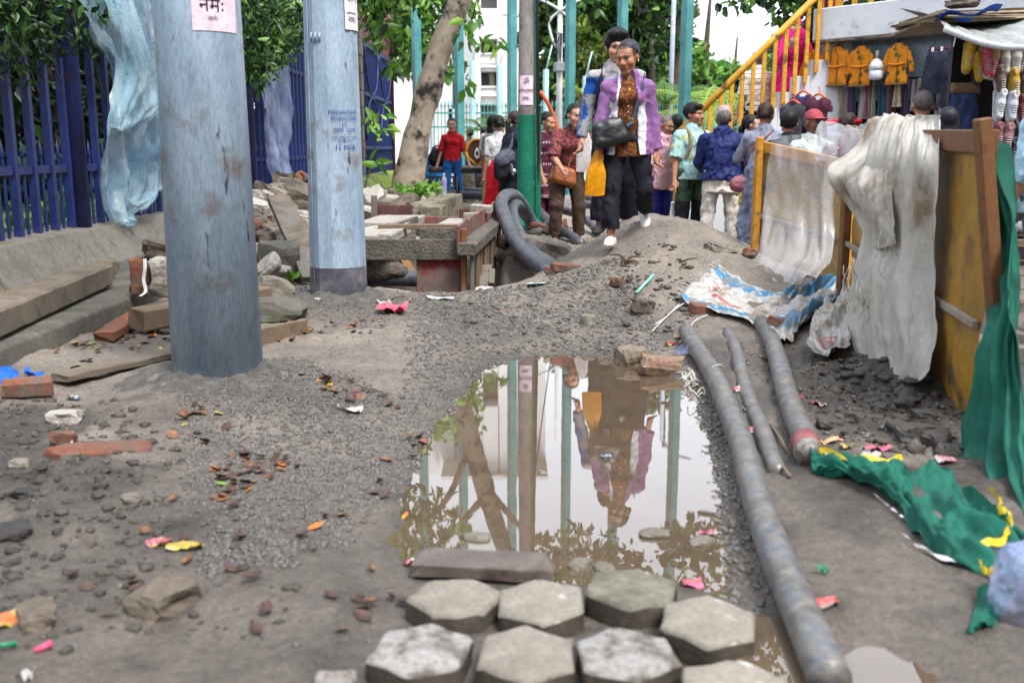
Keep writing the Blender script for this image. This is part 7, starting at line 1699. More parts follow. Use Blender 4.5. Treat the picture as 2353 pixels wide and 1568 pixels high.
        hairmesh('hair', lambda Hh: (cap_(Hh, .004, .014, .012)), hm, .002)
    elif hair == 'cap':
        hairmesh('hair', lambda Hh: cap_(Hh, .003, .018, .0), hair_grey, .003)
        def f(Hh): Hh.ell(hp(0, .012, .034), sk_r + np.array([.010, .010, .016]) * q, RH, k=.01); Hh.cap(hp(-.028, -.10, .050), hp(.028, -.10, .050), .05 * q, k=.02, sc=(1, 1, .16)); Hh.cut(RH @ np.array([0, 0, 1.]), float((RH @ np.array([0, 0, 1.])) @ hp(0, 0, .036)))
        sdf_obj('cap', _run(SDF(vh), f), hmat, root)
    elif hair == 'topi':
        hairmesh('hair', lambda Hh: cap_(Hh, .005, .014, .0), hair_grey, .003)
        def f(Hh): Hh.cap(hp(0, .016, .045), hp(.01, .02, .135), .078 * q, .062 * q, k=.01, flat=True); Hh.cut(RH @ np.array([0, 0, 1.]), float((RH @ np.array([0, 0, 1.])) @ hp(0, 0, .035)))
        sdf_obj('dhaka_topi', _run(SDF(vh), f), hmat, root)
    elif hair == 'scarf':
        def f(Hh): Hh.ell(hp(0, .026, .026), sk_r + .014 * q, RH, k=.01).cap(hp(0, .05, -.02), hp(0, .06, -.13), .075 * q, .085 * q, k=.03, sc=(1, .8, 1)).cap(hp(-.06, -.03, -.12), hp(.06, -.03, -.12), .05 * q, k=.04)
        sdf_obj('head_scarf', _run(SDF(vh), f), hmat, root, disp=folds(.006, 3))
    elif hair == 'band':
        hairmesh('hair', lambda Hh: cap_(Hh, .016, .018, .016), hair_brown, .014)
        def f(Hh): Hh.cap(hp(-.05, .0, .06), hp(.05, .0, .06), .095 * q, k=.01, sc=(.75, 1, .35)).cap(hp(.08, .05, .05), hp(.15, .08, .03), .02 * q, .03 * q, k=.02)
        sdf_obj('head_cloth', _run(SDF(vh), f), hmat, root)
    elif hair == 'helmet':
        def f(Hh): Hh.ell(hp(0, .01, .02), sk_r + .035 * q, RH, k=.01); Hh.ell(hp(0, -.12, -.03), np.array([.07, .07, .06]) * q, RH, k=.02, sub=True)
        sdf_obj('helmet', _run(SDF(vh), f), hmat, root)
    # ---- trousers / skirt
    if bottom:
        B = SDF(vox); m = bottom['m']; w_ = bottom.get('w', .05); e_ = bottom.get('end', .93); i0 = .003
        B.ell(T(.0), (.100 * h * b + i0, .072 * h * b + i0, .075 * h), k=.03)
        if bottom.get('skirt'):
            z1 = bottom['skirt'] * h; B.cap(T(.03), (0, 0, z1), .10 * h * b, .155 * h, k=.03, sc=(1, .75, 1)).cut((0, 0, 1), z1)
        else:
            for hip, knee, ank, fd, dn_ in legsJ:
                ee = knee + (ank - knee) * e_
                B.cap(hip + np.array([0, 0, .01]), knee, .058 * h * b + i0, w_ * .95 * h, k=.025).cap(knee, ee, w_ * .95 * h, w_ * bottom.get('cuff', .95) * h, k=.02, flat=True)
        sdf_obj(bottom.get('name', 'trousers'), B, m, root, bottom.get('col') and (lambda V: bottom['col'](V, J)), folds(bottom.get('fold', .010), 7, .7))
    # ---- top
    for tp_ in ([top] if isinstance(top, dict) else (top or [])):
        A = SDF(vox); inf = tp_.get('infl', .012) * .85; hem = tp_.get('hem', .0); fl = tp_.get('fl', 1.0); sv = tp_.get('sleeve', .5)
        A.ell(T(.205), (.094 * h * b + inf, .064 * h * b + inf, .088 * h), k=.04).ell(T(.11), (.080 * h * b + inf, .062 * h * b + inf, .10 * h), k=.04)
        if female: A.cap(T(.205) + fw_ * .05 * h - rt * .038 * h, T(.205) + fw_ * .05 * h + rt * .038 * h, .030 * h + inf * .6, k=.03)
        zb = T(hem)
        A.cap(T(.12), zb, .082 * h * b + inf, .100 * h * b * fl + inf, k=.03, sc=(1, .74, 1), flat=True)
        [A.cap(T(.286), armsJ[s][0], .026 * h + inf * .5, .026 * h + inf * .5, k=.035) for s in (0, 1)]; A.cap(armsJ[0][0], armsJ[1][0], .030 * h + inf * .5, k=.04)
        if not tp_.get('open_neck'): A.cap(T(.27), T(.302), .045 * h + inf, .040 * h + inf, k=.02)
        if tp_.get('collar'): A.cap(T(.29), T(.325), .046 * h + inf, .046 * h + inf, k=.015, flat=True)
        if tp_.get('vneck'): A.cap(T(.33) + fw_ * .07 * h, T(tp_['vneck']) + fw_ * .11 * h, .055 * h, .012 * h, k=.008, sub=True)
        if tp_.get('open'): A.cap(T(.37) + np.array([0, -.15, 0]), T(-.13) + np.array([0, -.15, 0]), tp_['open'][0], tp_['open'][1], k=.006, sc=(1, 2.0, 1), sub=True)
        for shd, el, wr_, fd, s in armsJ:
            if sv <= .02: continue
            sw = tp_.get('sw', 1.0)
            if sv <= .55: e1 = shd + (el - shd) * (sv / .5); A.cap(shd, e1, .029 * h * b + inf * .7, (.030 * h + inf * .8) * sw, k=.025, flat=True)
            else:
                A.cap(shd, el, .029 * h * b + inf * .7, (.025 * h + inf * .7) * sw, k=.025); A.cap(el, el + (wr_ - el) * ((sv - .5) / .5), (.025 * h + inf * .7) * sw, (.018 * h + inf * .7) * sw, k=.02, flat=True)
        sdf_obj(tp_.get('name', 'shirt'), A, tp_['m'], root, tp_.get('col') and (lambda V: tp_['col'](V, J)), folds(tp_.get('fold', .009), 11 + len(label) % 7, .8), tp_.get('drop') and (lambda V: tp_['drop'](V, J)))
    # ---- shoes
    if shoes:
        for hip, knee, ank, fd, dn_ in legsJ:
            K = SDF(min(vox, .01)); K.cap(ank + dn_ * ah * .6 - fd * .022 * h, ank + dn_ * ah * .66 + fd * .09 * h, .026 * h, .024 * h, k=.02).cap(ank + dn_ * ah * .9 - fd * .025 * h, ank + dn_ * ah * .9 + fd * .095 * h, .028 * h, .028 * h, k=.01, sc=(1, 1, .5))
            if shoes.get('open'): K.cap(ank - dn_ * .02 * h, ank + dn_ * .1 * ah, .03 * h, .022 * h, k=.01, sub=True)
            sdf_obj('shoe', K, shoes['m'], root)
    if extra: extra(root, J, vox)
    return root
def _run(S, f): f(S); return S
def strap_part(root, name, pts, w_, m, th=.006):
    P = bez([Vector(p) for p in pts], 6); n_ = len(P) - 1; mb = MB(); vs = []; fs = []
    for i, p in enumerate(P):
        t = (P[min(i + 1, n_)] - P[max(i - 1, 0)]).normalized(); o = Vector((p.x, p.y, 0)); o = (o - Vector((0, 0, 0))).normalized() if o.length > 1e-4 else Vector((0, -1, 0)); s = t.cross(o).normalized()
        for a, b_ in ((-1, 0), (1, 0), (1, 1), (-1, 1)): vs.append(p + s * (a * w_ / 2) + o * (b_ * th))
    for i in range(n_):
        for j in range(4): k = (j + 1) % 4; fs.append((i * 4 + j, i * 4 + k, i * 4 + 4 + k, i * 4 + 4 + j))
    mb.add(vs, fs, True); return mb.obj(name, m, root, local=True)
def bag_mesh(name, pos, size, rot, m, root=None, label=None, cat='bag', vox=.01, soft=.02, disp=.006, shape='box'):
    """soft bag: rounded slab"""
    w_, d_, h_ = size; S = SDF(vox); r_ = d_ / 2
    S.cap((-(w_ / 2 - r_), 0, r_), (w_ / 2 - r_, 0, r_), r_ * 1.1, k=soft).cap((-(w_ / 2 - r_) * .94, 0, h_ - r_), ((w_ / 2 - r_) * .94, 0, h_ - r_), r_ * .7, k=soft).ell((0, 0, h_ / 2), (w_ / 2, r_ * 1.1, h_ / 2), k=soft)
    for s in (-1, 1): S.cap((s * (w_ / 2 - r_), 0, r_), (s * (w_ / 2 - r_) * .94, 0, h_ - r_), r_, r_ * .65, k=soft)
    o = sdf_obj(name, S, m, root, disp=folds(disp, 5)); o.location = pos; o.rotation_euler = rot
    if root is None: tag(o, label, cat)
    return o
def W2(root, p):
    c, s = math.cos(root.rotation_euler[2]), math.sin(root.rotation_euler[2]); return Vector((root.location.x + c * p[0] - s * p[1], root.location.y + s * p[0] + c * p[1], root.location.z + p[2]))

# ---------- woman in purple jacket, stepping down off the mound
def pat_dots(base, d1, d2, scl):
    def f(N, L, co, noise, ramp, mix):
        v = N.new('ShaderNodeTexVoronoi'); v.inputs['Scale'].default_value = scl; L.new(co, v.inputs['Vector'])
        a = mix(ramp(noise(scl * .5, 3), [(.45, (0, 0, 0)), (.55, (1, 1, 1))]), base, d1); return mix(ramp(v.outputs['Distance'], [(.18, (1, 1, 1)), (.26, (0, 0, 0))]), a, d2)
    return f
brown_print = cloth('brown_print', (0, 0, 0), pat=pat_dots(rgb(120, 70, 34, .85), rgb(84, 46, 30, .85), rgb(196, 150, 110, .85), 75))
black_cloth = cloth('black_trouser', rgb(24, 25, 34, .85), rgb(36, 37, 48, .85), rough=.8)
jacket_m = cloth('purple_white_jacket', (0, 0, 0), attr=True, rough=.6, sc=6, lo=.2, hi=.8, bump=.3, bsc=26)
PURP, WHT = np.array(rgb(142, 100, 152, .9)), np.array(rgb(214, 214, 222, .9))
def jcol(V, J):
    c = np.tile(PURP, (len(V), 1)); x, y, z = V.T; h = J['h']; T0 = J['T']
    zl = T0(.215)[2] - .35 * (np.abs(x) - .06) * -1 * .9
    zline = T0(.160)[2] + (np.abs(x) - .08) * .7
    w = (y < .03) & (z < zline) & (np.abs(x) < .088 * h) & (z > 0); c[w] = WHT
    for shd, el, wr_, fd, s in J['arms']:
        ba = wr_ - shd; t = np.clip(((V - shd) @ ba) / (ba @ ba), 0, 1); d = np.linalg.norm(V - (shd + t[:, None] * ba), axis=1); c[(d < .044) & (t > .22)] = PURP
    zip_ = (y < 0) & (np.abs(np.abs(x) - (.062 + .05 * np.clip((T0(.25)[2] - z) / .3, 0, 1))) < .008) & (z > T0(.0)[2]); c[zip_ & (x < 0)] = np.array(rgb(226, 224, 228, .9))
    return c
white_clog = mat('white_clog', rgb(214, 208, 198, .9), rgb(226, 222, 214, .9), sc=10, rough=.5, bump=.1)
leather_black = mat('black_leather', rgb(22, 22, 26, .85), rgb(34, 34, 40, .85), sc=10, rough=.38, bump=.5, bsc=60, bdist=.004, bstretch=(.2, .2, 3), spec=.5)
gold = mat('gold', rgb(206, 160, 70), rough=.3, metal=.9, bump=0)
def ex_main(root, J, vox):
    h = J['h']; T0 = J['T']; y0 = -.085 * h
    b_ = bag_mesh('handbag_body', (-.105, -.165, T0(-.035)[2]), (.27, .09, .21), (R(-6), R(-14), R(14)), leather_black, None, 'x')
    b_.parent = hb = thing('handbag', 'black ribbed handbag slung across the purple jacket', 'handbag', root.location, 0); hb.rotation_euler = root.rotation_euler
    for k in ('label', 'category'):
        if k in b_: del b_[k]
    b_.name = 'bag_body'
    stm = mat('navy_strap', rgb(52, 62, 84, .85), rgb(64, 76, 100, .85), sc=30, rough=.7, bump=.2, bsc=100)
    def SP(nm, pts, w_, m): return strap_part(hb, nm, pts, w_, m)
    SP('strap', [(.125, .06, T0(.27)[2]), (.122, .0, T0(.315)[2]), (.112, -.075, T0(.27)[2]), (.085, -.135, T0(.20)[2]), (.055, -.140, T0(.12)[2]), (.03, -.150, T0(.075)[2]), (.0, -.16, T0(.06)[2])], .032, stm)
    MB().tube([(.028 + .018 * math.cos(a), -.155, T0(.085)[2] + .018 * math.sin(a)) for a in np.linspace(0, 6.3, 14)], .003, 5).obj('strap_ring', gold, hb, local=True)
    # necklace, earring, buttons
    hpz = J['hp']
    pts = bez([(-.055, -.045, T0(.298)[2]), (-.035, -.088, T0(.272)[2]), (0.01, -.108, T0(.248)[2]), (.045, -.085, T0(.275)[2]), (.058, -.045, T0(.30)[2])], 5)
    MB().tube(pts, .0035, 5).obj('necklace', gold, root, local=True)
    MB().tube([(.01, -.112, T0(.248)[2]), (.012, -.122, T0(.225)[2])], .006, 6).obj('pendant', gold, root, local=True)
    e = hpz(.078, .0, -.038); MB().lathe([(.004, 0), (.006, .008), (.003, .02)], 6, Vector(e)).obj('earring', gold, root, local=True)
    for k in range(3): c = Vector((.004, -.128 - .004 * k, T0(.185 - .028 * k)[2])); MB().lathe([(.001, -.006), (.006, 0), (.001, .006)], 6, c).obj('button', white_paint, root, local=True)
MW = Vector((on(1424, 568).x + .055, on(1424, 568).y + .16, 0)); MW.z = max(gh(MW.x - .07 + a, MW.y - .18 + b) for a in (-.04, 0, .04) for b in (-.08, 0, .08, .16)) + .002
main = person('woman in purple and white jacket and black trousers, stepping down the mound', MW, -6, 1.53, 1.0, .0085, 3, 0, legs=((10, 3, 4, 0), (2, 8, 62, -52)), arms=((3, 12, 10, 10), (-8, 11, 12, 2)), head=(-24, 16, -4), skin=S_BROWN, hair='bun', hmat=hair_bluish,
     top=[dict(m=brown_print, name='blouse', sleeve=0, hem=-.085, infl=.006, fl=1.04, vneck=.20, fold=.006), dict(m=jacket_m, name='jacket', sleeve=.97, hem=-.075, infl=.021, fl=1.26, col=jcol, open=(.056, .092), fold=.010, sw=1.05)],
     bottom=dict(m=black_cloth, w=.045, cuff=.98, end=.86, fold=.012), shoes=dict(m=white_clog, open=True), extra=ex_main)
# her yellow carrier bag, hanging from the lowered hand
def pbag(name, P, w_, h_, m, label, seed, tilt=0):
    mb = MB()
    def fn(u, v):
        a = 2 * math.pi * u; ww = w_ * (.16 + .84 * min(1, v * 1.9) ** .8) * (1 + .06 * math.sin(3 * a + seed)); dep = .28 * w_ * math.sin(math.pi * min(1, .12 + v * .8)) + .012
        z = -h_ * v + .03 * w_ * math.sin(2 * a + seed) * v
        return Vector(P) + Vector((ww / 2 * math.cos(a) + tilt * v, dep / 2 * math.sin(a) * (1 + .25 * math.sin(5 * a + 8 * v + seed)), z))
    mb.grid(fn, 28, 18); return mb.obj(name, m, None, label, 'carrier bag')
yplast = mat('yellow_carrier', rgb(226, 150, 14, .95), rgb(238, 172, 30, .95), sc=5, rough=.35, bump=.5, bsc=16, translucent=.25)
hand = W2(main, (-.30, -.08, .74))
pbag('carrier_bag', dp(1372, 345, MW.y - .12), .155, .345, yplast, 'yellow plastic carrier bag held by the woman in purple', 1, -.02)
pbag('carrier_bag', dp(1345, 300, 10.6) + Vector((0, 0, -.0)), .2, .42, mat('white_carrier', rgb(216, 206, 206, .95), rgb(228, 222, 222, .95), sc=5, rough=.35, bump=.5, bsc=16, translucent=.3), 'white carrier bag with red print held beside the yellow bag', 2)
# ---------- man behind her
striped = cloth('grey_blue_jacket', (0, 0, 0), attr=True, rough=.7)
def scol(V, J):
    g_, bl, wh = np.array(rgb(140, 140, 146, .9)), np.array(rgb(20, 74, 152, .9)), np.array(rgb(206, 206, 212, .9)); c = np.tile(g_, (len(V), 1)); x, y, z = V.T; T0 = J['T']
    c[(z > T0(.26)[2])] = np.array(rgb(170, 168, 172, .9)); c[(z < T0(.255)[2]) & (z > T0(.17)[2]) & (np.abs(x) > .09)] = bl
    for shd, el, wr_, fd, s in J['arms']:
        ba = wr_ - shd; t = ((V - shd) @ ba) / (ba @ ba); p = V - (shd + np.clip(t, 0, 1)[:, None] * ba); d = np.linalg.norm(p, axis=1); on_ = (d < .08) & (t > .38)
        c[on_ & (p[:, 0] * s > .0) & (np.abs(np.mod(p[:, 1] * 60, 1) - .5) < .22)] = bl
    return c
def ex_pack(colr, wid=.04, pack=True):
    def f(root, J, vox):
        T0 = J['T']; m = cloth('pack_%d_%d_%d' % tuple(int(q * 255) for q in colr), colr, rough=.7); h = J['h']
        for s in (-1, 1): strap_part(root, 'backpack_strap', [(s * .08 * h / 1.0 * .9, .085 * h, T0(.25)[2]), (s * .072 * h, .01, T0(.305)[2]), (s * .075 * h, -.075 * h, T0(.25)[2]), (s * .085 * h, -.090 * h, T0(.17)[2]), (s * .10 * h, -.05 * h, T0(.09)[2])], wid, m)
        if pack: bag_mesh('backpack', (0, .135 * h, T0(.02)[2]), (.30, .17, .44), (0, 0, 0), m, root)
    return f
mb_y = MW.y + 1.05; mp = dp(1400, 300, mb_y)
person('young man in grey and blue striped track jacket behind the purple jacket', (mp.x + .05, mb_y, gh(mp.x, mb_y) - .01), -8, 1.70, 1.0, .011, 3, 0, legs=((4, 3, 6), (-6, 3, 12)), arms=((4, 14, 14, 6), (0, 8, 10, 0)), head=(10, 8, 0), skin=S_TAN, hair='curly', female=False,
       top=dict(m=striped, name='jacket', sleeve=.98, hem=-.03, infl=.022, fl=1.08, col=scol, collar=True, fold=.012), bottom=dict(m=black_cloth, w=.05), shoes=dict(m=sole_k), extra=ex_pack(rgb(28, 28, 34, .85)))
# ---------- woman in print blouse
def pat_floral(c0, c1, c2, c3, scl):
    def f(N, L, co, noise, ramp, mix):
        a = ramp(noise(scl, 4, rough_=.6), [(.40, c0), (.47, c1), (.56, c2), (.62, c3)]); return a
    return f
floral = cloth('floral_print', (0, 0, 0), pat=pat_floral(rgb(58, 60, 52, .85), rgb(96, 44, 48, .85), rgb(168, 84, 88, .85), rgb(44, 40, 40, .85), 26))
tan_leather = mat('tan_leather', rgb(146, 82, 44, .85), rgb(164, 96, 56, .85), sc=6, rough=.45, bump=.2, bsc=60)
def ex_floral(root, J, vox):
    T0 = J['T']; hb = thing('shoulder_bag', 'tan leather shoulder bag worn by the woman in print blouse', 'handbag', root.location, 0); hb.rotation_euler = root.rotation_euler
    o = bag_mesh('bag_body', (-.10, -.20, T0(-.10)[2]), (.30, .09, .20), (R(-4), R(12), 0), tan_leather, hb)
    strap_part(hb, 'strap', [(-.02, -.2, T0(.03)[2]), (.02, -.19, T0(.12)[2]), (-.04, -.17, T0(.22)[2]), (-.09, -.12, T0(.30)[2]), (-.1, 0, T0(.30)[2])], .016, tan_leather)
fpz = dp(1300, 520, 11.6)
person('woman in red and black print blouse and brown trousers stooping to step', (fpz.x, 11.6, .05), 8, 1.60, 1.08, .0105, 20, 4, legs=((16, 5, 26, 0), (4, 6, 10, 0)), arms=((26, 14, 26, 30), (0, 22, 20, 0)), head=(14, 10, 6), skin=S_TAN, hair='bun',
       top=dict(m=floral, name='blouse', sleeve=.5, hem=-.08, infl=.020, fl=1.08, sw=1.2, vneck=.25), bottom=dict(m=cloth('brown_trouser', rgb(70, 54, 46, .85), rgb(86, 68, 58, .85)), w=.050, cuff=.85, end=.9), shoes=dict(m=mat('sandal', rgb(150, 122, 100, .85), rough=.6), open=True), extra=ex_floral)
# ---------- maroon kurta
mk = dp(1250, 480, 13.6)
maroon_m = cloth('maroon_kurta', (0, 0, 0), attr=True)
def mcol(V, J):
    c = np.tile(np.array(rgb(84, 32, 54, .9)), (len(V), 1)); x, y, z = V.T; a = np.arctan2(y, x); gx = np.mod(a * 4 + np.floor(z / .14) * .5, 1) - .5; gz_ = np.mod(z / .14, 1) - .5
    c[(gx ** 2 * .12 + gz_ ** 2) < .010] = (.5, .42, .44); c[z < .30 * J['h'] + .04] = np.array(rgb(150, 126, 130, .9)); return c
person('woman in maroon dotted kurta with silver hem beside the green pole', (mk.x, 13.6, .03), 40, 1.56, 1.05, .012, 4, 0, arms=((10, 8, 10, 10), (12, 8, 20, 10)), head=(10, 14, 0), skin=S_TAN, hair='bun',
       top=dict(m=maroon_m, name='kurta', sleeve=.4, hem=-.23, infl=.012, fl=1.35, col=mcol, vneck=.25), bottom=dict(m=cloth('maroon_trouser', rgb(84, 28, 52, .9)), w=.055), shoes=dict(m=sole_k))
# ---------- navy hoodie woman with messenger bag
nh = dp(1170, 480, 14.2)
def ex_navy(root, J, vox):
    T0 = J['T']; g_ = cloth('grey_canvas', rgb(76, 78, 90, .85), rgb(92, 94, 108, .85)); k_ = cloth('black_canvas', rgb(34, 34, 40, .85)); hb = thing('messenger_bag', 'grey and black messenger bag hanging at the navy jacket', 'bag', root.location, 0); hb.rotation_euler = root.rotation_euler
    bag_mesh('bag_body', (-.13, .13, T0(-.09)[2]), (.36, .15, .30), (0, R(-16), R(-60)), k_, hb); bag_mesh('flap', (-.15, .12, T0(.02)[2]), (.38, .17, .21), (0, R(-16), R(-60)), g_, hb)
    strap_part(hb, 'strap', [(-.16, .12, T0(.1)[2]), (-.16, .02, T0(.22)[2]), (-.1, -.02, T0(.29)[2])], .05, g_)
    S2 = SDF(.012); S2.ell((-.28, .06, T0(-.03)[2]), (.03, .03, .03)); sdf_obj('pompom', S2, white_paint, hb)
    for d in (-.05, .08): 
        c = Vector((-.27 + d * .3, .14 + d, T0(-.02)[2])); MB().box(c, (.012, .03, .16), (0, R(-16), R(-60))).obj('buckle_strap', mat('pale_buckle', rgb(150, 180, 200, .9), rough=.5), hb, local=True)
person('woman in navy jacket turned away, with grey messenger bag, behind the green pole', (nh.x, 14.2, .03), 115, 1.6, 1.08, .012, 10, 0, arms=((30, 6, 60, 10), (30, 6, 60, 10)), head=(6, 14, 0), skin=S_TAN, hair='pony', hmat=hair_brown,
       top=dict(m=cloth('navy_jacket', rgb(30, 34, 50, .85), rgb(42, 46, 64, .85)), name='jacket', sleeve=.97, hem=-.07, infl=.03, fl=1.1, fold=.014), bottom=dict(m=black_cloth, w=.06), shoes=dict(m=sole_k), extra=ex_navy)
rs = dp(1142, 480, 14.6); person('person in red skirt mostly hidden behind the pipe loop and navy jacket', (rs.x + .02, 14.75, .03), 190, 1.55, .95, .014, 0, 0, head=(0, 10, 0), skin=S_TAN, hair='bun', top=dict(m=cloth('white_top', rgb(200, 198, 200, .9)), sleeve=.4, hem=0), bottom=dict(m=cloth('red_skirt', rgb(186, 20, 34, .9), rgb(206, 30, 44, .9)), skirt=.02, name='skirt'), shoes=dict(m=sole_k))
wt = dp(1132, 300, 17.5); person('long haired person in white tee with grey backpack, back turned', (wt.x, 17.5, .04), 170, 1.64, 1.0, .016, 2, 0, arms=((10, 20, 30, 0), (10, 10, 40, 0)), skin=S_TAN, hair='long', top=dict(m=cloth('white_tee', rgb(206, 206, 210, .9)), sleeve=.42, hem=-.03, infl=.02), bottom=dict(m=cloth('khaki', rgb(140, 122, 100, .85)), w=.05), shoes=dict(m=sole_k), extra=ex_pack(rgb(120, 116, 108, .85)))
# ---------- girl in red polo
rp = dp(1040, 462, 19.3)
def ex_red(root, J, vox):
    T0 = J['T']; strap_part(root, 'bag_strap', [(-.12, .02, T0(.29)[2]), (-.14, -.09, T0(.22)[2]), (-.16, -.1, T0(.1)[2])], .03, black_cloth); bag_mesh('shoulder_bag', (-.25, .08, T0(-.08)[2]), (.12, .26, .36), (0, 0, 0), black_cloth, root, vox=.015)
person('girl in red polo shirt and blue jeans walking on the paved walk', (rp.x, 19.3, .08), 6, 1.60, 1.0, .013, 0, 0, legs=((6, 3, 10, 0), (-4, 3, 8, 0)), arms=((4, 16, 14, 0), (10, 18, 16, 0)), head=(-6, 4, 0), skin=S_TAN, hair='pony',
       top=dict(m=cloth('red_polo', rgb(172, 22, 34, .9), rgb(192, 32, 44, .9)), name='polo_shirt', sleeve=.46, hem=-.02, infl=.016, fl=1.0, collar=True, sw=1.2), bottom=dict(m=cloth('blue_jeans', rgb(28, 84, 150, .9), rgb(44, 104, 172, .9), sc=6), w=.05, cuff=1.05, name='jeans'), shoes=dict(m=sole_k), extra=ex_red)
for i, (px, Y, lab, hc, tc_) in enumerate([(1002, 22.5, 'motorcyclist in dark helmet and blue jacket beside the tree trunk', rgb(46, 54, 72, .85), rgb(24, 96, 150, .9)), (1098, 23, 'motorcyclist in pale blue grey helmet behind the rickshaw hood', rgb(120, 134, 160, .85), rgb(52, 56, 70, .85)), (1112, 24, 'bystander in pink behind the rickshaw hood', None, rgb(180, 60, 96, .9)), (1080, 26, 'white capped bystander before the teal railing', None, rgb(150, 140, 130, .9))]):
    p = dp(px, 300, Y); person(lab, (p.x, Y, -.22 if i < 2 else .02), [180, 170, 160, 200][i], 1.58, 1.0, .018, 4, 0, legs=((60, 6, 70), (60, 6, 70)) if i < 2 else ((0, 2, 0), (0, 2, 0)), skin=S_TAN, hair='helmet' if hc else 'short', hmat=(mat('helmet_%d' % i, hc, rough=.3, bump=0) if hc else None), female=False,
        top=dict(m=cloth('bystander_top_%d' % i, tc_), sleeve=.95, hem=-.03, infl=.02), bottom=dict(m=cloth('dark_jeans', rgb(40, 44, 60, .85)), w=.05), shoes=dict(m=sole_k))
# ---------- crowd by the barrier, on the right
def pat_stripe(c0, c1, freq, axis=0, thin=.5):
    def f(N, L, co, noise, ramp, mix):
        sx = N.new('ShaderNodeSeparateXYZ'); L.new(co, sx.inputs[0]); m = N.new('ShaderNodeMath'); m.operation = 'MULTIPLY'; m.inputs[1].default_value = freq; L.new(sx.outputs[axis], m.inputs[0]); fr = N.new('ShaderNodeMath'); fr.operation = 'FRACT'; L.new(m.outputs[0], fr.inputs[0])
        return ramp(fr.outputs[0], [(thin - .05, c0), (thin + .05, c1)])
    return f
glass_fr = mat('spectacle_frame', rgb(30, 24, 24, .8), rough=.4, bump=0)
def specs(root, J, vox):
    hp = J['hp']; mb = MB()
    for s in (-1, 1): mb.tube([hp(s * .033 + .021 * math.cos(a), -.100, .008 + .017 * math.sin(a)) for a in np.linspace(0, 6.3, 14)], .0028, 5)
    mb.tube([hp(-.012, -.104, .012), hp(.012, -.104, .012)], .0028, 5)
    for s in (-1, 1): mb.tube([hp(s * .054, -.096, .012), hp(s * .078, -.02, .01), hp(s * .078, .02, .008)], .0028, 5)
    mb.obj('spectacles', glass_fr, root, local=True)
def at(px, Y, py=400): p = dp(px, py, Y); return p.x, Y
x, y = at(1514, 12.9); person('old bald man in pink striped shirt and blue trousers, looking down', (x, y, -.02), 30, 1.55, 1.04, .011, 8, 0, legs=((4, 2, 6), (-2, 3, 8)), arms=((0, 10, 20, 0), (20, 8, 50, 20)), head=(14, 16, 0), skin=S_BROWN, hair='cropped', hmat=hair_grey, female=False,
    top=dict(m=cloth('pink_stripe', (0, 0, 0), pat=pat_stripe(rgb(196, 120, 140, .9), rgb(222, 200, 206, .9), 60)), sleeve=.5, hem=-.10, infl=.03, fl=1.15, collar=True), bottom=dict(m=cloth('royal_trouser', rgb(40, 44, 130, .9)), w=.05), shoes=dict(m=sole_k), extra=specs)
x, y = at(1548, 14.2); person('dark haired woman in lavender with pink hair clip, back turned', (x, y, 0), 200, 1.58, 1.0, .013, 0, 0, skin=S_TAN, hair='long', top=dict(m=cloth('lavender', rgb(178, 166, 200, .9)), sleeve=.6, hem=-.12), bottom=dict(m=cloth('dark_jeans', rgb(40, 44, 60, .85)), w=.05), shoes=dict(m=sole_k))
def gcol(V, J):
    c = np.tile(np.array(rgb(58, 84, 66, .9)), (len(V), 1)); kn = np.array([l[1] for l in J['legs']])
    for k in kn: d = V - k; c[(np.abs(d[:, 2] + .05) < .13) & (np.abs(d[:, 0]) < .11) & (d[:, 1] < .04)] = np.array(rgb(34, 34, 42, .9))
    p = J['pel']; c[(V[:, 2] > p[2] - .22) & (V[:, 1] < -.02) & (np.abs(V[:, 0] + .10) < .03)] = np.array(rgb(34, 34, 42, .9)); return c
x, y = at(1588, 12.4); person('man in pale teal tee with tan backpack straps and green trekking trousers', (x, y, -.03), 28, 1.68, 1.12, .0105, 0, 0, legs=((2, 4, 4), (-2, 5, 6)), arms=((2, 12, 12, 0), (4, 10, 14, 0)), head=(22, 2, 0), skin=S_BROWN, hair='short', female=False,
    top=dict(m=cloth('teal_tee', rgb(142, 184, 186, .9), rgb(164, 200, 198, .9), sc=4, dirt=(rgb(190, 190, 140, .9), .60, 9, .04)), sleeve=.46, hem=-.06, infl=.022, fl=1.06, sw=1.25), bottom=dict(m=cloth('green_trek', (0, 0, 0), attr=True), col=gcol, w=.055), shoes=dict(m=sole_k), extra=ex_pack(rgb(150, 130, 100, .85)))
topi_m = mat('topi_weave', rgb(206, 150, 146, .9), pat=lambda N, L, co, noise, ramp, mix: ramp(noise(60, 2), [(.42, rgb(222, 204, 200, .9)), (.5, rgb(206, 130, 130, .9)), (.6, rgb(140, 150, 180, .9))]), rough=.85, bump=.3)
x, y = at(1657, 11.9)
def ex_tail(root, J, vox):
    S2 = SDF(vox); T0 = J['T']; h = J['h']; S2.cap(T0(.03), T0(-.14), .105 * h, .125 * h, k=.02, sc=(1, .75, 1), flat=True); sdf_obj('shirt_tail', S2, cloth('cream_cotton', rgb(196, 188, 176, .9), rgb(208, 200, 190, .9)), root, disp=folds(.012, 9))
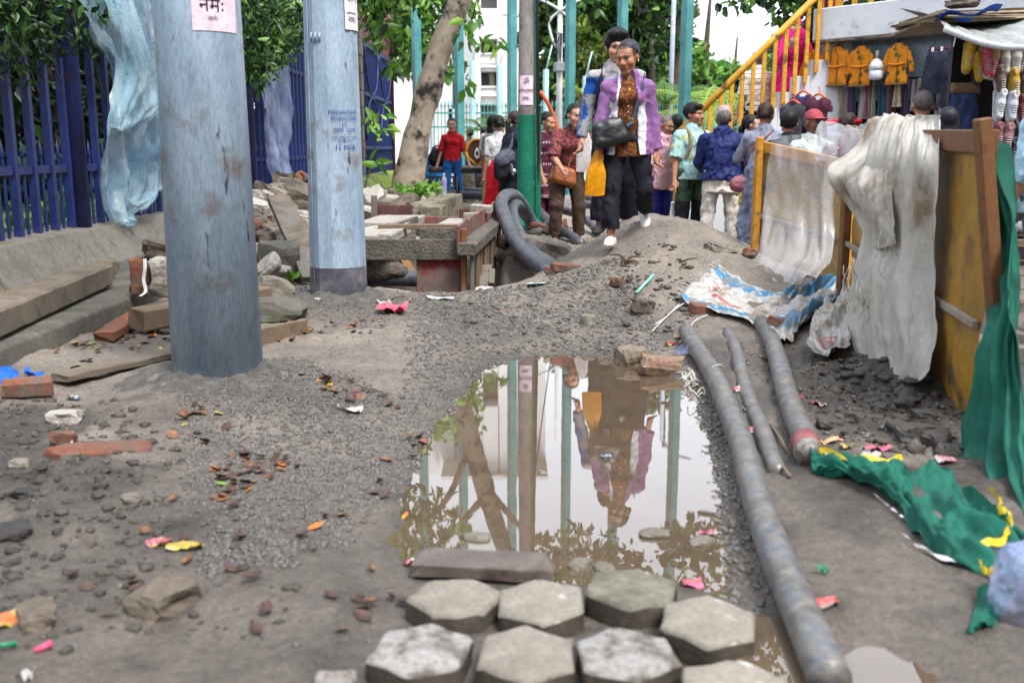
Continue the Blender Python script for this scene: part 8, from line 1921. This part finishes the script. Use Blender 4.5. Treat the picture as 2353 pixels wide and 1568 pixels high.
person('old man in navy jacket, cream trousers and woven topi cap, back turned', (x, y, -.02), 165, 1.60, 1.1, .0105, 4, 0, legs=((3, 3, 6), (-3, 4, 8)), arms=((16, 14, 40, 20), (14, 16, 50, 24)), head=(14, 6, 0), skin=S_DARK, hair='topi', hmat=topi_m, female=False,
    top=dict(m=cloth('navy_windbreaker', rgb(26, 34, 84, .9), rgb(34, 44, 100, .9), rough=.6), name='jacket', sleeve=.97, hem=-.05, infl=.035, fl=1.12, fold=.016, collar=True), bottom=dict(m=MATS.get('cream_cotton') or cloth('cream_cotton', rgb(196, 188, 176, .9), rgb(208, 200, 190, .9)), w=.055, cuff=.7, fold=.016), shoes=dict(m=sole_k), extra=ex_tail)
x, y = at(1722, 12.4); person('woman in round glasses with yellow top and navy cardigan, turned to the stall', (x, y, .0), 62, 1.52, 1.0, .011, 0, 0, arms=((20, 8, 60, 10), (20, 8, 60, 10)), head=(4, 2, 0), skin=S_FAIR, hair='pony', top=dict(m=cloth('navy_cardigan', rgb(40, 44, 66, .9)), sleeve=.97, hem=-.08, infl=.02), bottom=dict(m=cloth('mustard', rgb(206, 164, 30, .9)), skirt=.3, name='skirt'), shoes=dict(m=sole_k), extra=specs)
def ex_rose(root, J, vox):
    T0 = J['T']; hb = thing('shoulder_bag', 'rose coloured shoulder bag of the woman in grey dress', 'handbag', root.location, 0); hb.rotation_euler = root.rotation_euler; m = mat('rose_leather', rgb(146, 88, 98, .9), rough=.5)
    bag_mesh('bag_body', (.21, -.02, T0(-.12)[2]), (.07, .16, .19), (0, 0, 0), m, hb); strap_part(hb, 'strap', [(.2, -.02, T0(.06)[2]), (.15, .08, T0(.16)[2]), (.0, .12, T0(.25)[2]), (-.09, .03, T0(.30)[2])], .02, m)
x, y = at(1752, 11.0); person('woman in long grey blue woven dress, partly behind the yellow barrier', (x, y, .02), 170, 1.58, 1.08, .011, 2, 0, arms=((30, 14, 60, 10), (24, 22, 60, 24)), head=(-10, 8, 0), skin=S_TAN, hair='bun', hmat=hair_brown, top=dict(m=cloth('grey_weave', rgb(118, 122, 142, .9), rgb(150, 154, 170, .9), sc=9, stretch=(1, 1, .2)), name='dress_bodice', sleeve=.6, hem=-.02, infl=.02), bottom=dict(m=cloth('grey_weave2', rgb(104, 112, 136, .9), rgb(140, 146, 166, .9), sc=9, stretch=(1, 1, .2)), skirt=.05, name='dress_skirt', fold=.02), shoes=dict(m=sole_k), extra=ex_rose)
x, y = at(1806, 10.6); person('man with black undercut hair and white mask strap, back turned to the street', (x, y, -.06), 170, 1.56, 1.0, .011, 0, 0, head=(-6, 4, 0), skin=S_TAN, hair='short', female=False, top=dict(m=black_cloth, sleeve=.5, hem=-.03, infl=.02), bottom=dict(m=black_cloth, w=.05), shoes=dict(m=sole_k))
x, y = at(1858, 10.4); person('man in dusty red baseball cap staring towards the puddle', (x, y, -.08), 14, 1.58, 1.0, .0095, 2, 0, head=(14, 4, 0), skin=S_DARK, hair='cap', hmat=cloth('red_cap_cloth', rgb(146, 60, 74, .9), rgb(164, 76, 88, .9), rough=.8), female=False, top=dict(m=cloth('pale_mint_shirt', rgb(206, 214, 204, .9)), sleeve=.9, hem=-.03, infl=.02, collar=True), bottom=dict(m=black_cloth, w=.05), shoes=dict(m=sole_k))
x, y = at(1935, 9.9); person('stooping person with red cloth tied over curly hair, maroon shirt', (x, y, -.10), 150, 1.55, 1.05, .012, 8, 0, head=(0, 14, 0), skin=S_TAN, hair='band', hmat=cloth('red_head_cloth', rgb(190, 24, 40, .9), rgb(208, 36, 54, .9)), top=dict(m=cloth('maroon_floral', (0, 0, 0), pat=pat_floral(rgb(90, 30, 48, .9), rgb(96, 34, 52, .9), rgb(110, 40, 60, .9), rgb(210, 200, 206, .9), 14)), sleeve=.6, hem=-.05, infl=.02), bottom=dict(m=black_cloth, w=.05), shoes=dict(m=sole_k))
x, y = at(2108, 9.2); person('man with cropped grey hair watching the stall, back turned', (x, y, .03), 150, 1.60, 1.06, .011, 0, 0, head=(14, 0, 0), skin=S_TAN, hair='cropped', hmat=hair_grey, female=False, top=dict(m=cloth('slate_shirt', rgb(70, 76, 90, .9)), sleeve=.5, hem=-.03, infl=.02), bottom=dict(m=black_cloth, w=.05), shoes=dict(m=sole_k))
x, y = at(2165, 8.6); person('black haired woman just topping the draped barrier, back turned', (x, y, .0), 175, 1.46, 1.0, .011, 0, 0, head=(0, 4, 0), skin=S_TAN, hair='long', hmat=hair_bluish, top=dict(m=cloth('teal_top', rgb(40, 90, 140, .9)), sleeve=.6, hem=-.05), bottom=dict(m=black_cloth, w=.05), shoes=dict(m=sole_k))
# ---------- on the stair and deck
def stair_z(x): return -.78 + (math.floor((x - SX0) / SRUN) + 1) * SR
pinkm = cloth('fuchsia', rgb(206, 16, 110, .9), rgb(222, 34, 128, .9), sc=6)
def ex_shawl(root, J, vox):
    T0 = J['T']; h = J['h']; S2 = SDF(vox); S2.cap(T0(.30), T0(.20) + np.array([0, -.03, 0]), .10 * h, .115 * h, k=.04, sc=(1, .8, 1)); sdf_obj('shawl', S2, pinkm, root, disp=folds(.02, 5))
x, y = at(1808, 13.95); person('woman in fuchsia dress and head shawl on the stair behind yellow bars', (x, y, stair_z(x)), 10, 1.58, 1.08, .012, 0, 0, arms=((30, 14, 110, 20), (30, 14, 110, 20)), head=(-14, 2, 0), skin=S_FAIR, hair='scarf', hmat=pinkm, top=dict(m=pinkm, name='kameez', sleeve=.9, hem=-.25, infl=.022, fl=1.35, fold=.014), bottom=dict(m=pinkm, w=.06), shoes=dict(m=sole_k), extra=ex_shawl)
x, y = at(1733, 14.1); person('man in white striped shirt climbing the stair, back turned', (x, y, stair_z(x)), 195, 1.58, 1.08, .012, 4, 0, legs=((14, 3, 20), (-4, 3, 6)), arms=((0, 10, 10, 0), (0, 10, 12, 0)), head=(-10, 6, 0), skin=S_TAN, hair='cap', hmat=cloth('white_cap_cloth', rgb(206, 206, 206, .9)), female=False, top=dict(m=cloth('white_stripe', (0, 0, 0), pat=pat_stripe(rgb(206, 202, 198, .9), rgb(70, 66, 70, .9), 14, 2, .88)), sleeve=.48, hem=-.06, infl=.03), bottom=dict(m=black_cloth, w=.055), shoes=dict(m=sole_k))
x, y = at(1880, 14.3); person('person in maroon shirt high on the stair beside the deck edge', (x, y, stair_z(x)), 60, 1.58, 1.05, .013, 4, 0, arms=((20, 8, 60, 10), (20, 8, 60, 10)), skin=S_BROWN, hair='short', female=False, top=dict(m=cloth('maroon_shirt', rgb(106, 30, 44, .9)), sleeve=.9, hem=-.03, infl=.025), bottom=dict(m=black_cloth, w=.05), shoes=dict(m=sole_k))
p = dk_pt(.95, .6, 2.8); person('man in blue shirt leaning over the footbridge rail, looking down', p, -20, 1.62, 1.0, .013, 14, 0, arms=((50, 10, 40, 20), (50, 10, 40, 20)), head=(0, 24, 0), skin=S_TAN, hair='short', female=False, top=dict(m=cloth('blue_shirt', rgb(70, 90, 130, .9)), sleeve=.6, hem=-.03, infl=.02), bottom=dict(m=black_cloth, w=.05), shoes=dict(m=sole_k))
# ---------- passer-by at the far right
x, y = at(2425, 6.0); person('passer-by in pale blue checked shirt and grey trousers beyond the green net', (x, y, .0), 200, 1.62, 1.1, .010, 0, 0, legs=((8, 2, 6), (-14, 2, 12)), arms=((10, 24, 40, 10), (0, 10, 20, 0)), skin=S_TAN, hair='short', female=False, top=dict(m=cloth('sky_check', rgb(150, 196, 222, .9), rgb(172, 212, 232, .9), sc=40), sleeve=.6, hem=-.06, infl=.035, fl=1.1), bottom=dict(m=cloth('grey_trouser', rgb(92, 100, 122, .9)), w=.055), shoes=dict(m=mat('grey_runner', rgb(140, 146, 156, .9), rgb(200, 202, 206, .9), sc=30, rough=.6)), extra=lambda r_, J, v: bag_mesh('side_bag', (-.28, -.1, J['T'](-.02)[2]), (.14, .30, .24), (0, 0, 0), cloth('navy_bag', rgb(26, 30, 40, .85)), r_))
# ================================================================= LITTER, SACKS, LEAVES
pa, pb = gz(962, 1296, .03), gz(1262, 1312, .03)
timber('wooden_plank', pa + Vector((0, .02, 0)), pb + Vector((0, .02, .0)), .125, .035, mat('wet_board', rgb(90, 82, 76, .72), rgb(118, 108, 101, .72), sc=6, rough=.4, bump=.4, bsc=14, bstretch=(14, 3, 14), dirt=(rgb(70, 56, 48, .8), .6, 5, .06)), 'short wet board floating at the puddle edge against the pavers', 'plank', seed=21, ends=.02)
stone(gz(1455, 822, .03), (.17, .13, .12), (0, 0, .4), mat('mortar_lump', rgb(112, 100, 84, .8), rgb(140, 126, 106, .8), sc=9, rough=.9, bump=.8, bsc=24, bdist=.02), 'brown lump of mortar at the far edge of the puddle', 610)
stone(gz(1520, 843, .03), (.22, .15, .12), (0, .1, .1), mat('mixed_lump', rgb(120, 92, 76, .8), rgb(150, 130, 108, .8), sc=7, rough=.9, bump=.8, bsc=24, bdist=.02), 'reddish lump of broken masonry in the puddle, carrying litter', 611)
stone(on(1475, 715) + Vector((0, 0, .03)), (.16, .12, .1), (0, .1, 1), stone_mats[1], 'pale crumbling lump on the gravel below the green stick', 612)
stone(on(1418, 655) + Vector((0, 0, .02)), (.11, .08, .07), (0, .1, 1), brick_mat, 'red clod on the flank of the mound', 613)
stone(on(1350, 745) + Vector((0, 0, .02)), (.10, .08, .08), (0, .1, 2), stone_mats[0], 'wet clump of gravel above the puddle', 614)
stone(on(1655, 575) + Vector((0, 0, .02)), (.2, .14, .07), (0, .1, .3), stone_mats[0], 'flat stone bedded in the top of the mound', 615)
stone(on(1722, 590) + Vector((0, 0, .03)), (.13, .09, .07), (0, .1, 1), brick_mat, 'red brick bit by the foot of the clear sheet', 616)
stone(on(1870, 668) + Vector((0, .05, .04)), (.14, .1, .1), (.1, .2, .4), brick_mat, 'orange brick bit between clear cup and barrier post', 617)
bk = on(1792, 768); brick(bk + Vector((0, 0, .045)), (.25, .3, R(35)), 'worn brown brick holding down the printed sack', size=(.15, .12, .085), m=mat('brown_brick', rgb(112, 76, 62, .8), rgb(136, 94, 76, .8), sc=9, rough=.9, bump=.6, bsc=40))
brick(on(1612, 715) + Vector((0, 0, .015)), (.1, .1, R(10)), 'half buried brick under the corner of the printed sack', size=(.15, .1, .07), m=MATS['brown_brick'])
for i, (px, py, s) in enumerate([(1905, 980, .12), (2020, 940, .1), (1960, 960, .09), (2100, 1000, .16), (2150, 1010, .14), (2060, 985, .10), (2180, 1040, .12), (1950, 1000, .08), (2120, 960, .12), (2080, 930, .1)]):
    stone(on(px, py) + Vector((0, 0, s * .05)), (s * .8, s * .65, s * .45), (0, .1, i), mat('black_clod', rgb(66, 63, 60, .66), rgb(92, 87, 82, .66), sc=9, rough=.6, bump=.9, bsc=24, bdist=.02), 'dark wet clod at the foot of the yellow barrier', 640 + i, 'wet clods under the barrier', 'mud_clod', 'clod')
# ---- printed woven sack lying on the mound foot
def psheet(name, poly_rows, nu, nv, colfn, m, label, cat, lift, fold, seed, ff=6):
    o = sheet(name, [[on(*q[:2]) + Vector((0, 0, lift + (q[2] if len(q) > 2 else 0))) for q in row] for row in poly_rows], nu, nv, m, label, cat, fold, ff, seed, None, flow=1.0)
    c = np.array([colfn(i / nu, j / nv) for i in range(nu + 1) for j in range(nv + 1)]); cc = np.ones((len(c), 4), np.float32); cc[:, :3] = c
    a = o.data.color_attributes.new('Col', 'FLOAT_COLOR', 'POINT'); a.data.foreach_set('color', cc.ravel()); return o
print_m = mat('printed_sack', (0, 0, 0), attr=True, sc=9, rough=.6, bump=.35, bsc=30, bdist=.006, dirt=(rgb(138, 124, 106, .75), .56, 9, .09))
SW, SB, SRD = rgb(188, 187, 184, .8), rgb(58, 132, 174, .8), rgb(176, 96, 90, .8)
def sackcol(u, v):
    e = min(u * 1.6, v, (1 - v))
    if .05 < v < .20 or .84 < v < .95: return SB if (vn(u * 40, v * 40, 0, 1, 5) > -.45) else SW
    if .60 < v < .68 and .25 < u < .75: return SRD
    if .32 < v < .55 and .12 < u < .34 and vn(u * 60, v * 30, 0, 1, 8) > .25: return rgb(150, 60, 60, .9)
    return SW
psheet('printed_sack', [[(1652, 620), (1700, 655), (1740, 680), (1785, 682), (1830, 678)], [(1622, 640), (1665, 670), (1712, 695), (1765, 702), (1810, 700)], [(1590, 668), (1630, 690), (1680, 712), (1740, 722), (1795, 718)], [(1556, 692), (1600, 712), (1650, 728), (1700, 742), (1750, 760)]], 44, 44, sackcol, print_m, 'flattened white sack with blue border and red print on the mud', 'sack', .026, .026, 41)
psheet('printed_sack', [[(1800, 690), (1850, 672), (1895, 655), (1935, 645)], [(1790, 715), (1840, 700), (1890, 690), (1938, 690, .03)], [(1780, 745), (1830, 745, .05), (1880, 720, .08), (1930, 715, .06)], [(1752, 775), (1800, 800, .02), (1835, 770, .04), (1885, 745, .05)]], 36, 36, lambda u, v: SB if (v < .22 or .72 < v < .9) else SW, print_m, 'twisted end of blue bordered sack beside the worn brick', 'sack', .04, .06, 42, 6)
s2 = psheet('printed_sack', [[(1870, 745, .02), (1910, 725, .05), (1965, 705, .06)], [(1860, 775, .02), (1905, 765, .05), (1955, 755, .05)], [(1856, 805, .01), (1900, 805, .02), (1950, 795, .03)], [(1862, 830), (1905, 832), (1945, 820)]], 30, 30, lambda u, v: SW, print_m, 'crumpled white sack with red lettering under the hanging sacking', 'sack', .05, .04, 43, 5)
lt = text_mb('यूनाइ', 1.0); ws = max(v.x for v in lt.v) - min(v.x for v in lt.v)
lt.v = [(lambda p: p + (Vector((0, 0, CZ)) - p).normalized() * .045)(on(1905 + v.x / ws * 66, 818 - v.y * 34 - (v.x / ws) * 8) + Vector((0, 0, .055))) for v in lt.v]
lt.obj('lettering', mat('red_ink', rgb(176, 74, 74, .9), rough=.7, bump=0), s2)
for i, pix in enumerate([[(1600, 690), (1560, 710), (1525, 740), (1498, 768)], [(1625, 730), (1595, 745), (1575, 780), (1560, 795)], [(1560, 705), (1530, 735), (1505, 752)]]):
    P = bez([on(*q) + Vector((0, 0, .02)) for q in pix], 6); n_ = len(P) - 1
    MB().tube(P, .004, 5).obj('sack_strip', strap, None, ['long white strip trailing from the printed sack', 'white strip curling down towards the cup by the puddle', 'short white strip beside the printed sack'][i], 'strip')
fr = thing('sack_fringe', 'frayed white threads along the printed sack edge', 'threads', on(1640, 625)); tm = MATS['thread']; g4 = random.Random(12)
for k in range(26):
    p = on(1660 - k * 3.6, 618 + k * 2.7) + Vector((0, 0, .045)); MB().tube([p, p + Vector((g4.uniform(-.05, -.02), .03, .02)), p + Vector((g4.uniform(-.09, -.05), .05, g4.uniform(-.02, .03)))], .0018, 4).obj('thread', tm, fr)
for k in range(22):
    p = gz(1585 + g4.uniform(-14, 18), 868 + g4.uniform(-18, 50), .02)
    if k == 0: tw = thing('string_tangle', 'tangle of torn white plastic threads at the puddle edge', 'threads', p)
    MB().tube(bez([p, p + Vector((g4.uniform(-.04, .04), g4.uniform(-.03, .03), g4.uniform(.0, .05))), p + Vector((g4.uniform(-.07, .07), g4.uniform(-.05, .05), .0))], 3), .0028, 4).obj('thread', tm, tw)
tv = on(1640, 875); MB().tube(bez([tv + Vector((-.05, 0, .03)), tv + Vector((-.02, -.03, .075)), tv + Vector((.03, -.02, .085)), tv + Vector((.06, .02, .04))], 5), .0025, 4).obj('white_string', tm, None, 'white string tied over the long muddy pipe', 'string')
# ---- small litter
wr_m = {}
def wrapper(px, py, w_, h_, c1, c2, label, rot=0, lift=.012, fold=.012, cat='wrapper', z=None, name='wrapper', curl=.0):
    P = on(px, py) if z is None else gz(px, py, z); seed = int(px * 7 + py); mb = MB(); ca, sa = math.cos(R(rot)), math.sin(R(rot)); nU = 10
    def fn(u, v):
        x, y = (u - .5) * w_, (v - .5) * h_
        return P + Vector((x * ca - y * sa, x * sa + y * ca, lift + fold * float(vn(u * 3, v * 3, seed, 1, seed)) + .5 * fold * float(vn(u * 7, v * 7, seed, 1, seed)) + curl * (abs(u - .5) * 2) ** 2))
    mb.grid(fn, nU, 8, True)
    key = 'wrapper_%s_%s' % ('_'.join(str(int(255 * q)) for q in c1), '_'.join(str(int(255 * q)) for q in c2))
    m = mat(key, c1, c2, sc=1.2 / max(w_, h_), det=3, lo=.48, hi=.54, rough=.35, bump=.3, bsc=60)
    o = mb.obj(name, m, None, label, cat); return o
WH, RD, PK, YL, BL, GN, OR = rgb(180, 176, 172, .75), rgb(150, 60, 60, .75), rgb(180, 96, 112, .75), rgb(176, 156, 70, .75), rgb(60, 130, 190, .85), rgb(40, 120, 86, .85), rgb(200, 108, 60, .85)
wrapper(903, 716, .19, .17, PK, rgb(200, 40, 80, .9), 'crumpled pink red pouch lying on the mud between pole and pit', -12, .03, .035)
wrapper(893, 703, .10, .20, WH, rgb(70, 60, 60, .9), 'torn white edge of a pouch beside the pink red one', 30, .022, .02)
for a in [(1236, 655, .17, .07, WH, rgb(150, 190, 206, .9), 'torn white and blue paper on the ridge', 25), (1112, 664, .13, .05, WH, rgb(170, 206, 216, .9), 'white scrap at the lip of the formwork pit', 0), (1010, 688, .2, .04, WH, rgb(190, 214, 226, .9), 'white plastic strip below the formwork', -10),
          (1697, 899, .045, .035, PK, WH, 'small pink wrapper between the two left pipes', 10), (1720, 943, .05, .03, WH, PK, 'pale pink wrapper between the pipes, nearest the bend', -5), (1722, 993, .05, .035, RD, WH, 'red and white wrapper between the pipes', 20), (1880, 931, .05, .045, PK, WH, 'pink sachet on dark clods under the barrier', 25),
          (1838, 915, .03, .03, RD, PK, 'red scrap beside the short muddy pipe', 0), (1908, 1018, .08, .035, rgb(230, 160, 120, .9), RD, 'orange printed wrapper near the taped pipe end', 15), (2016, 1034, .10, .035, PK, rgb(230, 90, 150, .9), 'hot pink strip of plastic on the dark mud', 8), (1985, 1055, .13, .06, WH, rgb(90, 90, 96, .9), 'crumpled newspaper scrap near the green net', 40), (1925, 1052, .09, .05, WH, rgb(120, 150, 60, .9), 'white and green wrapper by the taped pipe end', -20), (1945, 1030, .05, .03, YL, rgb(90, 80, 40, .9), 'yellow sachet scrap near the taped pipe end', 0),
          (2168, 1062, .07, .06, WH, PK, 'white and pink card by the hanging green net', 30), (1895, 1391, .07, .045, rgb(206, 80, 80, .9), rgb(150, 140, 130, .9), 'faded red wrapper trodden in the mud right of the pipe', 10), (1888, 1316, .03, .02, GN, GN, 'tiny green scrap on the mud right of the pipe', 0), (945, 1297, .04, .04, PK, WH, 'pink and white sweet wrapper at the board end', 40), (800, 945, .12, .05, WH, rgb(200, 196, 196, .9), 'flattened clear white packet on the gravel', -15),
          (172, 919, .05, .03, WH, BL, 'white and blue scrap near the orange brick', 10), (425, 1261, .10, .035, YL, rgb(190, 180, 60, .9), 'bright yellow wrapper on the mud', 8), (365, 1252, .07, .025, PK, YL, 'pink wrapper next to the yellow one', 15), (20, 1432, .09, .07, OR, YL, 'orange and yellow crisp packet on dark earth', 30), (1560, 776, .05, .05, YL, PK, 'pale yellow pink wrapper above the puddle corner', 70), (1540, 792, .08, .025, RD, YL, 'red and yellow wrapper above the puddle corner', 25), (1150, 722, .03, .02, PK, PK, 'pink scrap on the gravel slope', 0), (1497, 1432, .045, .04, RD, YL, 'red and yellow wrapper between two pavers', 20),
          (730, 690, .04, .03, WH, WH, 'white scrap near the faceted pole', 0), (1880, 665, .05, .02, WH, RD, 'red tipped paper scrap by the clear sheet hem', 0), (395, 755, .05, .09, WH, rgb(200, 200, 206, .9), 'white plastic scrap standing at the wood block', 60), (60, 1560, .03, .03, WH, WH, 'white scrap at the frame-side mud', 0)]:
    wrapper(*a)
for a in [(1590, 1340, .055, .05, PK, rgb(220, 100, 130, .9), 'pink wrapper floating by the mossy paver', 0), (1392, 1050, .035, .03, WH, BL, 'white and blue scrap floating amid the puddle', 20), (1625, 1226, .05, .02, PK, WH, 'pink stick wrapper floating at the puddle edge', -10), (1530, 833, .05, .03, PK, WH, 'pink white sachet on the reddish lump', 10)]:
    wrapper(*a, lift=.006, fold=.006, z=.004 if a[1] > 900 else .10)
for i, (px, py, s, lab) in enumerate([(1505, 1228, .06, 'grey stone breaking the water near the pipe'), (1330, 1298, .05, 'dark leaf-shaped stone at the puddle foreground'), (1390, 1310, .05, 'dark stone in the water above the mossy paver'), (1095, 1235, .05, 'small grey stone breaking the water left of the reflection'), (1610, 1245, .05, 'flat pebble at the water margin by the pipe'), (1245, 1085, .025, 'tiny pebble amid the mirrored poles')]):
    stone(gz(px, py, .0), (s * 1.5, s, s * .5), (0, 0, i), stone_mats[0], lab, 660 + i)
p0, p1_ = on(1462, 682), on(1500, 648); MB().tube([p0 + Vector((0, 0, .03)), p1_ + Vector((0, 0, .05))], .009, 8).obj('green_stick', mat('mint_plastic', rgb(130, 206, 190, .9), rough=.4, bump=0), None, 'mint green plastic stick lying on the mound', 'stick')
p0, p1_ = on(-20, 1494), on(40, 1488); MB().tube([p0 + Vector((0, 0, .01)), p1_ + Vector((0, 0, .012))], .006, 8).obj('drinking_straw', mat('green_straw', rgb(20, 130, 90, .9), rough=.4, bump=0), None, 'green drinking straw on the dark earth', 'straw')
p0, p1_ = on(80, 1500), on(120, 1488); MB().tube([p0 + Vector((0, 0, .006)), p1_ + Vector((0, 0, .012))], [.006, .009], 8).obj('pink_tube', mat('pink_tube_plastic', rgb(216, 80, 120, .9), rough=.4, bump=0), None, 'pink plastic tube with pale cap beside the straw', 'tube')
for i, (px, py, rot, s, lab) in enumerate([(1850, 668, (0, .1, 0), 1.0, 'clear plastic cup standing by the barrier post'), (1555, 818, (R(70), 0, R(40)), .8, 'violet tinted plastic cup tipped over at the puddle corner')]):
    P = on(px, py); mb = MB(); mb.lathe([(.001, 0), (.026, 0), (.036, .085), (.038, .087)], 18, cap=False); move(mb, (0, 0, 0), rot); mb.v = [v * s + P + Vector((0, 0, .0 if i == 0 else .03)) for v in mb.v]; mb.obj('plastic_cup', clearp if i == 0 else bluep2, None, lab, 'cup')
lid = on(1783, 745); mb = MB(); mb.lathe([(.002, 0), (.018, .003), (.02, .008), (.003, .010)], 12, bk + Vector((.0, -.02, .105))); mb.obj('plastic_spoon', white_paint, None, 'white plastic spoon bowl on the worn brown brick', 'spoon')
# blue plastic scrap, carrier bag on the right, paper block at bottom
gsheet('blue_scrap', [[(-30, 862), (20, 858), (45, 872)], [(-30, 880), (20, 884), (40, 888)]], 14, 8, bt, 'bright blue plastic scrap beside the orange brick', 'plastic scrap', .03, .03, 4, 51)
gsheet('blue_scrap', [[(60, 862), (80, 866), (100, 872)], [(55, 872), (75, 876), (98, 880)]], 10, 6, bt, 'smaller blue plastic scrap behind the orange brick', 'plastic scrap', .025, .02, 4, 52)
S = SDF(.010); c = gz(2392, 1420, .05); S.ell((c.x, c.y, .11), (.12, .1, .12), k=.04).ell((c.x + .04, c.y + .03, .20), (.07, .06, .07), k=.05); 
tag(sdf_obj('carrier_bag', S, mat('violet_bag', rgb(150, 160, 214, .95), rgb(180, 190, 228, .95), sc=5, rough=.2, bump=.8, bsc=22, bdist=.02, alpha=.5, spec=.6), disp=lambda V: V + .035 * np.stack([fbm(V[:, 0], V[:, 1], V[:, 2], 16, k) for k in (1, 2, 3)], 1)), 'bulging violet plastic bag set down by the trailing net', 'carrier bag')
MB().box(gz(772, 1576, .025), (.085, .05, .05), (.1, .05, .15), .003, .004).obj('paper_box', MATS['soiled_white_plastic'], None, 'white box corner lying left of the front pavers', 'box')
# hair-like tangle + root on the mound
rt_ = thing('root_stub', 'forked brown root poking out of the mound', 'root', on(1440, 600)); rm = mat('root_bark', rgb(84, 62, 50, .8), rgb(110, 84, 68, .8), sc=12, rough=.9, bump=.5)
P = on(1440, 608)
for a in [((0, 0, 0), (-.05, 0, .07), (-.13, .03, .07)), ((0, 0, .02), (.03, 0, .06), (.12, 0, .06)), ((-.03, 0, .04), (-.03, -.02, .0), (.02, -.06, -.01)), ((0, 0, .03), (.06, -.03, .03), (.09, -.06, .0))]:
    MB().tube(bez([P + Vector(q) for q in a], 4), [.014, .013, .012, .011, .010, .008, .007, .005, .003], 6).obj('root_branch', rm, rt_)
# twigs
for i, (x0, y0, x1, y1, lab) in enumerate([(1385, 610, 1420, 598, 'thin twig on the ridge above the gravel'), (1815, 1100, 1760, 1040, 'pale bamboo sliver beside the half buried pipe'), (1770, 980, 1815, 1055, 'pale bamboo sliver between the pipes'), (2010, 1045, 2060, 1075, 'pale sliver near the trailing net'), (1560, 605, 1600, 595, 'dark twig bedded in the mound'), (900, 690, 930, 685, 'short twig below the formwork')]):
    MB().tube([on(x0, y0) + Vector((0, 0, .01)), on((x0 + x1) / 2, (y0 + y1) / 2) + Vector((0, 0, .018)), on(x1, y1) + Vector((0, 0, .01))], [.006, .005, .003], 5).obj('twig', wood_tan if i in (1, 2, 3) else rm, None, lab, 'twig')
# ---- fallen leaves
def leafmesh(seed):
    g = random.Random(seed); mb = MB(); L_, W = .05, .017; cu = g.uniform(.1, .75); n_ = 6
    def fn(u, v):
        wv = W * math.sin(math.pi * (u * .96 + .02)) ** .8; s = (v - .5) * 2
        return (L_ * (u - .5), wv * s * .9, .008 * cu + abs(s) ** 1.4 * wv * .6 * cu + .012 * cu * (u - .5) ** 2 * 4)
    mb.grid(fn, n_, 4); return mb.mesh('fallen_leaf')
LM = [leafmesh(i) for i in range(5)]
lmats = [(mat('leaf_dark', rgb(62, 42, 36, .85), rgb(86, 58, 48, .85), sc=30, rough=.55, bump=.3, rnd=.2), 'dark brown'), (mat('leaf_brown', rgb(104, 68, 46, .85), rgb(132, 90, 60, .85), sc=30, rough=.6, bump=.3, rnd=.2), 'tan brown'), (mat('leaf_orange', rgb(186, 108, 40, .9), rgb(206, 132, 60, .9), sc=30, rough=.6, bump=.2, rnd=.1), 'orange'), (mat('leaf_yellow', rgb(196, 164, 60, .9), rgb(170, 150, 50, .9), sc=30, rough=.6, bump=.2, rnd=.1), 'yellow'), (mat('leaf_green', rgb(110, 150, 50, .9), rough=.6, bump=.2), 'green')]
for me_ in LM: me_.materials.append(lmats[0][0])
def leaves(poly, n, where, wts=(7, 5, .8, .35, .15), s=(.7, 1.25)):
    P = np.array(poly, float); lo, hi = P.min(0), P.max(0); k = 0; g = random.Random(int(P.sum()))
    while k < n:
        x, y = g.uniform(lo[0], hi[0]), g.uniform(lo[1], hi[1])
        if poly_sd(np.array([x]), np.array([y]), P)[0] > 0: continue
        i = g.choices(range(5), wts)[0]; p = on(x, y); me_ = g.choice(LM)
        o = bpy.data.objects.new('fallen_leaf', me_); C.objects.link(o); o.location = p + Vector((0, 0, .006)); o.rotation_euler = (g.uniform(-.5, .5), g.uniform(-.4, .4), g.uniform(0, 6.28)); q = g.uniform(*s); o.scale = (q, q, q)
        o.material_slots[0].link = 'OBJECT'; o.material_slots[0].material = lmats[i][0]
        tag(o, 'curled %s fallen leaf %s' % (lmats[i][1], where), 'leaf', 'leaves ' + where); k += 1
leaves([(455, 1095), (520, 1050), (640, 1040), (700, 1080), (620, 1130), (500, 1150)], 42, 'in the drift on the gravel')
leaves([(130, 800), (400, 740), (395, 800), (150, 870)], 40, 'between the kerb and the thin plank', (6, 6, 1, 1.2, .3))
leaves([(620, 745), (860, 730), (900, 760), (640, 790)], 34, 'below the faceted pole')
leaves([(690, 860), (880, 890), (930, 950), (760, 920)], 26, 'on the gravel right of the pale pole')
leaves([(380, 940), (480, 920), (560, 1000), (400, 1040)], 14, 'on the gravel left of the drift', (3, 3, 2, 1, .2))
leaves([(100, 1150), (800, 1150), (900, 1450), (150, 1520)], 24, 'over the trodden mud', (8, 4, .4, .15, .1))
leaves([(880, 980), (980, 1000), (950, 1200), (850, 1200)], 12, 'along the puddle bank', (5, 3, 1, .3, 0))
leaves([(820, 1370), (940, 1370), (930, 1420), (830, 1420)], 4, 'beside the pavers', (1, 0, 0, 0, 0))
leaves([(300, 600), (385, 600), (390, 640), (310, 650)], 10, 'on the kerb ledge')
# grass-like beige chips on the kerb are too small to count
